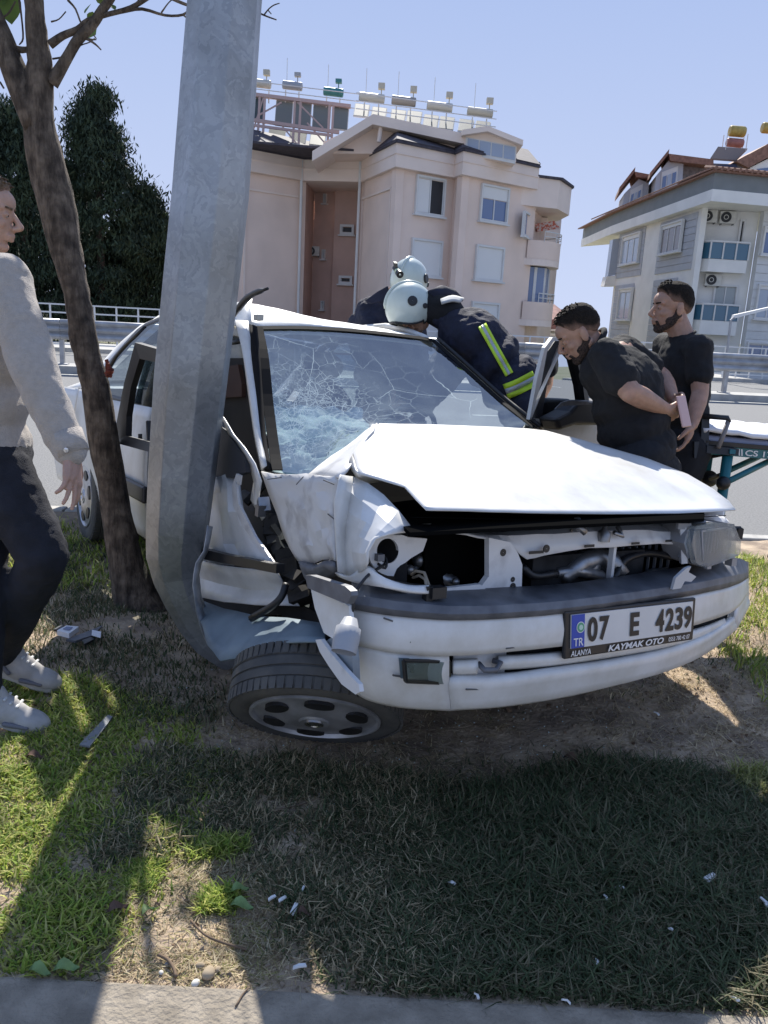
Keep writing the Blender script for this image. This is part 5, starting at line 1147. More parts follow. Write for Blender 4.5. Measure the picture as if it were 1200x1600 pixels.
# crushed front door right of the post
DG = [[(318, 742), (340, 745), (356, 740), (374, 742)], [(310, 790), (335, 795), (358, 800), (382, 800)], [(306, 840), (335, 850), (368, 850), (402, 838)], [(306, 872), (345, 882), (385, 885), (430, 882)]]
dn = [[.05, .0, .03, .06], [.0, .04, .0, .04], [.03, .0, .04, .02], [0, .02, .02, .0]]
cd = patch('front_door', [[Yk(x, y, -.83+dn[i][j]) for j, (x, y) in enumerate(r)] for i, r in enumerate(DG)], PAINT, car, (2, 2), .006, jitter=.003, crisp=True)
patch('front_door_lower', [[Yk(306, 873, -.84), Yk(345, 883, -.84), Yk(385, 888, -.82), Yk(434, 892, -.80)], [Yk(304, 900, -.80), Yk(345, 912, -.80), Yk(395, 922, -.77), Yk(450, 922, -.74)], [Yk(300, 930, -.84), Yk(350, 941, -.83), Yk(400, 946, -.80), Yk(470, 947, -.74)]], PAINT, cd, (2, 2), .006, jitter=.003, crisp=True)
b = MB(); b.prism([Yk(x, y, -.885) for x, y in ((305, 855), (350, 866), (400, 876), (432, 882), (431, 896), (396, 889), (348, 880), (304, 871))], (0, .03, 0)); b.build('rub_strip', BLACK, cd, world=False)
sheet('torn_door_edge', [Yk(x, y, -.82) for x, y in ((373, 740), (379, 743), (377, 758), (372, 752), (376, 786), (388, 810), (402, 838), (418, 860), (430, 878), (422, 872), (404, 850), (384, 824), (368, 790), (366, 760))], DIRTY, cd, .01)
# black door card triangle, pale torn edge, dark gap
sheet('door_card', [Yk(x, y, -.78) for x, y in ((346, 654), (362, 672), (392, 712), (396, 738), (372, 746), (340, 745), (322, 746), (320, 700))], mat('door_card', (.05, .052, .06), rough=.7), car, .03)
patch('torn_flange', [[Yk(344, 645, -.80), Yk(351, 652, -.82)], [Yk(358, 676, -.80), Yk(366, 678, -.82)], [Yk(376, 700, -.79), Yk(384, 700, -.82)], [Yk(391, 724, -.78), Yk(400, 724, -.82)], [Yk(398, 752, -.78), Yk(410, 752, -.82)], [Yk(394, 780, -.78), Yk(404, 790, -.80)], [Yk(410, 812, -.76), Yk(416, 806, -.78)]], PAINT, car, (2, 1), .005, jitter=.004, crisp=True)
sheet('footwell', [Yk(x, y, -.55) for x, y in ((340, 560), (398, 560), (414, 740), (480, 830), (520, 960), (300, 960), (300, 740))], DARK, car, .02)
sheet('seat_side', [Yk(x, y, -.57) for x, y in ((350, 575), (378, 570), (384, 600), (384, 620), (346, 622))], BROWN, car, .02)
b = MB()
r_ = np.random.default_rng(11)
GAPM = mat('torn_underside', (.05, .045, .04), rough=.8, metal=.3, noise_s=15, amt=.6)
for k in range(16):
    t = k/15; x, y = 400+75*t, 770+165*t; p = Yk(x, y, -.72); a_ = r_.normal(0, 1, 3); a_ = nrm(a_); b.box(p, (.04+.06*r_.random(), .02+.03*r_.random(), .05+.07*r_.random()), rot3(*r_.normal(0, 1, 3)))
b.build('torn_underside', GAPM, car, world=False)
b = MB(); b.box(Yk(412, 790, -.80), (.06, .04, .05), rot3(.3, .4, 0)); b.box(Yk(407, 798, -.82), (.03, .03, .04)); b.build('door_hinge', METAL, car, world=False)
b = MB(); b.tube(catmull([Yk(447, 912, -.84), Yk(440, 932, -.86), Yk(424, 948, -.88), Yk(393, 966, -.90)], 4), .013, 8); b.build('torn_hose', BLACK, car, smooth=True, world=False)
# bent floor sheet under the door
SH = [[Yk(308, 936, -.86), Yk(350, 952, -.86), Yk(395, 962, -.86), Yk(450, 968, -.86), Yk(506, 977, -.86)], [Yk(312, 965, -.92), Yk(350, 985, -.93), Yk(395, 988, -.92), Yk(450, 987, -.92), Yk(508, 990, -.9)], [Yk(325, 1008, -1.0), Yk(345, 1034, -1.02), Yk(375, 1030, -1.0), Yk(425, 1006, -.98), Yk(512, 1004, -.94)]]
patch('bent_sill_sheet', SH, BLUESHEET, car, (2, 2), .006, jitter=.006, crisp=True)
# opened left front door with its glass and mirror
H0 = KW((2.08, .86, .9)); e_ = KR @ nrm((-.30, .95, 0)); up_ = KR @ np.array([0, 0, 1.]); nD = np.cross(e_, up_)
DPt = lambda x, y, o=0: UP(x, y, H0+nD*o, nD)
def world_ring(name, outer, inner, m, th, par=car):
    n_ = len(outer); V = list(outer)+list(inner); F = [(i, (i+1) % n_, n_+(i+1) % n_, n_+i) for i in range(n_)]; return solid(link(name, V, F, m, par), th)
dw = sheet('front_door', [WK(DPt(x, y)) for x, y in ((828, 653), (930, 662), (945, 668), (950, 760), (905, 800), (845, 690))], PAINT, car, .05)
world_ring('window_frame', [DPt(x, y, .0) for x, y in ((828, 655), (838, 600), (848, 548), (860, 531), (874, 531), (900, 556), (910, 600), (916, 660))], [DPt(x, y, .0) for x, y in ((838, 655), (846, 604), (855, 560), (864, 539), (874, 540), (893, 562), (903, 602), (910, 655))], BLACK, .03)
world_ring('window_frame', [DPt(x, y, .03) for x, y in ((822, 655), (834, 590), (846, 543), (858, 527), (876, 527), (880, 530))], [DPt(x, y, .03) for x, y in ((830, 656), (840, 600), (849, 550), (860, 533), (876, 532), (880, 534))], PAINT, .02)
link('door_glass', [DPt(x, y, .0) for x, y in ((836, 658), (845, 604), (854, 560), (864, 537), (874, 538), (894, 562), (904, 602), (912, 658))], [tuple(range(8))], make_glass('door_glass_mat', (.35, .40, .44), .015, refl=1.0), car)
b = MB()
mp = [DPt(x, y, .05) for x, y in ((838, 652), (862, 640), (873, 628), (884, 624), (918, 625), (926, 632), (927, 658), (915, 662), (870, 662), (845, 670))]
b.prism(mp, nD*.11); mo = b.build('door_mirror', BLACK, car); bevel(mo, .02, 3)
b = MB(); b.prism([DPt(x, y, .168) for x, y in ((866, 639), (876, 629), (886, 626), (916, 627), (923, 632), (880, 634))], nD*.005); b.build('mirror_cap', RUB, mo)
# small marks on the bonnet
b = MB()
for x, y, dx, dy in ((714, 686, 9, 0), (650, 688, 5, 1), (790, 684, 5, -2)):
    b.beam(X(x, y, 2.95-.0012*(x-600)+.006), X(x+dx, y+dy, 2.95-.0012*(x-600)+.006), .006, .006)
b.build('washer_nozzle', BLACK, bon, world=False)
# number plate
def plate():
    q = [X(882, 1031, 3.565), X(1083, 1000, 3.545), X(1088, 934, 3.545), X(883, 956, 3.565)]
    b = MB(); n_ = nrm(np.cross(q[1]-q[0], q[3]-q[0])); b.prism(q, -n_*.014); pf = b.build('number_plate', BLACK, car, world=False); bevel(pf, .005, 2)
    q = [p+n_*.001 for p in q]
    def at(u, v, o=0): return (q[0]*(1-u)+q[1]*u)*(1-v)+(q[3]*(1-u)+q[2]*u)*v+n_*o
    b = MB(); b.prism([at(.035, .225, .003), at(.965, .225, .003), at(.965, .93, .003), at(.035, .93, .003)], -n_*.003); b.build('plate_face', mat('plate_white', (.68, .68, .67), rough=.4, noise_s=8, amt=.08), pf, world=False)
    b = MB(); b.prism([at(.037, .23, .0046), at(.125, .23, .0046), at(.125, .925, .0046), at(.037, .925, .0046)], -n_*.001); b.build('blue_band', mat('plate_blue', (.01, .06, .42), rough=.4), pf, world=False)
    INK = mat('plate_ink', (.012, .012, .014), rough=.5); WI = mat('white_ink', (.75, .75, .75), rough=.5)
    for s_, u0, u1 in (('0', .145, .215), ('7', .228, .298), ('E', .455, .525), ('4', .655, .725), ('2', .737, .805), ('3', .815, .880), ('9', .890, .957)):
        letter_on('plate_number', s_, q, u0, u1, .32, .84, INK, pf, .0058, bold=.035)
    letter_on('plate_letters', 'TR', q, .048, .115, .27, .44, WI, pf, .0062, bold=.01)
    letter_on('dealer_town', 'ALANYA', q, .035, .175, .055, .175, WI, pf, .0035, bold=.015, shear=.15)
    letter_on('dealer_name', 'KAYMAK OTO', q, .30, .735, .045, .185, WI, pf, .0035, bold=.03, shear=.25)
    letter_on('dealer_phone', '0553 780 42 07', q, .775, .955, .065, .165, WI, pf, .0035, bold=.01)
    # round green and white seal on the band
    c = at(.095, .66, .006); u_ = nrm(q[1]-q[0]); v_ = nrm(q[3]-q[0])
    for r0_, m_, o_ in ((.017, WI, 0), (.0145, mat('seal_green', (.08, .35, .2), rough=.4), .0008), (.008, mat('seal_pale', (.5, .7, .6), rough=.4), .0016)):
        b = MB(); b.prism([c+n_*o_+r0_*(math.cos(t)*u_+math.sin(t)*v_) for t in np.linspace(0, 2*math.pi, 20, endpoint=False)], -n_*.0006); b.build('seal', m_, pf, world=False)
plate()
# wheels
def wheel(name, C, axis, par, up=(0, 0, 1), kr=1.0, kw=1.0):
    """C centre of the outer face, axis pointing outwards"""
    ax = nrm(axis); t = MB(); Rr = .302; w_ = .185
    prof = [(-.005, .205), (.002, .225), (.006, .262), (-.004, .290), (-.022, .300), (-.045, Rr), (-.047, Rr-.006), (-.052, Rr-.006), (-.054, Rr+.001), (-.085, Rr+.002), (-.087, Rr-.006), (-.094, Rr-.006), (-.096, Rr+.002), (-.128, Rr+.001), (-.130, Rr-.006), (-.136, Rr-.006), (-.138, Rr), (-.165, .297), (-.182, .287), (-.190, .255), (-.185, .205)]
    prof = [(a_*kw, .205+(r_-.205)*kr) for a_, r_ in prof]; t.lathe(C, ax, prof, 56); o = t.build(name, TYRE, par, auto=30)
    # shoulder tread blocks
    a = np.cross(ax, up); a = nrm(a); b_ = np.cross(ax, a); tb = MB()
    for k in range(64):
        th = 2*math.pi*k/64; rr = math.cos(th)*a+math.sin(th)*b_; tt = -math.sin(th)*a+math.cos(th)*b_
        for off in (-.024, -.163): tb.box(C+ax*off*kw+rr*(.205+.0935*kr), (.036, .020, .008), [ax, tt, rr])
    tag(tb.build('tread', TYRE, o), kind='stuff')
    r = MB(); r.lathe(C, ax, [(-.01, .206), (.004, .206), (.006, .198), (-.006, .192), (.0, .15), (.012, .09), (.012, .05), (.018, .045), (.018, .001)], 48); ro = r.build('rim', HUB, o, auto=35)
    for k in range(6):
        h = MB()
        th = 2*math.pi*k/6+.35; rr = math.cos(th)*a+math.sin(th)*b_; tt = np.cross(ax, rr)
        pts = [C+ax*(.0035+.007*(1-abs(s_)/1.0)*0)+rr*(.142+.032*math.cos(u))+tt*(.046*math.sin(u))+ax*(.009-.0*s_) for u, s_ in [(2*math.pi*i/14, 0) for i in range(14)]]
        h.prism([p-ax*.004 for p in pts], -ax*.012); h.build('vent_hole', BLACK, ro)
    b2 = MB(); b2.lathe(C+ax*.018, ax, [(0, .030), (.004, .030), (.005, .022), (.002, .020), (.002, .001)], 24); b2.build('hub_emblem', CHROME, ro)
    b3 = MB(); b3.lathe(C-ax*.14, ax, [(0, .2), (0, .02)], 32); b3.lathe(C-ax*.19, ax, [(0, .206), (.18, .204)], 40); b3.build('inner_rim', BAY, o)
    return o
wheel('wheel', KW((-.34, -.83, .27)), KR @ np.array([0, -1., 0]), car)
wheel('wheel', KW((-.27, .83, .29)), KR @ np.array([0, 1., 0]), car)
wheel('wheel', KW((2.64, .83, .31)), KR @ np.array([0, 1., 0]), car)
wheel('wheel', U(492, 1122, 2.50), (-.03, -.70, -.71), car, kr=.72, kw=.78)
b = MB(); b.beam(U(500, 1060, 2.75), KW((2.9, -.2, .3)), .06, .06); b.build('suspension_arm', BAY, car)
#@CAREND
# ------------------------------------------------------------------ lamp post
def lamp_post():
    sec = [(352, 0, 113, 3.05, 1), (341, 150, 116, 3.05, 1), (330, 300, 117, 3.05, 1), (314, 450, 115, 3.05, 1), (298, 600, 111, 3.05, 1), (285, 740, 103, 3.05, .95), (277, 830, 96, 3.05, .85), (273, 872, 88, 3.04, .7), (276, 905, 74, 3.03, .55), (287, 940, 62, 3.02, .42), (304, 975, 56, 3.02, .34), (326, 1005, 52, 3.02, .28), (350, 1022, 50, 3.03, .22), (368, 1036, 44, 3.05, .18)]
    top = UY(352, 0, 3.05); low = UY(330, 300, 3.05); d = nrm(top-low)
    rows = []
    for k, hh in enumerate((6.6, 5.0, 3.6, 2.4, 1.2)):
        rows.append((top+d*hh*.9, .13*(1-.035*hh), 1))
    for (x, y, wd, Y, fl) in sec:
        c = UY(x, y, Y); z = np.dot(c-cC, cF); rows.append((c, wd*.945*z/FPX/2/.924, fl))
    base = UG(360, 1030, 0); root = thing('lamp_post', 'galvanised octagonal lamp post with its foot crushed and bent under the white car', 'lamp post', tuple(base))
    V = []; n = 8
    for i, (c, r, fl) in enumerate(rows):
        dd = nrm(rows[max(i-1, 0)][0]-rows[min(i+1, len(rows)-1)][0]); sx = nrm(np.cross(dd, (0, -1, 0))); sy = nrm(np.cross(sx, dd))
        if sx[0] < 0: sx = -sx
        for j in range(n):
            t = 2*math.pi*(j+.5)/n; V.append(c+sx*r*math.cos(t)+sy*r*math.sin(t)*fl)
    F = [(i*n+j, i*n+(j+1) % n, (i+1)*n+(j+1) % n, (i+1)*n+j) for i in range(len(rows)-1) for j in range(n)]+[tuple(range(n))]
    o = link('shaft', V, F, GALV, root); bevel(o, .006, 2)
    # split and curled edge at the foot
    pt = lambda x, y, Y: UY(x, y, Y)
    patch('torn_edge', [[pt(324, 820, 2.92), pt(331, 822, 2.96)], [pt(318, 860, 2.90), pt(323, 862, 2.94)], [pt(305, 880, 2.89), pt(311, 884, 2.93)], [pt(300, 915, 2.88), pt(308, 914, 2.93)], [pt(303, 940, 2.88), pt(311, 936, 2.93)], [pt(310, 975, 2.90), pt(322, 970, 2.94)], [pt(324, 1008, 2.92), pt(336, 1000, 2.95)], [pt(347, 1034, 2.95), pt(356, 1022, 2.98)], [pt(372, 1034, 2.98), pt(384, 1026, 3.0)]], mat('bright_torn_steel', (.5, .52, .55), rough=.4, metal=.4, noise_s=20, amt=.4), root, (2, 1), .004, world=True, jitter=.004, crisp=True)
    # arm and lantern above the picture
    tp = rows[0][0]; b = MB(); b.tube(catmull([tp, tp+[0.05, .5, .35], tp+[.1, 1.6, .55]], 5), .04, 8); b.build('arm', GALV, root)
    b = MB(); b.box(tp+[.12, 1.95, .52], (.25, .7, .1)); bevel(b.build('lantern', mat('lantern_grey', (.3, .3, .3)), root), .03)
    # ground plate torn out of the soil
lamp_post()
# ------------------------------------------------------------------ leaning tree
LEAF = mat('big_leaf', (.13, .22, .035), rough=.6, noise_s=9, amt=.4); LEAF.node_tree.nodes['Principled BSDF'].inputs['Transmission Weight'].default_value = 0
def tree():
    Y = 3.9
    def tp(l): return [UY(x, y, Y+(dy[0] if dy else 0)) for x, y, w_, *dy in l], [w_*np.dot(UY(x, y, Y)-cC, cF)/FPX/2 for x, y, w_, *dy in l]
    base = UG(212, 940, -.03); g = thing('leaning_tree', 'slanting brown tree trunk with bare twigs standing left of the lamp post', 'tree', tuple(base))
    main = [(226, 968, 118), (214, 940, 82), (200, 892, 62), (186, 820, 54), (174, 747, 51), (161, 675, 51), (148, 602, 52), (137, 560, 50), (130, 520, 46), (122, 470, 44), (108, 412, 54), (91, 337, 62), (74, 262, 62), (62, 187, 56), (61, 112, 45), (58, 60, 38), (54, 0, 34), (52, -80, 32), (60, -200, 24), (40, -360, 14)]
    pts, rad = tp(main); P = catmull(pts, 4); Rr = catmull(np.array(rad), 4)
    b = MB(); b.tube(list(P), list(Rr*.87), 18); o = b.build('trunk', BARK, g, smooth=True)
    me = o.data
    for v in me.vertices:
        q = Vector(v.co); q2 = Vector((q.x*9, q.y*9, q.z*3)); f = .014*noise.noise(q2)+.008*noise.noise(q*26); v.co = q+Vector(v.normal)*f
    def limb(l, nm='branch', m=BARK):
        pts, rad = tp(l); P = catmull(pts, 3); Rr = catmull(np.array(rad), 3); Rr = np.maximum(Rr, .002); b = MB(); b.tube(list(P), list(Rr), 8); return b.build(nm, m, g, smooth=True)
    limb([(62, 200, 50), (40, 150, 46), (20, 105, 40), (4, 60, 34), (-20, 0, 30), (-50, -120, 22)])
    limb([(80, 130, 24), (92, 112, 20), (108, 85, 17), (122, 62, 17), (145, 38, 16), (160, 15, 15), (178, -10, 13), (210, -70, 9)])
    limb([(78, 70, 14), (98, 56, 12), (122, 46, 11), (138, 32, 9), (170, 22, 8), (205, 12, 8), (245, -12, 6)])
    limb([(20, 76, 12), (35, 78, 10), (50, 76, 8)])
    limb([(168, 22, 6), (192, 18, 6), (222, 14, 5), (258, 24, 4), (286, 23, 4), (297, 12, 3)], 'twig')
    limb([(262, -5, 5), (285, 5, 5), (305, 12, 4)], 'twig')
    rt = np.random.default_rng(4)
    tw = [[(122, 56, 4), (138, 62, 4), (150, 70, 3), (158, 78, 2)], [(82, 92, 3), (100, 88, 3), (124, 72, 2), (140, 66, 2), (148, 60, 2)], [(134, 60, 3), (150, 62, 2), (146, 54, 2)], [(106, 0, 4), (118, 14, 3), (128, 38, 3), (137, 30, 3)], [(80, 34, 3), (92, 30, 2), (103, 18, 2)], [(30, 0, 4), (34, 30, 3), (36, 60, 3), (30, 70, 2)], [(252, 20, 3), (262, 6, 2), (268, 0, 2)], [(286, 23, 3), (294, 30, 2)],
          [(404, 20, 3), (418, 26, 2.5), (432, 31, 2)], [(412, 24, 2.5), (420, 14, 2), (428, 8, 2), (437, 5, 1.5)], [(418, 15, 2), (424, 22, 1.5)], [(0, 128, 3), (6, 138, 3)], [(0, 30, 3), (14, 20, 3), (24, 2, 3)], [(205, 12, 3), (215, 2, 2), (222, -8, 2)]]
    for t_ in tw: limb(t_, 'twig')
    # connecting twig running behind the post to the sprig on its right
    limb([(297, 14, 4), (340, 10, 4), (380, 14, 3.5), (405, 20, 3)], 'twig')
    def leaf(P, d, n_, s, k):
        d = nrm(d); sd = nrm(np.cross(d, n_)); n_ = np.cross(sd, d); V = []; prof = [0, .32, .46, .42, .25, 0]
        for i, w_ in enumerate(prof):
            t = i/5; c = P+d*s*t+n_*(-.15*s*t*t); V += [c-sd*s*w_+n_*.05*s*w_, c+n_*-.03*s*w_, c+sd*s*w_+n_*.05*s*w_]
        F = []
        for i in range(5):
            a = i*3; F += [(a, a+1, a+4, a+3), (a+1, a+2, a+5, a+4)]
        return link('leaf', V, F, LEAF, g, True)
    for (x, y, s) in ((6, 8, .12), (18, 62, .12), (4, -20, .14), (142, 6, .06), (152, 4, .06), (145, 18, .05), (172, 6, .04), (30, -40, .12)):
        leaf(UY(x, y, Y+.05), rt.normal(0, 1, 3)*[1, .6, 1], rt.normal(0, 1, 3)+[0, -1, .5], s, 0)
    # crown above the picture
    n = 900; c = UY(10, -320, Y+.4); P = c+rt.normal(0, 1, (n, 3))*[.6, .7, .35]; P = P[P[:, 2] > 3.35]
    n = len(P); d1 = rt.normal(0, 1, (n, 3)); d1 /= np.linalg.norm(d1, axis=1)[:, None]; d2 = np.cross(d1, rt.normal(0, 1, (n, 3))); d2 /= np.linalg.norm(d2, axis=1)[:, None]
    V = np.stack([P-d1*.08, P+d2*.045, P+d1*.08, P-d2*.045], 1).reshape(-1, 3); tag(link('crown', V, np.arange(4*n).reshape(n, 4), LEAF, g), kind='stuff')
    # red scrape on the bark
    b = MB(); rs = np.random.default_rng(2)
    for k in range(12):
        p = UY(164+rs.random()*6, 565+rs.random()*24, Y-.07); b.box(p+np.array([.012, -.004, 0]), (.010+.012*rs.random(), .012, .02+.02*rs.random()), rot3(*rs.normal(0, .5, 3)))
    b.build('bark_scrape', mat('red_wood', (.22, .05, .03), rough=.9, noise_s=30, amt=.5), g)
tree()
# ------------------------------------------------------------------ grass
def inpoly(x, y, poly):
    c = np.zeros(len(x), bool); n = len(poly)
    for i in range(n):
        x0, y0 = poly[i]; x1, y1 = poly[(i+1) % n]
        with np.errstate(divide='ignore', invalid='ignore'):
            m_ = ((y0 > y) != (y1 > y)) & (x < (x1-x0)*(y-y0)/(y1-y0+1e-12)+x0)
        c ^= m_
    return c
def world_poly(pp): return [tuple(UG(x, y, 0)[:2]) for x, y in pp]
def noise2(x, y, s, off=0): return np.array([noise.noise(Vector((a*s, b*s, off))) for a, b in zip(x, y)])
GR = bpy.data.materials.new('grass_blade'); GR.use_nodes = True
_b = GR.node_tree.nodes['Principled BSDF']; _a = GR.node_tree.nodes.new('ShaderNodeAttribute'); _a.attribute_name = 'tint'
GR.node_tree.links.new(_a.outputs['Color'], _b.inputs['Base Color']); _b.inputs['Roughness'].default_value = .6; _b.inputs['Specular IOR Level'].default_value = .25
_o = GR.node_tree.nodes['Material Output']; _t = GR.node_tree.nodes.new('ShaderNodeBsdfTranslucent'); GR.node_tree.links.new(_a.outputs['Color'], _t.inputs['Color'])
_m = GR.node_tree.nodes.new('ShaderNodeMixShader'); _m.inputs[0].default_value = .45; GR.node_tree.links.new(_b.outputs[0], _m.inputs[1]); GR.node_tree.links.new(_t.outputs[0], _m.inputs[2]); GR.node_tree.links.new(_m.outputs[0], _o.inputs['Surface'])
def field(name, lab, n, poly, hmin, hmax, wd, cols, lean=.5, patchy=.0, seed=0, curl=.3, ps=2.2, flat=0.0, bias=1.0):
    r_ = np.random.default_rng(seed); poly = world_poly(poly); P = np.array(poly); lo, hi = P.min(0), P.max(0)
    x = r_.uniform(lo[0], hi[0], n*4); y = lo[1]+(hi[1]-lo[1])*r_.random(n*4)**bias
    k = inpoly(x+r_.normal(0, .035, len(x))+.10*noise2(x, y, 3.5, seed+20), y+r_.normal(0, .035, len(y))+.12*noise2(x, y, 3.5, seed+30), poly) & (y > 1.452); x, y = x[k], y[k]
    if patchy > 0:
        v = noise2(x, y, ps, seed)+.5*noise2(x, y, ps*3.1, seed+9); k = v > (patchy-.5)*.9+r_.normal(0, .12, len(x)); x, y = x[k], y[k]
    x, y = x[:n], y[:n]; n = len(x)
    if n == 0: return
    z = np.array([gz(a, b) for a, b in zip(x, y)])
    h = (hmin+(hmax-hmin)*r_.random(n)**1.8)*(.75+.5*(noise2(x, y, 4, seed+3)+.5)); a = r_.random(n)*2*math.pi; ln = lean*(.3+r_.random(n))
    d = np.stack([np.cos(a), np.sin(a), 0*a], 1); up = np.array([0, 0, 1.])
    s = np.stack([-np.sin(a), np.cos(a), 0*a], 1); w2 = (wd*(.6+.8*r_.random(n)))[:, None]
    B = np.stack([x, y, z-.004], 1); h_ = h[:, None]; l_ = ln[:, None]
    mid = B+up*h_*.55*(1-flat)+d*h_*l_*.35; tip = B+up*h_*(1-curl*.5)*(1-flat*.8)+d*h_*l_*1.1
    V = np.stack([B-s*w2, B+s*w2, mid-s*w2*.8, mid+s*w2*.8, tip], 1).reshape(-1, 3)
    i = np.arange(n)*5; F4 = np.stack([i, i+1, i+3, i+2], 1); F3 = np.stack([i+2, i+3, i+4], 1)
    me = bpy.data.meshes.new(name); me.from_pydata(V.tolist(), [], F4.tolist()+F3.tolist()); me.materials.append(GR)
    cols = np.array(cols); c = cols[r_.integers(0, len(cols), n)]*(.7+.6*r_.random((n, 1))); c = np.repeat(c, 5, 0); C4 = np.ones((len(c), 4)); C4[:, :3] = c
    at = me.color_attributes.new('tint', 'FLOAT_COLOR', 'POINT'); at.data.foreach_set('color', C4.ravel())
    o = bpy.data.objects.new(name, me); COL.objects.link(o); return tag(o, lab, 'grass', None, 'stuff')
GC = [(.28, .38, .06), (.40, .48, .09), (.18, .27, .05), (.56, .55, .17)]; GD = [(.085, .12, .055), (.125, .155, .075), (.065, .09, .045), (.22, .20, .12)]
ST = [(.60, .49, .31), (.45, .36, .22), (.70, .60, .40), (.30, .23, .15)]
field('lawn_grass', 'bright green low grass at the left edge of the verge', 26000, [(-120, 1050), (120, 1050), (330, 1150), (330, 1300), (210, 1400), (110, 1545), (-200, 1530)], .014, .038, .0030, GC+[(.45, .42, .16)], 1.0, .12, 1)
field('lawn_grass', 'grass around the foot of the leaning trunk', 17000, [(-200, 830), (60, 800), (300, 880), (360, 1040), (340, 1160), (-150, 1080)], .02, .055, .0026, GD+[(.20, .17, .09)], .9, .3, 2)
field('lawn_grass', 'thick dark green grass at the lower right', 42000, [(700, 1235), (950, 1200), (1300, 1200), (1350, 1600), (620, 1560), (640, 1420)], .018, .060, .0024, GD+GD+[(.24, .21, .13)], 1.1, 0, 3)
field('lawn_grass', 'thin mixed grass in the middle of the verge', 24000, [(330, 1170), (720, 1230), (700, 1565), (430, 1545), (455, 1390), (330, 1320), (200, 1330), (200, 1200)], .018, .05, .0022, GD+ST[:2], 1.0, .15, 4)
field('dry_straw', 'dry straw and stubble on bare soil below the car', 15000, [(180, 1060), (560, 1150), (1000, 1080), (1300, 1000), (1300, 1300), (900, 1260), (430, 1560), (120, 1545), (200, 1330)], .01, .045, .0016, ST, 1.8, .25, 5, flat=.6)
field('dry_straw', 'short dry stubble in the sunlit patch by the kerb', 12000, [(205, 1340), (330, 1320), (450, 1390), (440, 1540), (140, 1540)], .008, .03, .0015, ST+[(.30, .30, .10)], 1.6, .22, 6, flat=.5)
field('lawn_grass', 'small green tufts in the sunlit patch by the kerb', 2600, [(200, 1350), (240, 1345), (245, 1390), (205, 1400)], .010, .028, .0025, GC, .9, .0, 7)
field('lawn_grass', 'bright green tuft at the top of the sunlit patch', 1300, [(300, 1320), (370, 1312), (385, 1348), (320, 1352)], .012, .042, .0022, GC+[(.3, .32, .1)], .9, .1, 8)
field('lawn_grass', 'green tuft beside the broad leaves', 900, [(320, 1395), (365, 1390), (370, 1425), (325, 1430)], .015, .045, .0025, GC, .9, .0, 9)
field('dry_straw', 'thin straw litter spread over the whole near verge', 30000, [(-150, 1180), (1350, 1180), (1350, 1600), (-200, 1560)], .008, .035, .0016, ST[1:]+GD, 1.6, .05, 15, flat=.5)
field('lawn_grass', 'sunlit grass right of the bumper', 16000, [(1090, 850), (1600, 870), (1700, 1120), (1200, 1110), (1130, 1000)], .03, .08, .0032, GC+[(.36, .36, .10)], .9, .2, 10)
field('dry_straw', 'straw on the sunlit soil right of the bumper', 9000, [(1000, 1030), (1130, 960), (1500, 1050), (1500, 1250), (1100, 1200)], .01, .04, .0020, ST, 1.5, .2, 11, flat=.5)
field('lawn_grass', 'sunlit grass between the car and the road', 16000, [(-400, 790), (90, 790), (600, 800), (1180, 850), (1100, 900), (300, 900), (-500, 900)], .03, .08, .0045, GC+[(.30, .30, .08)], .9, .2, 12)
field('lawn_grass', 'yellow lit tuft at the right edge', 800, [(1160, 1205), (1240, 1205), (1240, 1245), (1170, 1245)], .03, .08, .0025, [(.4, .38, .16), (.3, .33, .1)], .9, .0, 13)
field('lawn_grass', 'scattered grass under the car and at the sides', 14000, [(-600, 850), (1500, 850), (1500, 1050), (900, 1090), (500, 1150), (-300, 1100)], .02, .05, .003, GD+ST, 1.0, .4, 14)
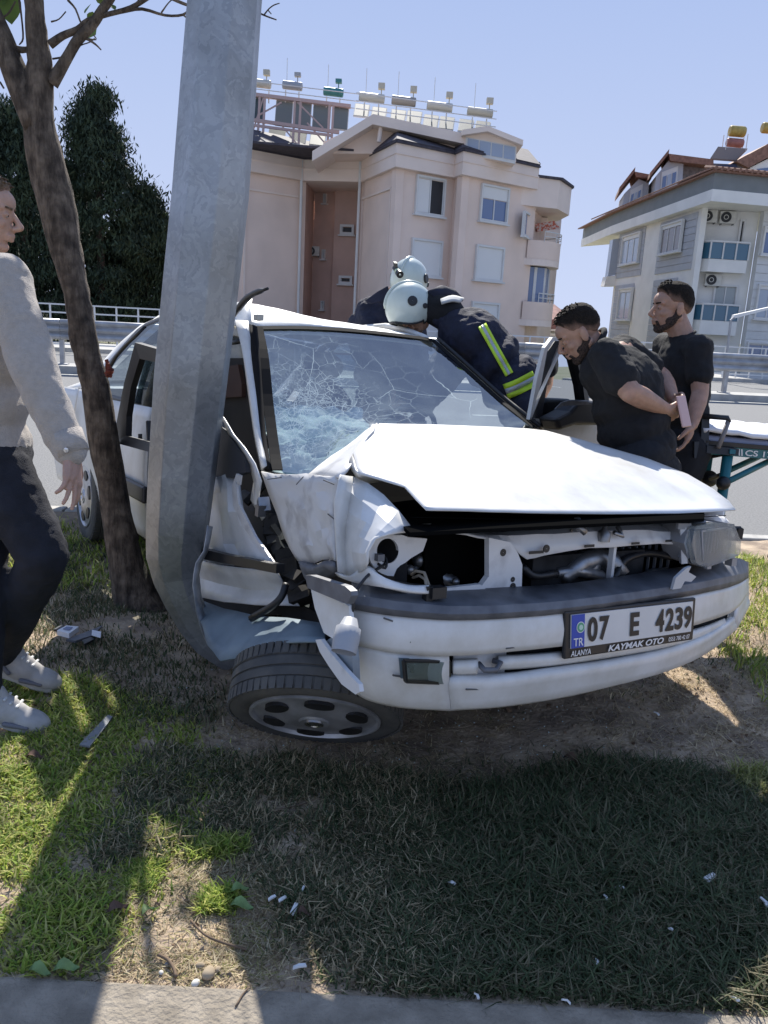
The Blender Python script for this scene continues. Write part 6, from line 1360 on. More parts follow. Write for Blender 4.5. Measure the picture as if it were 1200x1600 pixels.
# ------------------------------------------------------------------ debris
def litter():
    SH_ = mat('white_plastic_shard', (.70, .70, .68), rough=.4); r_ = np.random.default_rng(21)
    spots = [(707, 1376, 14, 'white plastic shard in the dark grass below the front wheel'), (468, 1508, 22, 'long white shard in the shade just right of the sunlit patch'), (460, 1418, 22, 'white sliver near the upper right of the sunlit patch'), (745, 1553, 12, 'tiny white scrap by the kerb left of centre'), (885, 1562, 16, 'white cigarette end close to the kerb'), (1148, 1558, 18, 'white cigarette end near the kerb at the far right'), (968, 1385, 16, 'white curl of plastic in the thick grass'), (946, 1402, 10, 'small pale chip under the white curl'), (1110, 1372, 34, 'long pale strip lying in the thick grass'), (1194, 1412, 20, 'white piece at the right edge of the grass'), (1027, 1107, 10, 'white chip on the shaded soil below the number plate'), (934, 1496, 14, 'pale crumpled scrap in the lower right grass'), (425, 1402, 14, 'pale chip at the top corner of the sunlit patch'), (441, 1404, 16, 'flat pale chip beside the shadow edge'), (1048, 1452, 8, 'small grey scrap in the grass'), (474, 1386, 9, 'small white fragment above the shadow edge')]
    for x, y, s, lab in spots:
        P = UG(x, y, .03); L_ = s*np.dot(P-cC, cF)/FPX; P[2] = gz(P[0], P[1])+.022; M_ = rot3(r_.random()*3, r_.normal(0, .2), r_.normal(0, .3))
        t = MB(); w_ = L_*.28; pts = [(-L_/2, -w_*.5, 0), (-L_*.1, -w_*.7, .003), (L_/2, -w_*.3, 0), (L_*.45, w_*.5, .002), (0, w_*.4, .004), (-L_*.4, w_*.6, 0)]
        t.prism([P+M_ @ np.array(q_) for q_ in pts], M_ @ np.array([0, 0, .004])); tag(t.build('debris_shard', SH_), lab, 'debris', 'white fragments scattered on the verge')
    ST_ = mat('pebble', (.42, .33, .22), rough=.9, noise_s=20, amt=.3); SG_ = mat('grey_pebble', (.30, .27, .24), rough=.9, noise_s=20, amt=.3)
    for x, y, s, lab, m_ in ((325, 1520, 24, 'largest ochre stone by the kerb', ST_), (313, 1507, 14, 'small stone left above the ochre stone', ST_), (340, 1512, 12, 'small stone right of the ochre stone', ST_), (264, 1504, 13, 'grey pebble beside the twig', SG_), (306, 1533, 15, 'whitish stone touching the kerb', mat('chalk', (.6, .57, .5), rough=.9)), (522, 1214, 11, 'pale round stone on the shaded soil', ST_), (436, 1108, 10, 'brown stone near the front wheel', SG_), (252, 1516, 10, 'pale pebble just left of the twig end', mat('chalk', (.6, .57, .5)))):
        P = UG(x, y, .01); L_ = s*np.dot(P-cC, cF)/FPX/2; b = MB(); b.ell((P[0], P[1], gz(P[0], P[1])+L_*.45), (L_, L_*.8, L_*.6), rot3(r_.random()*3, 0, 0), 12, 8); o = b.build('stone', m_, smooth=True); tag(o, lab, 'stone', 'stones near the kerb')
        for v in o.data.vertices: q_ = v.co.copy(); v.co = q_+Vector(v.normal)*noise.noise(q_*40)*L_*.3
    TW = mat('dry_twig', (.16, .11, .07), rough=.9)
    for pts, lab, rr in (([(298, 1447), (320, 1468), (350, 1480), (385, 1488)], 'long bent brown twig lying in the sunlit patch', .003), ([(247, 1500), (262, 1508), (272, 1522), (275, 1534)], 'curved twig near the kerb', .004), ([(368, 1580), (380, 1560), (390, 1550)], 'thin twig lying on the kerb stone', .002), ([(860, 1420), (900, 1412), (930, 1400)], 'pale grass stalk across the dark grass', .002), ([(800, 1535), (870, 1528), (872, 1520)], 'pale stalk near the lower right', .0018), ([(425, 1270), (480, 1258)], 'thin dry stalk on the shaded soil', .002), ([(325, 1266), (370, 1266)], 'short dry stalk left of the middle', .002)):
        P = [UG(x, y, 0) for x, y in pts]; P = [np.array([p[0], p[1], gz(p[0], p[1])+.012]) for p in P]; b = MB(); b.tube(catmull(P, 3), rr, 6); tag(b.build('twig', TW, smooth=True), lab, 'twig', 'twigs and stalks on the verge')
    LF = mat('weed_leaf', (.20, .30, .10), rough=.6, noise_s=30, amt=.3); LB = mat('brown_leaf', (.13, .075, .05), rough=.9, noise_s=20, amt=.4)
    for x, y, s, a, lab, m_ in ((375, 1392, 30, 30, 'upper broad green weed leaf in the sunlit patch', LF), (378, 1417, 36, 0, 'lower broad green weed leaf in the sunlit patch', LF), (185, 1424, 34, 40, 'curled brown leaf at the edge of the shadow band', LB), (55, 1187, 26, 10, 'brown leaf on the bright grass', LB), (590, 1188, 0, 0, None, None), (895, 1190, 30, -30, 'brown leaf standing on the shaded soil', LB), (475, 1430, 22, 10, 'pale brown leaf beside the white shard', LB), (62, 1520, 34, 0, 'wide dark weed leaf against the kerb', LF), (104, 1515, 38, 20, 'second wide weed leaf against the kerb', LF), (232, 1428, 26, 60, 'small light weed leaf left of centre', LF)):
        if not lab: continue
        P = UG(x, y, .02); L_ = s*np.dot(P-cC, cF)/FPX; c0 = np.array([P[0], P[1], gz(P[0], P[1])+.022]); aa = R(a); d = np.array([math.cos(aa), math.sin(aa), .12]); sd = np.array([-d[1], d[0], 0]); V = []
        for i, w_ in enumerate((.02, .2, .3, .28, .16, .01)):
            c = c0+d*L_*(i/5-.5)+[0, 0, .012*math.sin(i)]; V += [c-sd*L_*w_+[0, 0, .006], c, c+sd*L_*w_+[0, 0, .008]]
        F = []
        for i in range(5): F += [(i*3, i*3+1, i*3+4, i*3+3), (i*3+1, i*3+2, i*3+5, i*3+4)]
        tag(link('fallen_leaf', V, F, m_, smooth=True), lab, 'leaf', 'leaves on the verge')
    # cigarette pack and black trim by the tree
    def slabt(px, m_, lab, cat, th=.012, lift=.03, name='x'):
        Q = [UG(x, y, lift) for x, y in px]; b = MB(); b.prism(Q, (0, 0, -th)); return tag(b.build(name, m_), lab, cat)
    pk = thing('cigarette_pack', 'white and black cigarette pack lying in the shaded grass by the tree', 'box', tuple(UG(105, 985, .03)))
    b = MB(); Q = [UG(x, y, .05) for x, y in ((89, 985), (108, 990), (123, 979), (104, 977))]; b.prism(Q, (0, 0, -.022)); b.build('body', mat('pack_white', (.72, .72, .74), rough=.5), pk)
    b = MB(); Q = [UG(x, y, .052) for x, y in ((98, 983), (108, 985), (114, 980), (104, 979))]; b.prism(Q, (0, 0, .001)); b.build('label', mat('pack_blue', (.2, .23, .35)), pk)
    b = MB(); Q = [UG(x, y, .03) for x, y in ((84, 983), (92, 978), (100, 976), (95, 984))]; b.prism(Q, (0, 0, -.01)); b.build('flap', BLACK, pk)
    slabt([(143, 992), (157, 996), (158, 987), (144, 984)], mat('pack_white', (.7, .7, .7)), 'small white card beside the cigarette pack', 'card', .003, .04, 'card')
    slabt([(103, 999), (140, 985), (160, 977), (146, 992), (118, 1001)], RUB, 'grey strip of broken trim beside the cigarette pack', 'trim piece', .01, .03, 'trim_strip')
    slabt([(128, 1000), (142, 995), (148, 998), (132, 1006)], BLACK, 'short black scrap below the grey trim strip', 'trim piece', .01, .03, 'trim_scrap')
    slabt([(124, 1163), (168, 1117), (176, 1119), (165, 1135), (140, 1166)], mat('dull_alloy', (.26, .27, .28), rough=.5, metal=.4, noise_s=9, amt=.3), 'long grey metal strip stuck in the grass near the shoes', 'metal strip', .006, .03, 'metal_strip')
litter()
def crumbs(name, lab, n, poly, smin, smax, m, seed, flat=.7):
    r_ = np.random.default_rng(seed); wp_ = world_poly(poly); P = np.array(wp_); lo, hi = P.min(0), P.max(0); x = r_.uniform(lo[0], hi[0], n*3); y = r_.uniform(lo[1], hi[1], n*3); k = inpoly(x, y, wp_); x, y = x[k][:n], y[k][:n]; V = []; F = []
    for a, c in zip(x, y):
        s_ = smin+(smax-smin)*r_.random()**3; z = gz(a, c)+s_*.4; i = len(V); o_ = np.array([a, c, z]); q = rot3(r_.random()*6, r_.normal(0, .5), r_.normal(0, .5))
        for vv in ((1, 0, 0), (0, 1, 0), (-1, 0, 0), (0, -1, 0), (0, 0, flat), (0, 0, -flat)): V.append(o_+q @ (np.array(vv)*s_*(.7+.6*r_.random())))
        F += [(i, i+1, i+4), (i+1, i+2, i+4), (i+2, i+3, i+4), (i+3, i, i+4), (i+1, i, i+5), (i+2, i+1, i+5), (i+3, i+2, i+5), (i, i+3, i+5)]
    return tag(link(name, V, F, m), lab, 'debris', None, 'stuff')
crumbs('soil_clods', 'small clods and grit on the bare soil of the verge', 3500, [(150, 1060), (1300, 1000), (1350, 1300), (500, 1560), (110, 1545)], .002, .010, mat('clod', (.30, .23, .16), rough=1, noise_s=30, amt=.4), 61)
crumbs('glass_crumbs', 'crumbs of broken glass scattered below the crushed side and front wheel', 700, [(150, 960), (600, 1130), (1000, 1090), (900, 1250), (420, 1430), (200, 1200)], .0015, .004, mat('glass_crumb', (.55, .68, .66), rough=.15, spec=.9), 62)
DLF = mat('dead_leaf', (.24, .15, .085), rough=.9, noise_s=20, amt=.5)
crumbs('leaf_litter', 'crumpled bits of dead leaf scattered through the grass', 420, [(-100, 1060), (1300, 1000), (1350, 1590), (-100, 1560)], .004, .014, DLF, 63, flat=.15)
#@LITEND
# ------------------------------------------------------------------ stretcher
TEAL = mat('teal_paint', (.012, .13, .15), rough=.4); SHEETM = mat('white_sheet', (.74, .74, .76), rough=.9, bump=1, bump_s=16); NAVYP = mat('grey_blue_pad', (.22, .24, .33), rough=.6)
def stretcher():
    z0 = 4.0; dirv = nrm(U(1300, 718, z0+.25)-U(1083, 700, z0)); side = nrm(np.cross((0, 0, 1), dirv)); g = thing('stretcher', 'teal framed ambulance stretcher with a crumpled white sheet at the right edge', 'stretcher', tuple(UG(1150, 850, -.15)))
    A = U(1083, 700, z0); B = A+dirv*1.95
    for o_ in (0, .52):
        b = MB(); b.beam(A+side*o_, B+side*o_, .045, .045); b.build('side_rail', TEAL, g)
    for t in (0, .5, 1.0, 1.5, 1.93): b = MB(); b.beam(A+dirv*t, A+dirv*t+side*.52, .035, .035); b.build('cross_bar', TEAL, g)
    b = MB(); n_ = 14
    G = []
    for i in range(5):
        v = i/4; row = []
        for k in range(12):
            u = k/11; p = A+dirv*(.04+1.86*u)+side*(-.02+.56*v)+np.array([0, 0, .055+.075*math.sin(math.pi*(.14+.72*v))**.5+.012*noise.noise(Vector((u*9, v*5, 0)))]); row.append(p)
        G.append(row)
    patch('sheet', G, SHEETM, g, (4, 4), .02, world=True, jitter=.012)
    b = MB(); b.box(A+dirv*.97+side*.26+[0, 0, .045], (1.86, .53, .05), [dirv, side, np.cross(dirv, side)]); bevel(b.build('mattress', NAVYP, g), .02, 3)
    b = MB(); b.beam(A+dirv*.05+[0, 0, .035]-side*.005, B+[0, 0, .035]-side*.005, .05, .02); b.build('mattress_base', BLACK, g)
    # head end handle and pad
    b = MB(); b.tube([U(1099, 650, 3.97), U(1137, 653, 3.95), U(1139, 660, 3.95)], .013, 8); b.build('handle', BLACK, g, smooth=True)
    b = MB(); b.tube([U(1138, 658, 3.95), U(1130, 680, 3.95), U(1122, 700, 3.95)], .012, 8); b.build('handle_arm', mat('brown_grey_metal', (.2, .18, .17), rough=.5), g, smooth=True)
    b = MB(); b.prism([U(x, y, 3.98) for x, y in ((1097, 648), (1109, 649), (1107, 706), (1095, 706))], (0, .05, 0)); b.build('head_pad', BLACK, g)
    b = MB(); b.prism([U(x, y, 3.97) for x, y in ((1105, 696), (1155, 702), (1154, 712), (1104, 708))], (0, .07, 0)); b.build('rail_clamp', BLACK, g)
    b = MB(); b.prism([U(x, y, 3.96) for x, y in ((1141, 702), (1150, 703), (1149, 710), (1140, 709))], (0, .03, 0)); b.build('clamp_face', TEAL, g)
    b = MB(); b.prism([U(x, y, 3.95) for x, y in ((1085, 690), (1093, 690), (1088, 716), (1085, 716))], (0, .02, 0)); b.build('strap', BLACK, g)
    # legs
    def leg(p, q_, r=.022, m=TEAL, nm='leg'): b = MB(); b.tube([p, q_], r, 10); return b.build(nm, m, g, smooth=True)
    zg = -.13
    def down(x, y, z): P = U(x, y, z); return P, np.array([P[0]+.01, P[1], zg+.1])
    for (x, y, z) in ((1107, 706, 4.3), (1137, 712, 4.0)):
        a_, c_ = down(x, y, z); leg(a_, c_, .026)
        b = MB(); b.ell(c_+[0, 0, -.0], .04); b.lathe(c_+[-.0, -.02, -.04], (0, 1, 0), [(0, .01), (0, .06), (.035, .06), (.035, .01)], 16); b.build('caster', BLACK, g)
    a_ = U(1060, 708, 4.2); b = MB(); b.beam(U(1072, 706, 4.2), U(1070, 732, 4.2), .05, .04); b.build('under_frame', BLACK, g)
    b = MB(); b.tube([U(1050, 729, 4.2), U(1085, 719, 4.15), U(1130, 710, 4.1)], .010, 6); b.build('release_bar', BLACK, g)
    leg(U(1138, 752, 4.0), U(1215, 714, 4.25), .016, TEAL, 'brace'); leg(U(1139, 735, 4.25), U(1185, 714, 4.4), .016, TEAL, 'brace'); leg(U(1110, 748, 4.2), U(1137, 738, 4.05), .012, BLACK, 'brace')
    for q_, r_ in ((U(1108, 748, 4.25), .045), (U(1130, 755, 4.0), .035)): b = MB(); b.ell(q_, r_); b.build('pivot', BLACK, g, smooth=True)
    for t in (1.45, 1.9):
        for o_ in (0, .52):
            P = A+dirv*t+side*o_; c_ = np.array([P[0], P[1], zg+.1]); leg(P, c_, .024); b = MB(); b.lathe(c_+[0, -.02, -.04], (0, 1, 0), [(0, .01), (0, .06), (.035, .06), (.035, .01)], 16); b.build('caster', BLACK, g)
    b = MB(); b.tube([U(1146, 826, 3.75), U(1157, 826, 3.75)], .012, 8); b.box(U(1155, 833, 3.75), (.025, .03, .05)); b.build('foot_pedal', BLACK, g)
    # hazard stripes and lettering on the rail
    n2 = -side; up = np.array([0, 0, 1.])
    for k in range(4):
        p = A+dirv*(.225+k*.016)+n2*.0245; b = MB(); b.prism([p+up*-.017, p+up*-.017+dirv*.008, p+up*.017+dirv*.001, p+up*.017-dirv*.007], n2*.001); b.build('hazard_stripe', WHITE, g)
    q = [A+dirv*.29-up*.02+n2*.0235, A+dirv*.50-up*.02+n2*.0235, A+dirv*.50+up*.02+n2*.0235, A+dirv*.29+up*.02+n2*.0235]
    letter_on('rail_lettering', 'CS 170', q, .02, .98, .12, .88, WHITE, g, .002, bold=.02, world=True)
stretcher()
# ------------------------------------------------------------------ people
def finish(o, voxel, smooth=4, disp=None, adapt=0):
    m = o.modifiers.new('r', 'REMESH'); m.mode = 'VOXEL'; m.voxel_size = voxel; m.use_smooth_shade = True
    if smooth: s_ = o.modifiers.new('s', 'SMOOTH'); s_.iterations = smooth; s_.factor = .5
    for i, (sc, st) in enumerate(disp or []):
        tx = bpy.data.textures.new('folds', 'CLOUDS'); tx.noise_scale = sc; tx.noise_depth = 2; d = o.modifiers.new('d', 'DISPLACE'); d.texture = tx; d.strength = st; d.mid_level = .5; d.texture_coords = 'LOCAL'
    dg = bpy.context.evaluated_depsgraph_get(); me = bpy.data.meshes.new_from_object(o.evaluated_get(dg)); me.name = o.name
    old = o.data; o.modifiers.clear(); o.data = me; bpy.data.meshes.remove(old)
    me.polygons.foreach_set('use_smooth', [True]*len(me.polygons)); return o
def cone(b, p, r0, q, r1, n=14):
    p, q = np.asarray(p, float), np.asarray(q, float); L_ = np.linalg.norm(q-p)
    if L_ < 1e-4: b.ell(p, max(r0, r1), None, n, 8); return
    d = (q-p)/L_; pr = []
    for k in range(5): t = math.pi/2*(1-k/4); pr.append((-r0*math.sin(t), max(r0*math.cos(t), 1e-4)))
    for k in range(5): t = math.pi/2*k/4; pr.append((L_+r1*math.sin(t), max(r1*math.cos(t), 1e-4)))
    b.lathe(p, d, pr, n)
def chain(b, pts, rs):
    for i in range(len(pts)-1): cone(b, pts[i], rs[i], pts[i+1], rs[i+1])
def head(b, C, f, u, s=1.0, nose=1.0):
    f = nrm(f); u = nrm(u-np.dot(u, f)*f); l = np.cross(u, f); A_ = [f, l, u]
    P = lambda x, y, z: C+s*(x*f+y*l+z*u)
    b.ell(P(-.014, 0, .036), np.array([.098, .075, .086])*s, A_, 24, 16); b.ell(P(.028, 0, -.028), np.array([.060, .060, .088])*s, A_, 20, 14); b.ell(P(.030, 0, .045), np.array([.062, .062, .050])*s, A_, 20, 12)
    b.ell(P(.060, 0, -.094), np.array([.027, .026, .020])*s, A_)
    for q in (-1, 1):
        cone(b, P(-.012, q*.055, -.045), .022*s, P(.055, q*.018, -.092), .018*s); b.ell(P(.055, q*.036, -.020), np.array([.026, .024, .022])*s, A_)
        b.ell(P(-.010, q*.079, -.002), np.array([.019, .009, .033])*s, [nrm(f+u*.2), l, nrm(u-f*.2)]); cone(b, P(.075, q*.014, .029), .010*s, P(.066, q*.045, .030), .010*s)
        b.ell(P(.074, q*.031, .010), np.array([.012, .015, .010])*s, A_); b.ell(P(.100, q*.011, -.031), .0085*s)
    cone(b, P(.083, 0, .020), .008*s, P(.084+.029*nose, 0, -.020), .0105*s); cone(b, P(.084+.028*nose, 0, -.022), .011*s, P(.092, 0, -.034), .010*s)
    cone(b, P(.089, -.020, -.055), .006*s, P(.096, 0, -.053), .0075*s); cone(b, P(.089, .020, -.055), .006*s, P(.096, 0, -.053), .0075*s)
    cone(b, P(.086, -.016, -.066), .007*s, P(.092, 0, -.066), .009*s); cone(b, P(.086, .016, -.066), .007*s, P(.092, 0, -.066), .009*s)
    return P, A_
def hand(b, W, d, pn, curls=(.35, .4, .45, .5), thumb_side=1, s=1.0, thumb_out=.7, spread=.05):
    d = nrm(d); pn = nrm(np.asarray(pn, float)-np.dot(pn, d)*d); sd = np.cross(d, pn)*thumb_side
    kn = []
    for i, o_ in enumerate((.030, .010, -.011, -.030)):
        k = W+d*(.088-.004*i)*s+sd*o_*s; kn.append(k); cone(b, W+sd*o_*.55*s+d*.012, .017*s, k, .0125*s)
    cone(b, W+d*.04*s+sd*.0, .020*s, W+d*.065*s, .018*s)
    for i, (k, L_) in enumerate(zip(kn, (.074, .084, .078, .060))):
        a_ = 0; p = k; dd = nrm(d+sd*spread*(1.5-i)); r = .0092
        for j, fr in enumerate((.45, .31, .24)):
            a_ += curls[i]*(.6 if j == 0 else 1.0); v = dd*math.cos(a_)+pn*math.sin(a_); q = p+v*L_*fr*s; cone(b, p, r*s, q, (r-.0009)*s, 10); p = q; r -= .0009
    t0 = W+d*.022*s+sd*.024*s; t1 = t0+nrm(d*.75+sd*thumb_out+pn*.35)*.042*s; t2 = t1+nrm(d+sd*.25+pn*.4)*.032*s; t3 = t2+nrm(d+sd*.05+pn*.5)*.026*s
    cone(b, t0, .016*s, t1, .0125*s); cone(b, t1, .0120*s, t2, .0105*s); cone(b, t2, .0105*s, t3, .0085*s)
SKIN = mat('skin', (.52, .32, .235), rough=.55, noise_s=30, amt=.18, bump=.15, bump_s=120); SKIN2 = mat('tanned_skin', (.43, .25, .175), rough=.55, noise_s=30, amt=.2, bump=.15, bump_s=120)
for m_ in (SKIN, SKIN2): m_.node_tree.nodes['Principled BSDF'].inputs['Subsurface Weight'].default_value = .12; m_.node_tree.nodes['Principled BSDF'].inputs['Subsurface Scale'].default_value = .01
HAIRD = mat('dark_hair', (.022, .016, .012), rough=.85, noise_s=90, amt=.5, bump=1, bump_s=180, spec=.2); HAIRB = mat('light_brown_hair', (.19, .115, .055), rough=.5, noise_s=90, amt=.5, bump=1, bump_s=160)
BLK = mat('black_cotton', (.011, .011, .013), rough=.92, noise_s=40, amt=.3, bump=.3, bump_s=220); BLKT = mat('black_trousers', (.012, .013, .017), rough=.9, bump=.3, bump_s=200)
GREYJ = mat('grey_beige_fleece', (.46, .405, .35), rough=.98, noise_s=60, amt=.12, bump=.5, bump_s=260, sheen=.3); JEAN = mat('dark_jeans', (.018, .020, .030), rough=.9, noise_s=14, amt=.4, bump=.4, bump_s=300)
NAVY = mat('fire_jacket', (.014, .017, .040), rough=.85, noise_s=12, amt=.35, bump=.5, bump_s=160); HELM = mat('helmet_white', (.62, .68, .62), rough=.25, coat=.5, noise_s=7, col2=(.50, .56, .50), detail=8)
YEL = mat('hi_vis_yellow', (.55, .78, .04), rough=.6); SILV = mat('reflective_silver', (.45, .48, .50), rough=.45, metal=.2)
EYEW = mat('eye_white', (.32, .29, .27), rough=.2); EYED = mat('eye_dark', (.015, .01, .008), rough=.2); SHOE = mat('grey_white_shoe', (.50, .48, .46), rough=.7, noise_s=18, amt=.25); SOLE = mat('shoe_sole', (.45, .43, .40), rough=.8)
def eyes(P, par, s=1):
    for q in (-1, 1):
        b = MB(); b.ell(P(.0775, q*.031, .007), .0075*s); b.build('eye', EYEW, par, smooth=True); b = MB(); b.ell(P(.0830, q*.0315, .007), .0035*s); b.build('pupil', EYED, par, smooth=True)
def brows(P, par, m):
    b = MB()
    for q in (-1, 1): cone(b, P(.0870, q*.014, .031), .0042, P(.0790, q*.044, .033), .003, 8)
    b.build('eyebrows', m, par, smooth=True)
def frame(J):
    lat = nrm(np.array(J['shL'])-np.array(J['shR'])); up = nrm(np.array(J['neck'])-np.array(J['pelvis'])); fr = nrm(np.cross(lat, up)); return lat, up, fr
def body_mb(J, fat=1.0, arms=True):
    b = MB(); lat, up, fr = frame(J); pel, che, neck = [np.asarray(J[k]) for k in ('pelvis', 'chest', 'neck')]
    b.ell(che, (.165*fat, .115*fat, .17), [lat, fr, nrm(neck-che)], 20, 14); mid = (pel+che)/2
    cone(b, che, .11*fat, mid, .115*fat); cone(b, mid, .12*fat, pel, .12*fat); b.ell(pel, (.165*fat, .125*fat, .11), [lat, fr, up], 20, 12)
    cone(b, neck, .062, np.asarray(J['head'])-.03*nrm(np.asarray(J['head'])-neck), .056)
    for s_, sg in (('L', 1), ('R', -1)):
        cone(b, che+up*.10+lat*sg*.04, .07, J['sh'+s_], .062)
        chain(b, [J['sh'+s_], (np.array(J['sh'+s_])+J['el'+s_])/2, J['el'+s_], np.array(J['el'+s_])*.65+np.array(J['wr'+s_])*.35, J['wr'+s_]], np.array([.058, .050, .042, .043, .027])*(.5+.5*fat))
        chain(b, [pel+lat*sg*.085-up*.02, J['kn'+s_], np.array(J['kn'+s_])*.7+np.array(J['an'+s_])*.3, J['an'+s_]], np.array([.088, .056, .056, .036])*(.4+.6*fat))
        cone(b, np.array(J['an'+s_])+[0, 0, -.05], .026, np.array(J['an'+s_])*.45+np.array(J['to'+s_])*.55+[0, 0, -.02], .020)
    return b
def shirt_mb(J, fat=1.0, th=.016, sleeve=.62, hem=.10, full=False):
    b = MB(); lat, up, fr = frame(J); pel, che, neck = [np.asarray(J[k]) for k in ('pelvis', 'chest', 'neck')]; hx = nrm(neck-che)
    b.ell(che, (.172*fat+th, .122*fat+th, .175+th), [lat, fr, hx], 24, 16); mid = (pel+che)/2
    for t in (0, .25, .5, .75, 1.0): c = che*(1-t)+(pel+up*-(hem-.08))*t; b.ell(c, ((.165-.01*math.sin(math.pi*t))*fat+th, (.120+.012*math.sin(math.pi*t))*fat+th, .12), [lat, fr, up], 20, 12)
    cone(b, che+hx*.06, .10, neck-hx*.01, .062+th*.6)
    for s_, sg in (('L', 1), ('R', -1)):
        sh, el, wr = [np.asarray(J[k+s_]) for k in ('sh', 'el', 'wr')]; cone(b, che+hx*.11+lat*sg*.05, .075+th, sh, .064+th)
        k_ = .5+.5*fat
        if full: chain(b, [sh, (sh+el)/2, el, el*.5+wr*.5, wr*.97+el*.03], np.array([.064+th, .058+th, .052+th, .046+th, .036+th])*k_)
        else: e2 = sh*(1-sleeve)+el*sleeve; cone(b, sh, (.062+th)*k_, e2, (.060+th*1.3)*k_)
    return b
def trousers_mb(J, fat=1.0, th=.014, wide=1.0):
    b = MB(); lat, up, fr = frame(J); pel = np.asarray(J['pelvis']); b.ell(pel+up*.02, (.168*fat+th, .13*fat+th, .12), [lat, fr, up], 22, 14)
    for s_, sg in (('L', 1), ('R', -1)):
        hp = pel+lat*sg*.085-up*.03; kn, an = np.asarray(J['kn'+s_]), np.asarray(J['an'+s_])
        chain(b, [hp, (hp+kn)/2, kn, (kn+an)/2, an+[0, 0, .01]], (np.array([.100, .086, .070, .064, .052])*(.4+.6*fat)+th)*wide)
    return b
def shoe(par, an, to, m=SHOE, up=(0, 0, 1)):
    an, to = np.asarray(an, float), np.asarray(to, float); d = nrm((to-an)*[1, 1, .6]); b = MB(); u = np.array([0, 0, 1.]); s = nrm(np.cross(u, d)); u = np.cross(d, s)
    heel = an-d*.045+u*-.045; tip = heel+d*.29
    b.ell(heel+d*.04+u*.016, (.058, .044, .055), [d, s, u]); b.ell(heel+d*.13+u*.008, (.10, .046, .050), [d, s, u]); b.ell(heel+d*.215, (.074, .049, .040), [d, s, u]); cone(b, an-u*.012, .050, heel+d*.14+u*.030, .036)
    o = finish(b.build('shoe', m, par), .006, 2); b = MB()
    pr = [heel+d*x+s*y-u*.035 for x, y in ((-.03, 0), (-.02, .03), (.05, .036), (.13, .036), (.2, .045), (.26, .036), (.285, 0), (.26, -.036), (.2, -.045), (.13, -.036), (.05, -.036), (-.02, -.03))]; b.prism(pr, u*.026); bevel(b.build('sole', SOLE, o), .006)
    ACC = mat('shoe_accent', (.16, .16, .18), rough=.7)
    for q_ in (-1, 1):
        b = MB(); cone(b, heel+d*.02+u*.045+s*q_*.040, .010, heel+d*.10+u*.000+s*q_*.046, .008, 8); b.build('side_panel', ACC, o, smooth=True)
        b = MB(); cone(b, heel+d*.15-u*.012+s*q_*.045, .009, heel+d*.22-u*.004+s*q_*.046, .007, 8); b.build('side_panel', ACC, o, smooth=True)
    b = MB(); cone(b, an+u*.03+d*.045, .022, an+u*.005+d*.075, .020, 10); b.build('tongue', m, o, smooth=True)
    b = MB()
    for k in range(4): cone(b, heel+d*(.10+.022*k)+u*(.070-.007*k)-s*.026, .005, heel+d*(.105+.022*k)+u*(.070-.007*k)+s*.026, .005, 6)
    b.build('laces', WHITE, o)
    return o
def hair_mat(m, k):
    nm = m.name+'_faded'
    if nm in MATS: return MATS[nm]
    c = m.copy(); c.name = nm; MATS[nm] = c; b = c.node_tree.nodes['Principled BSDF']; src = b.inputs['Base Color'].links[0].from_socket
    a_ = N(c, 'ShaderNodeAttribute'); a_.attribute_name = 'fade'; mx = N(c, 'ShaderNodeMix', data_type='RGBA'); mx.inputs[6].default_value = (.30, .18, .13, 1)
    L(c, a_.outputs['Fac'], mx.inputs[0]); L(c, src, mx.inputs[7]); L(c, mx.outputs[2], b.inputs['Base Color']); return c
STUB = mat('beard_stubble', (.085, .052, .04), rough=.8, noise_s=130, col2=(.015, .010, .008), bump=1, bump_s=260)
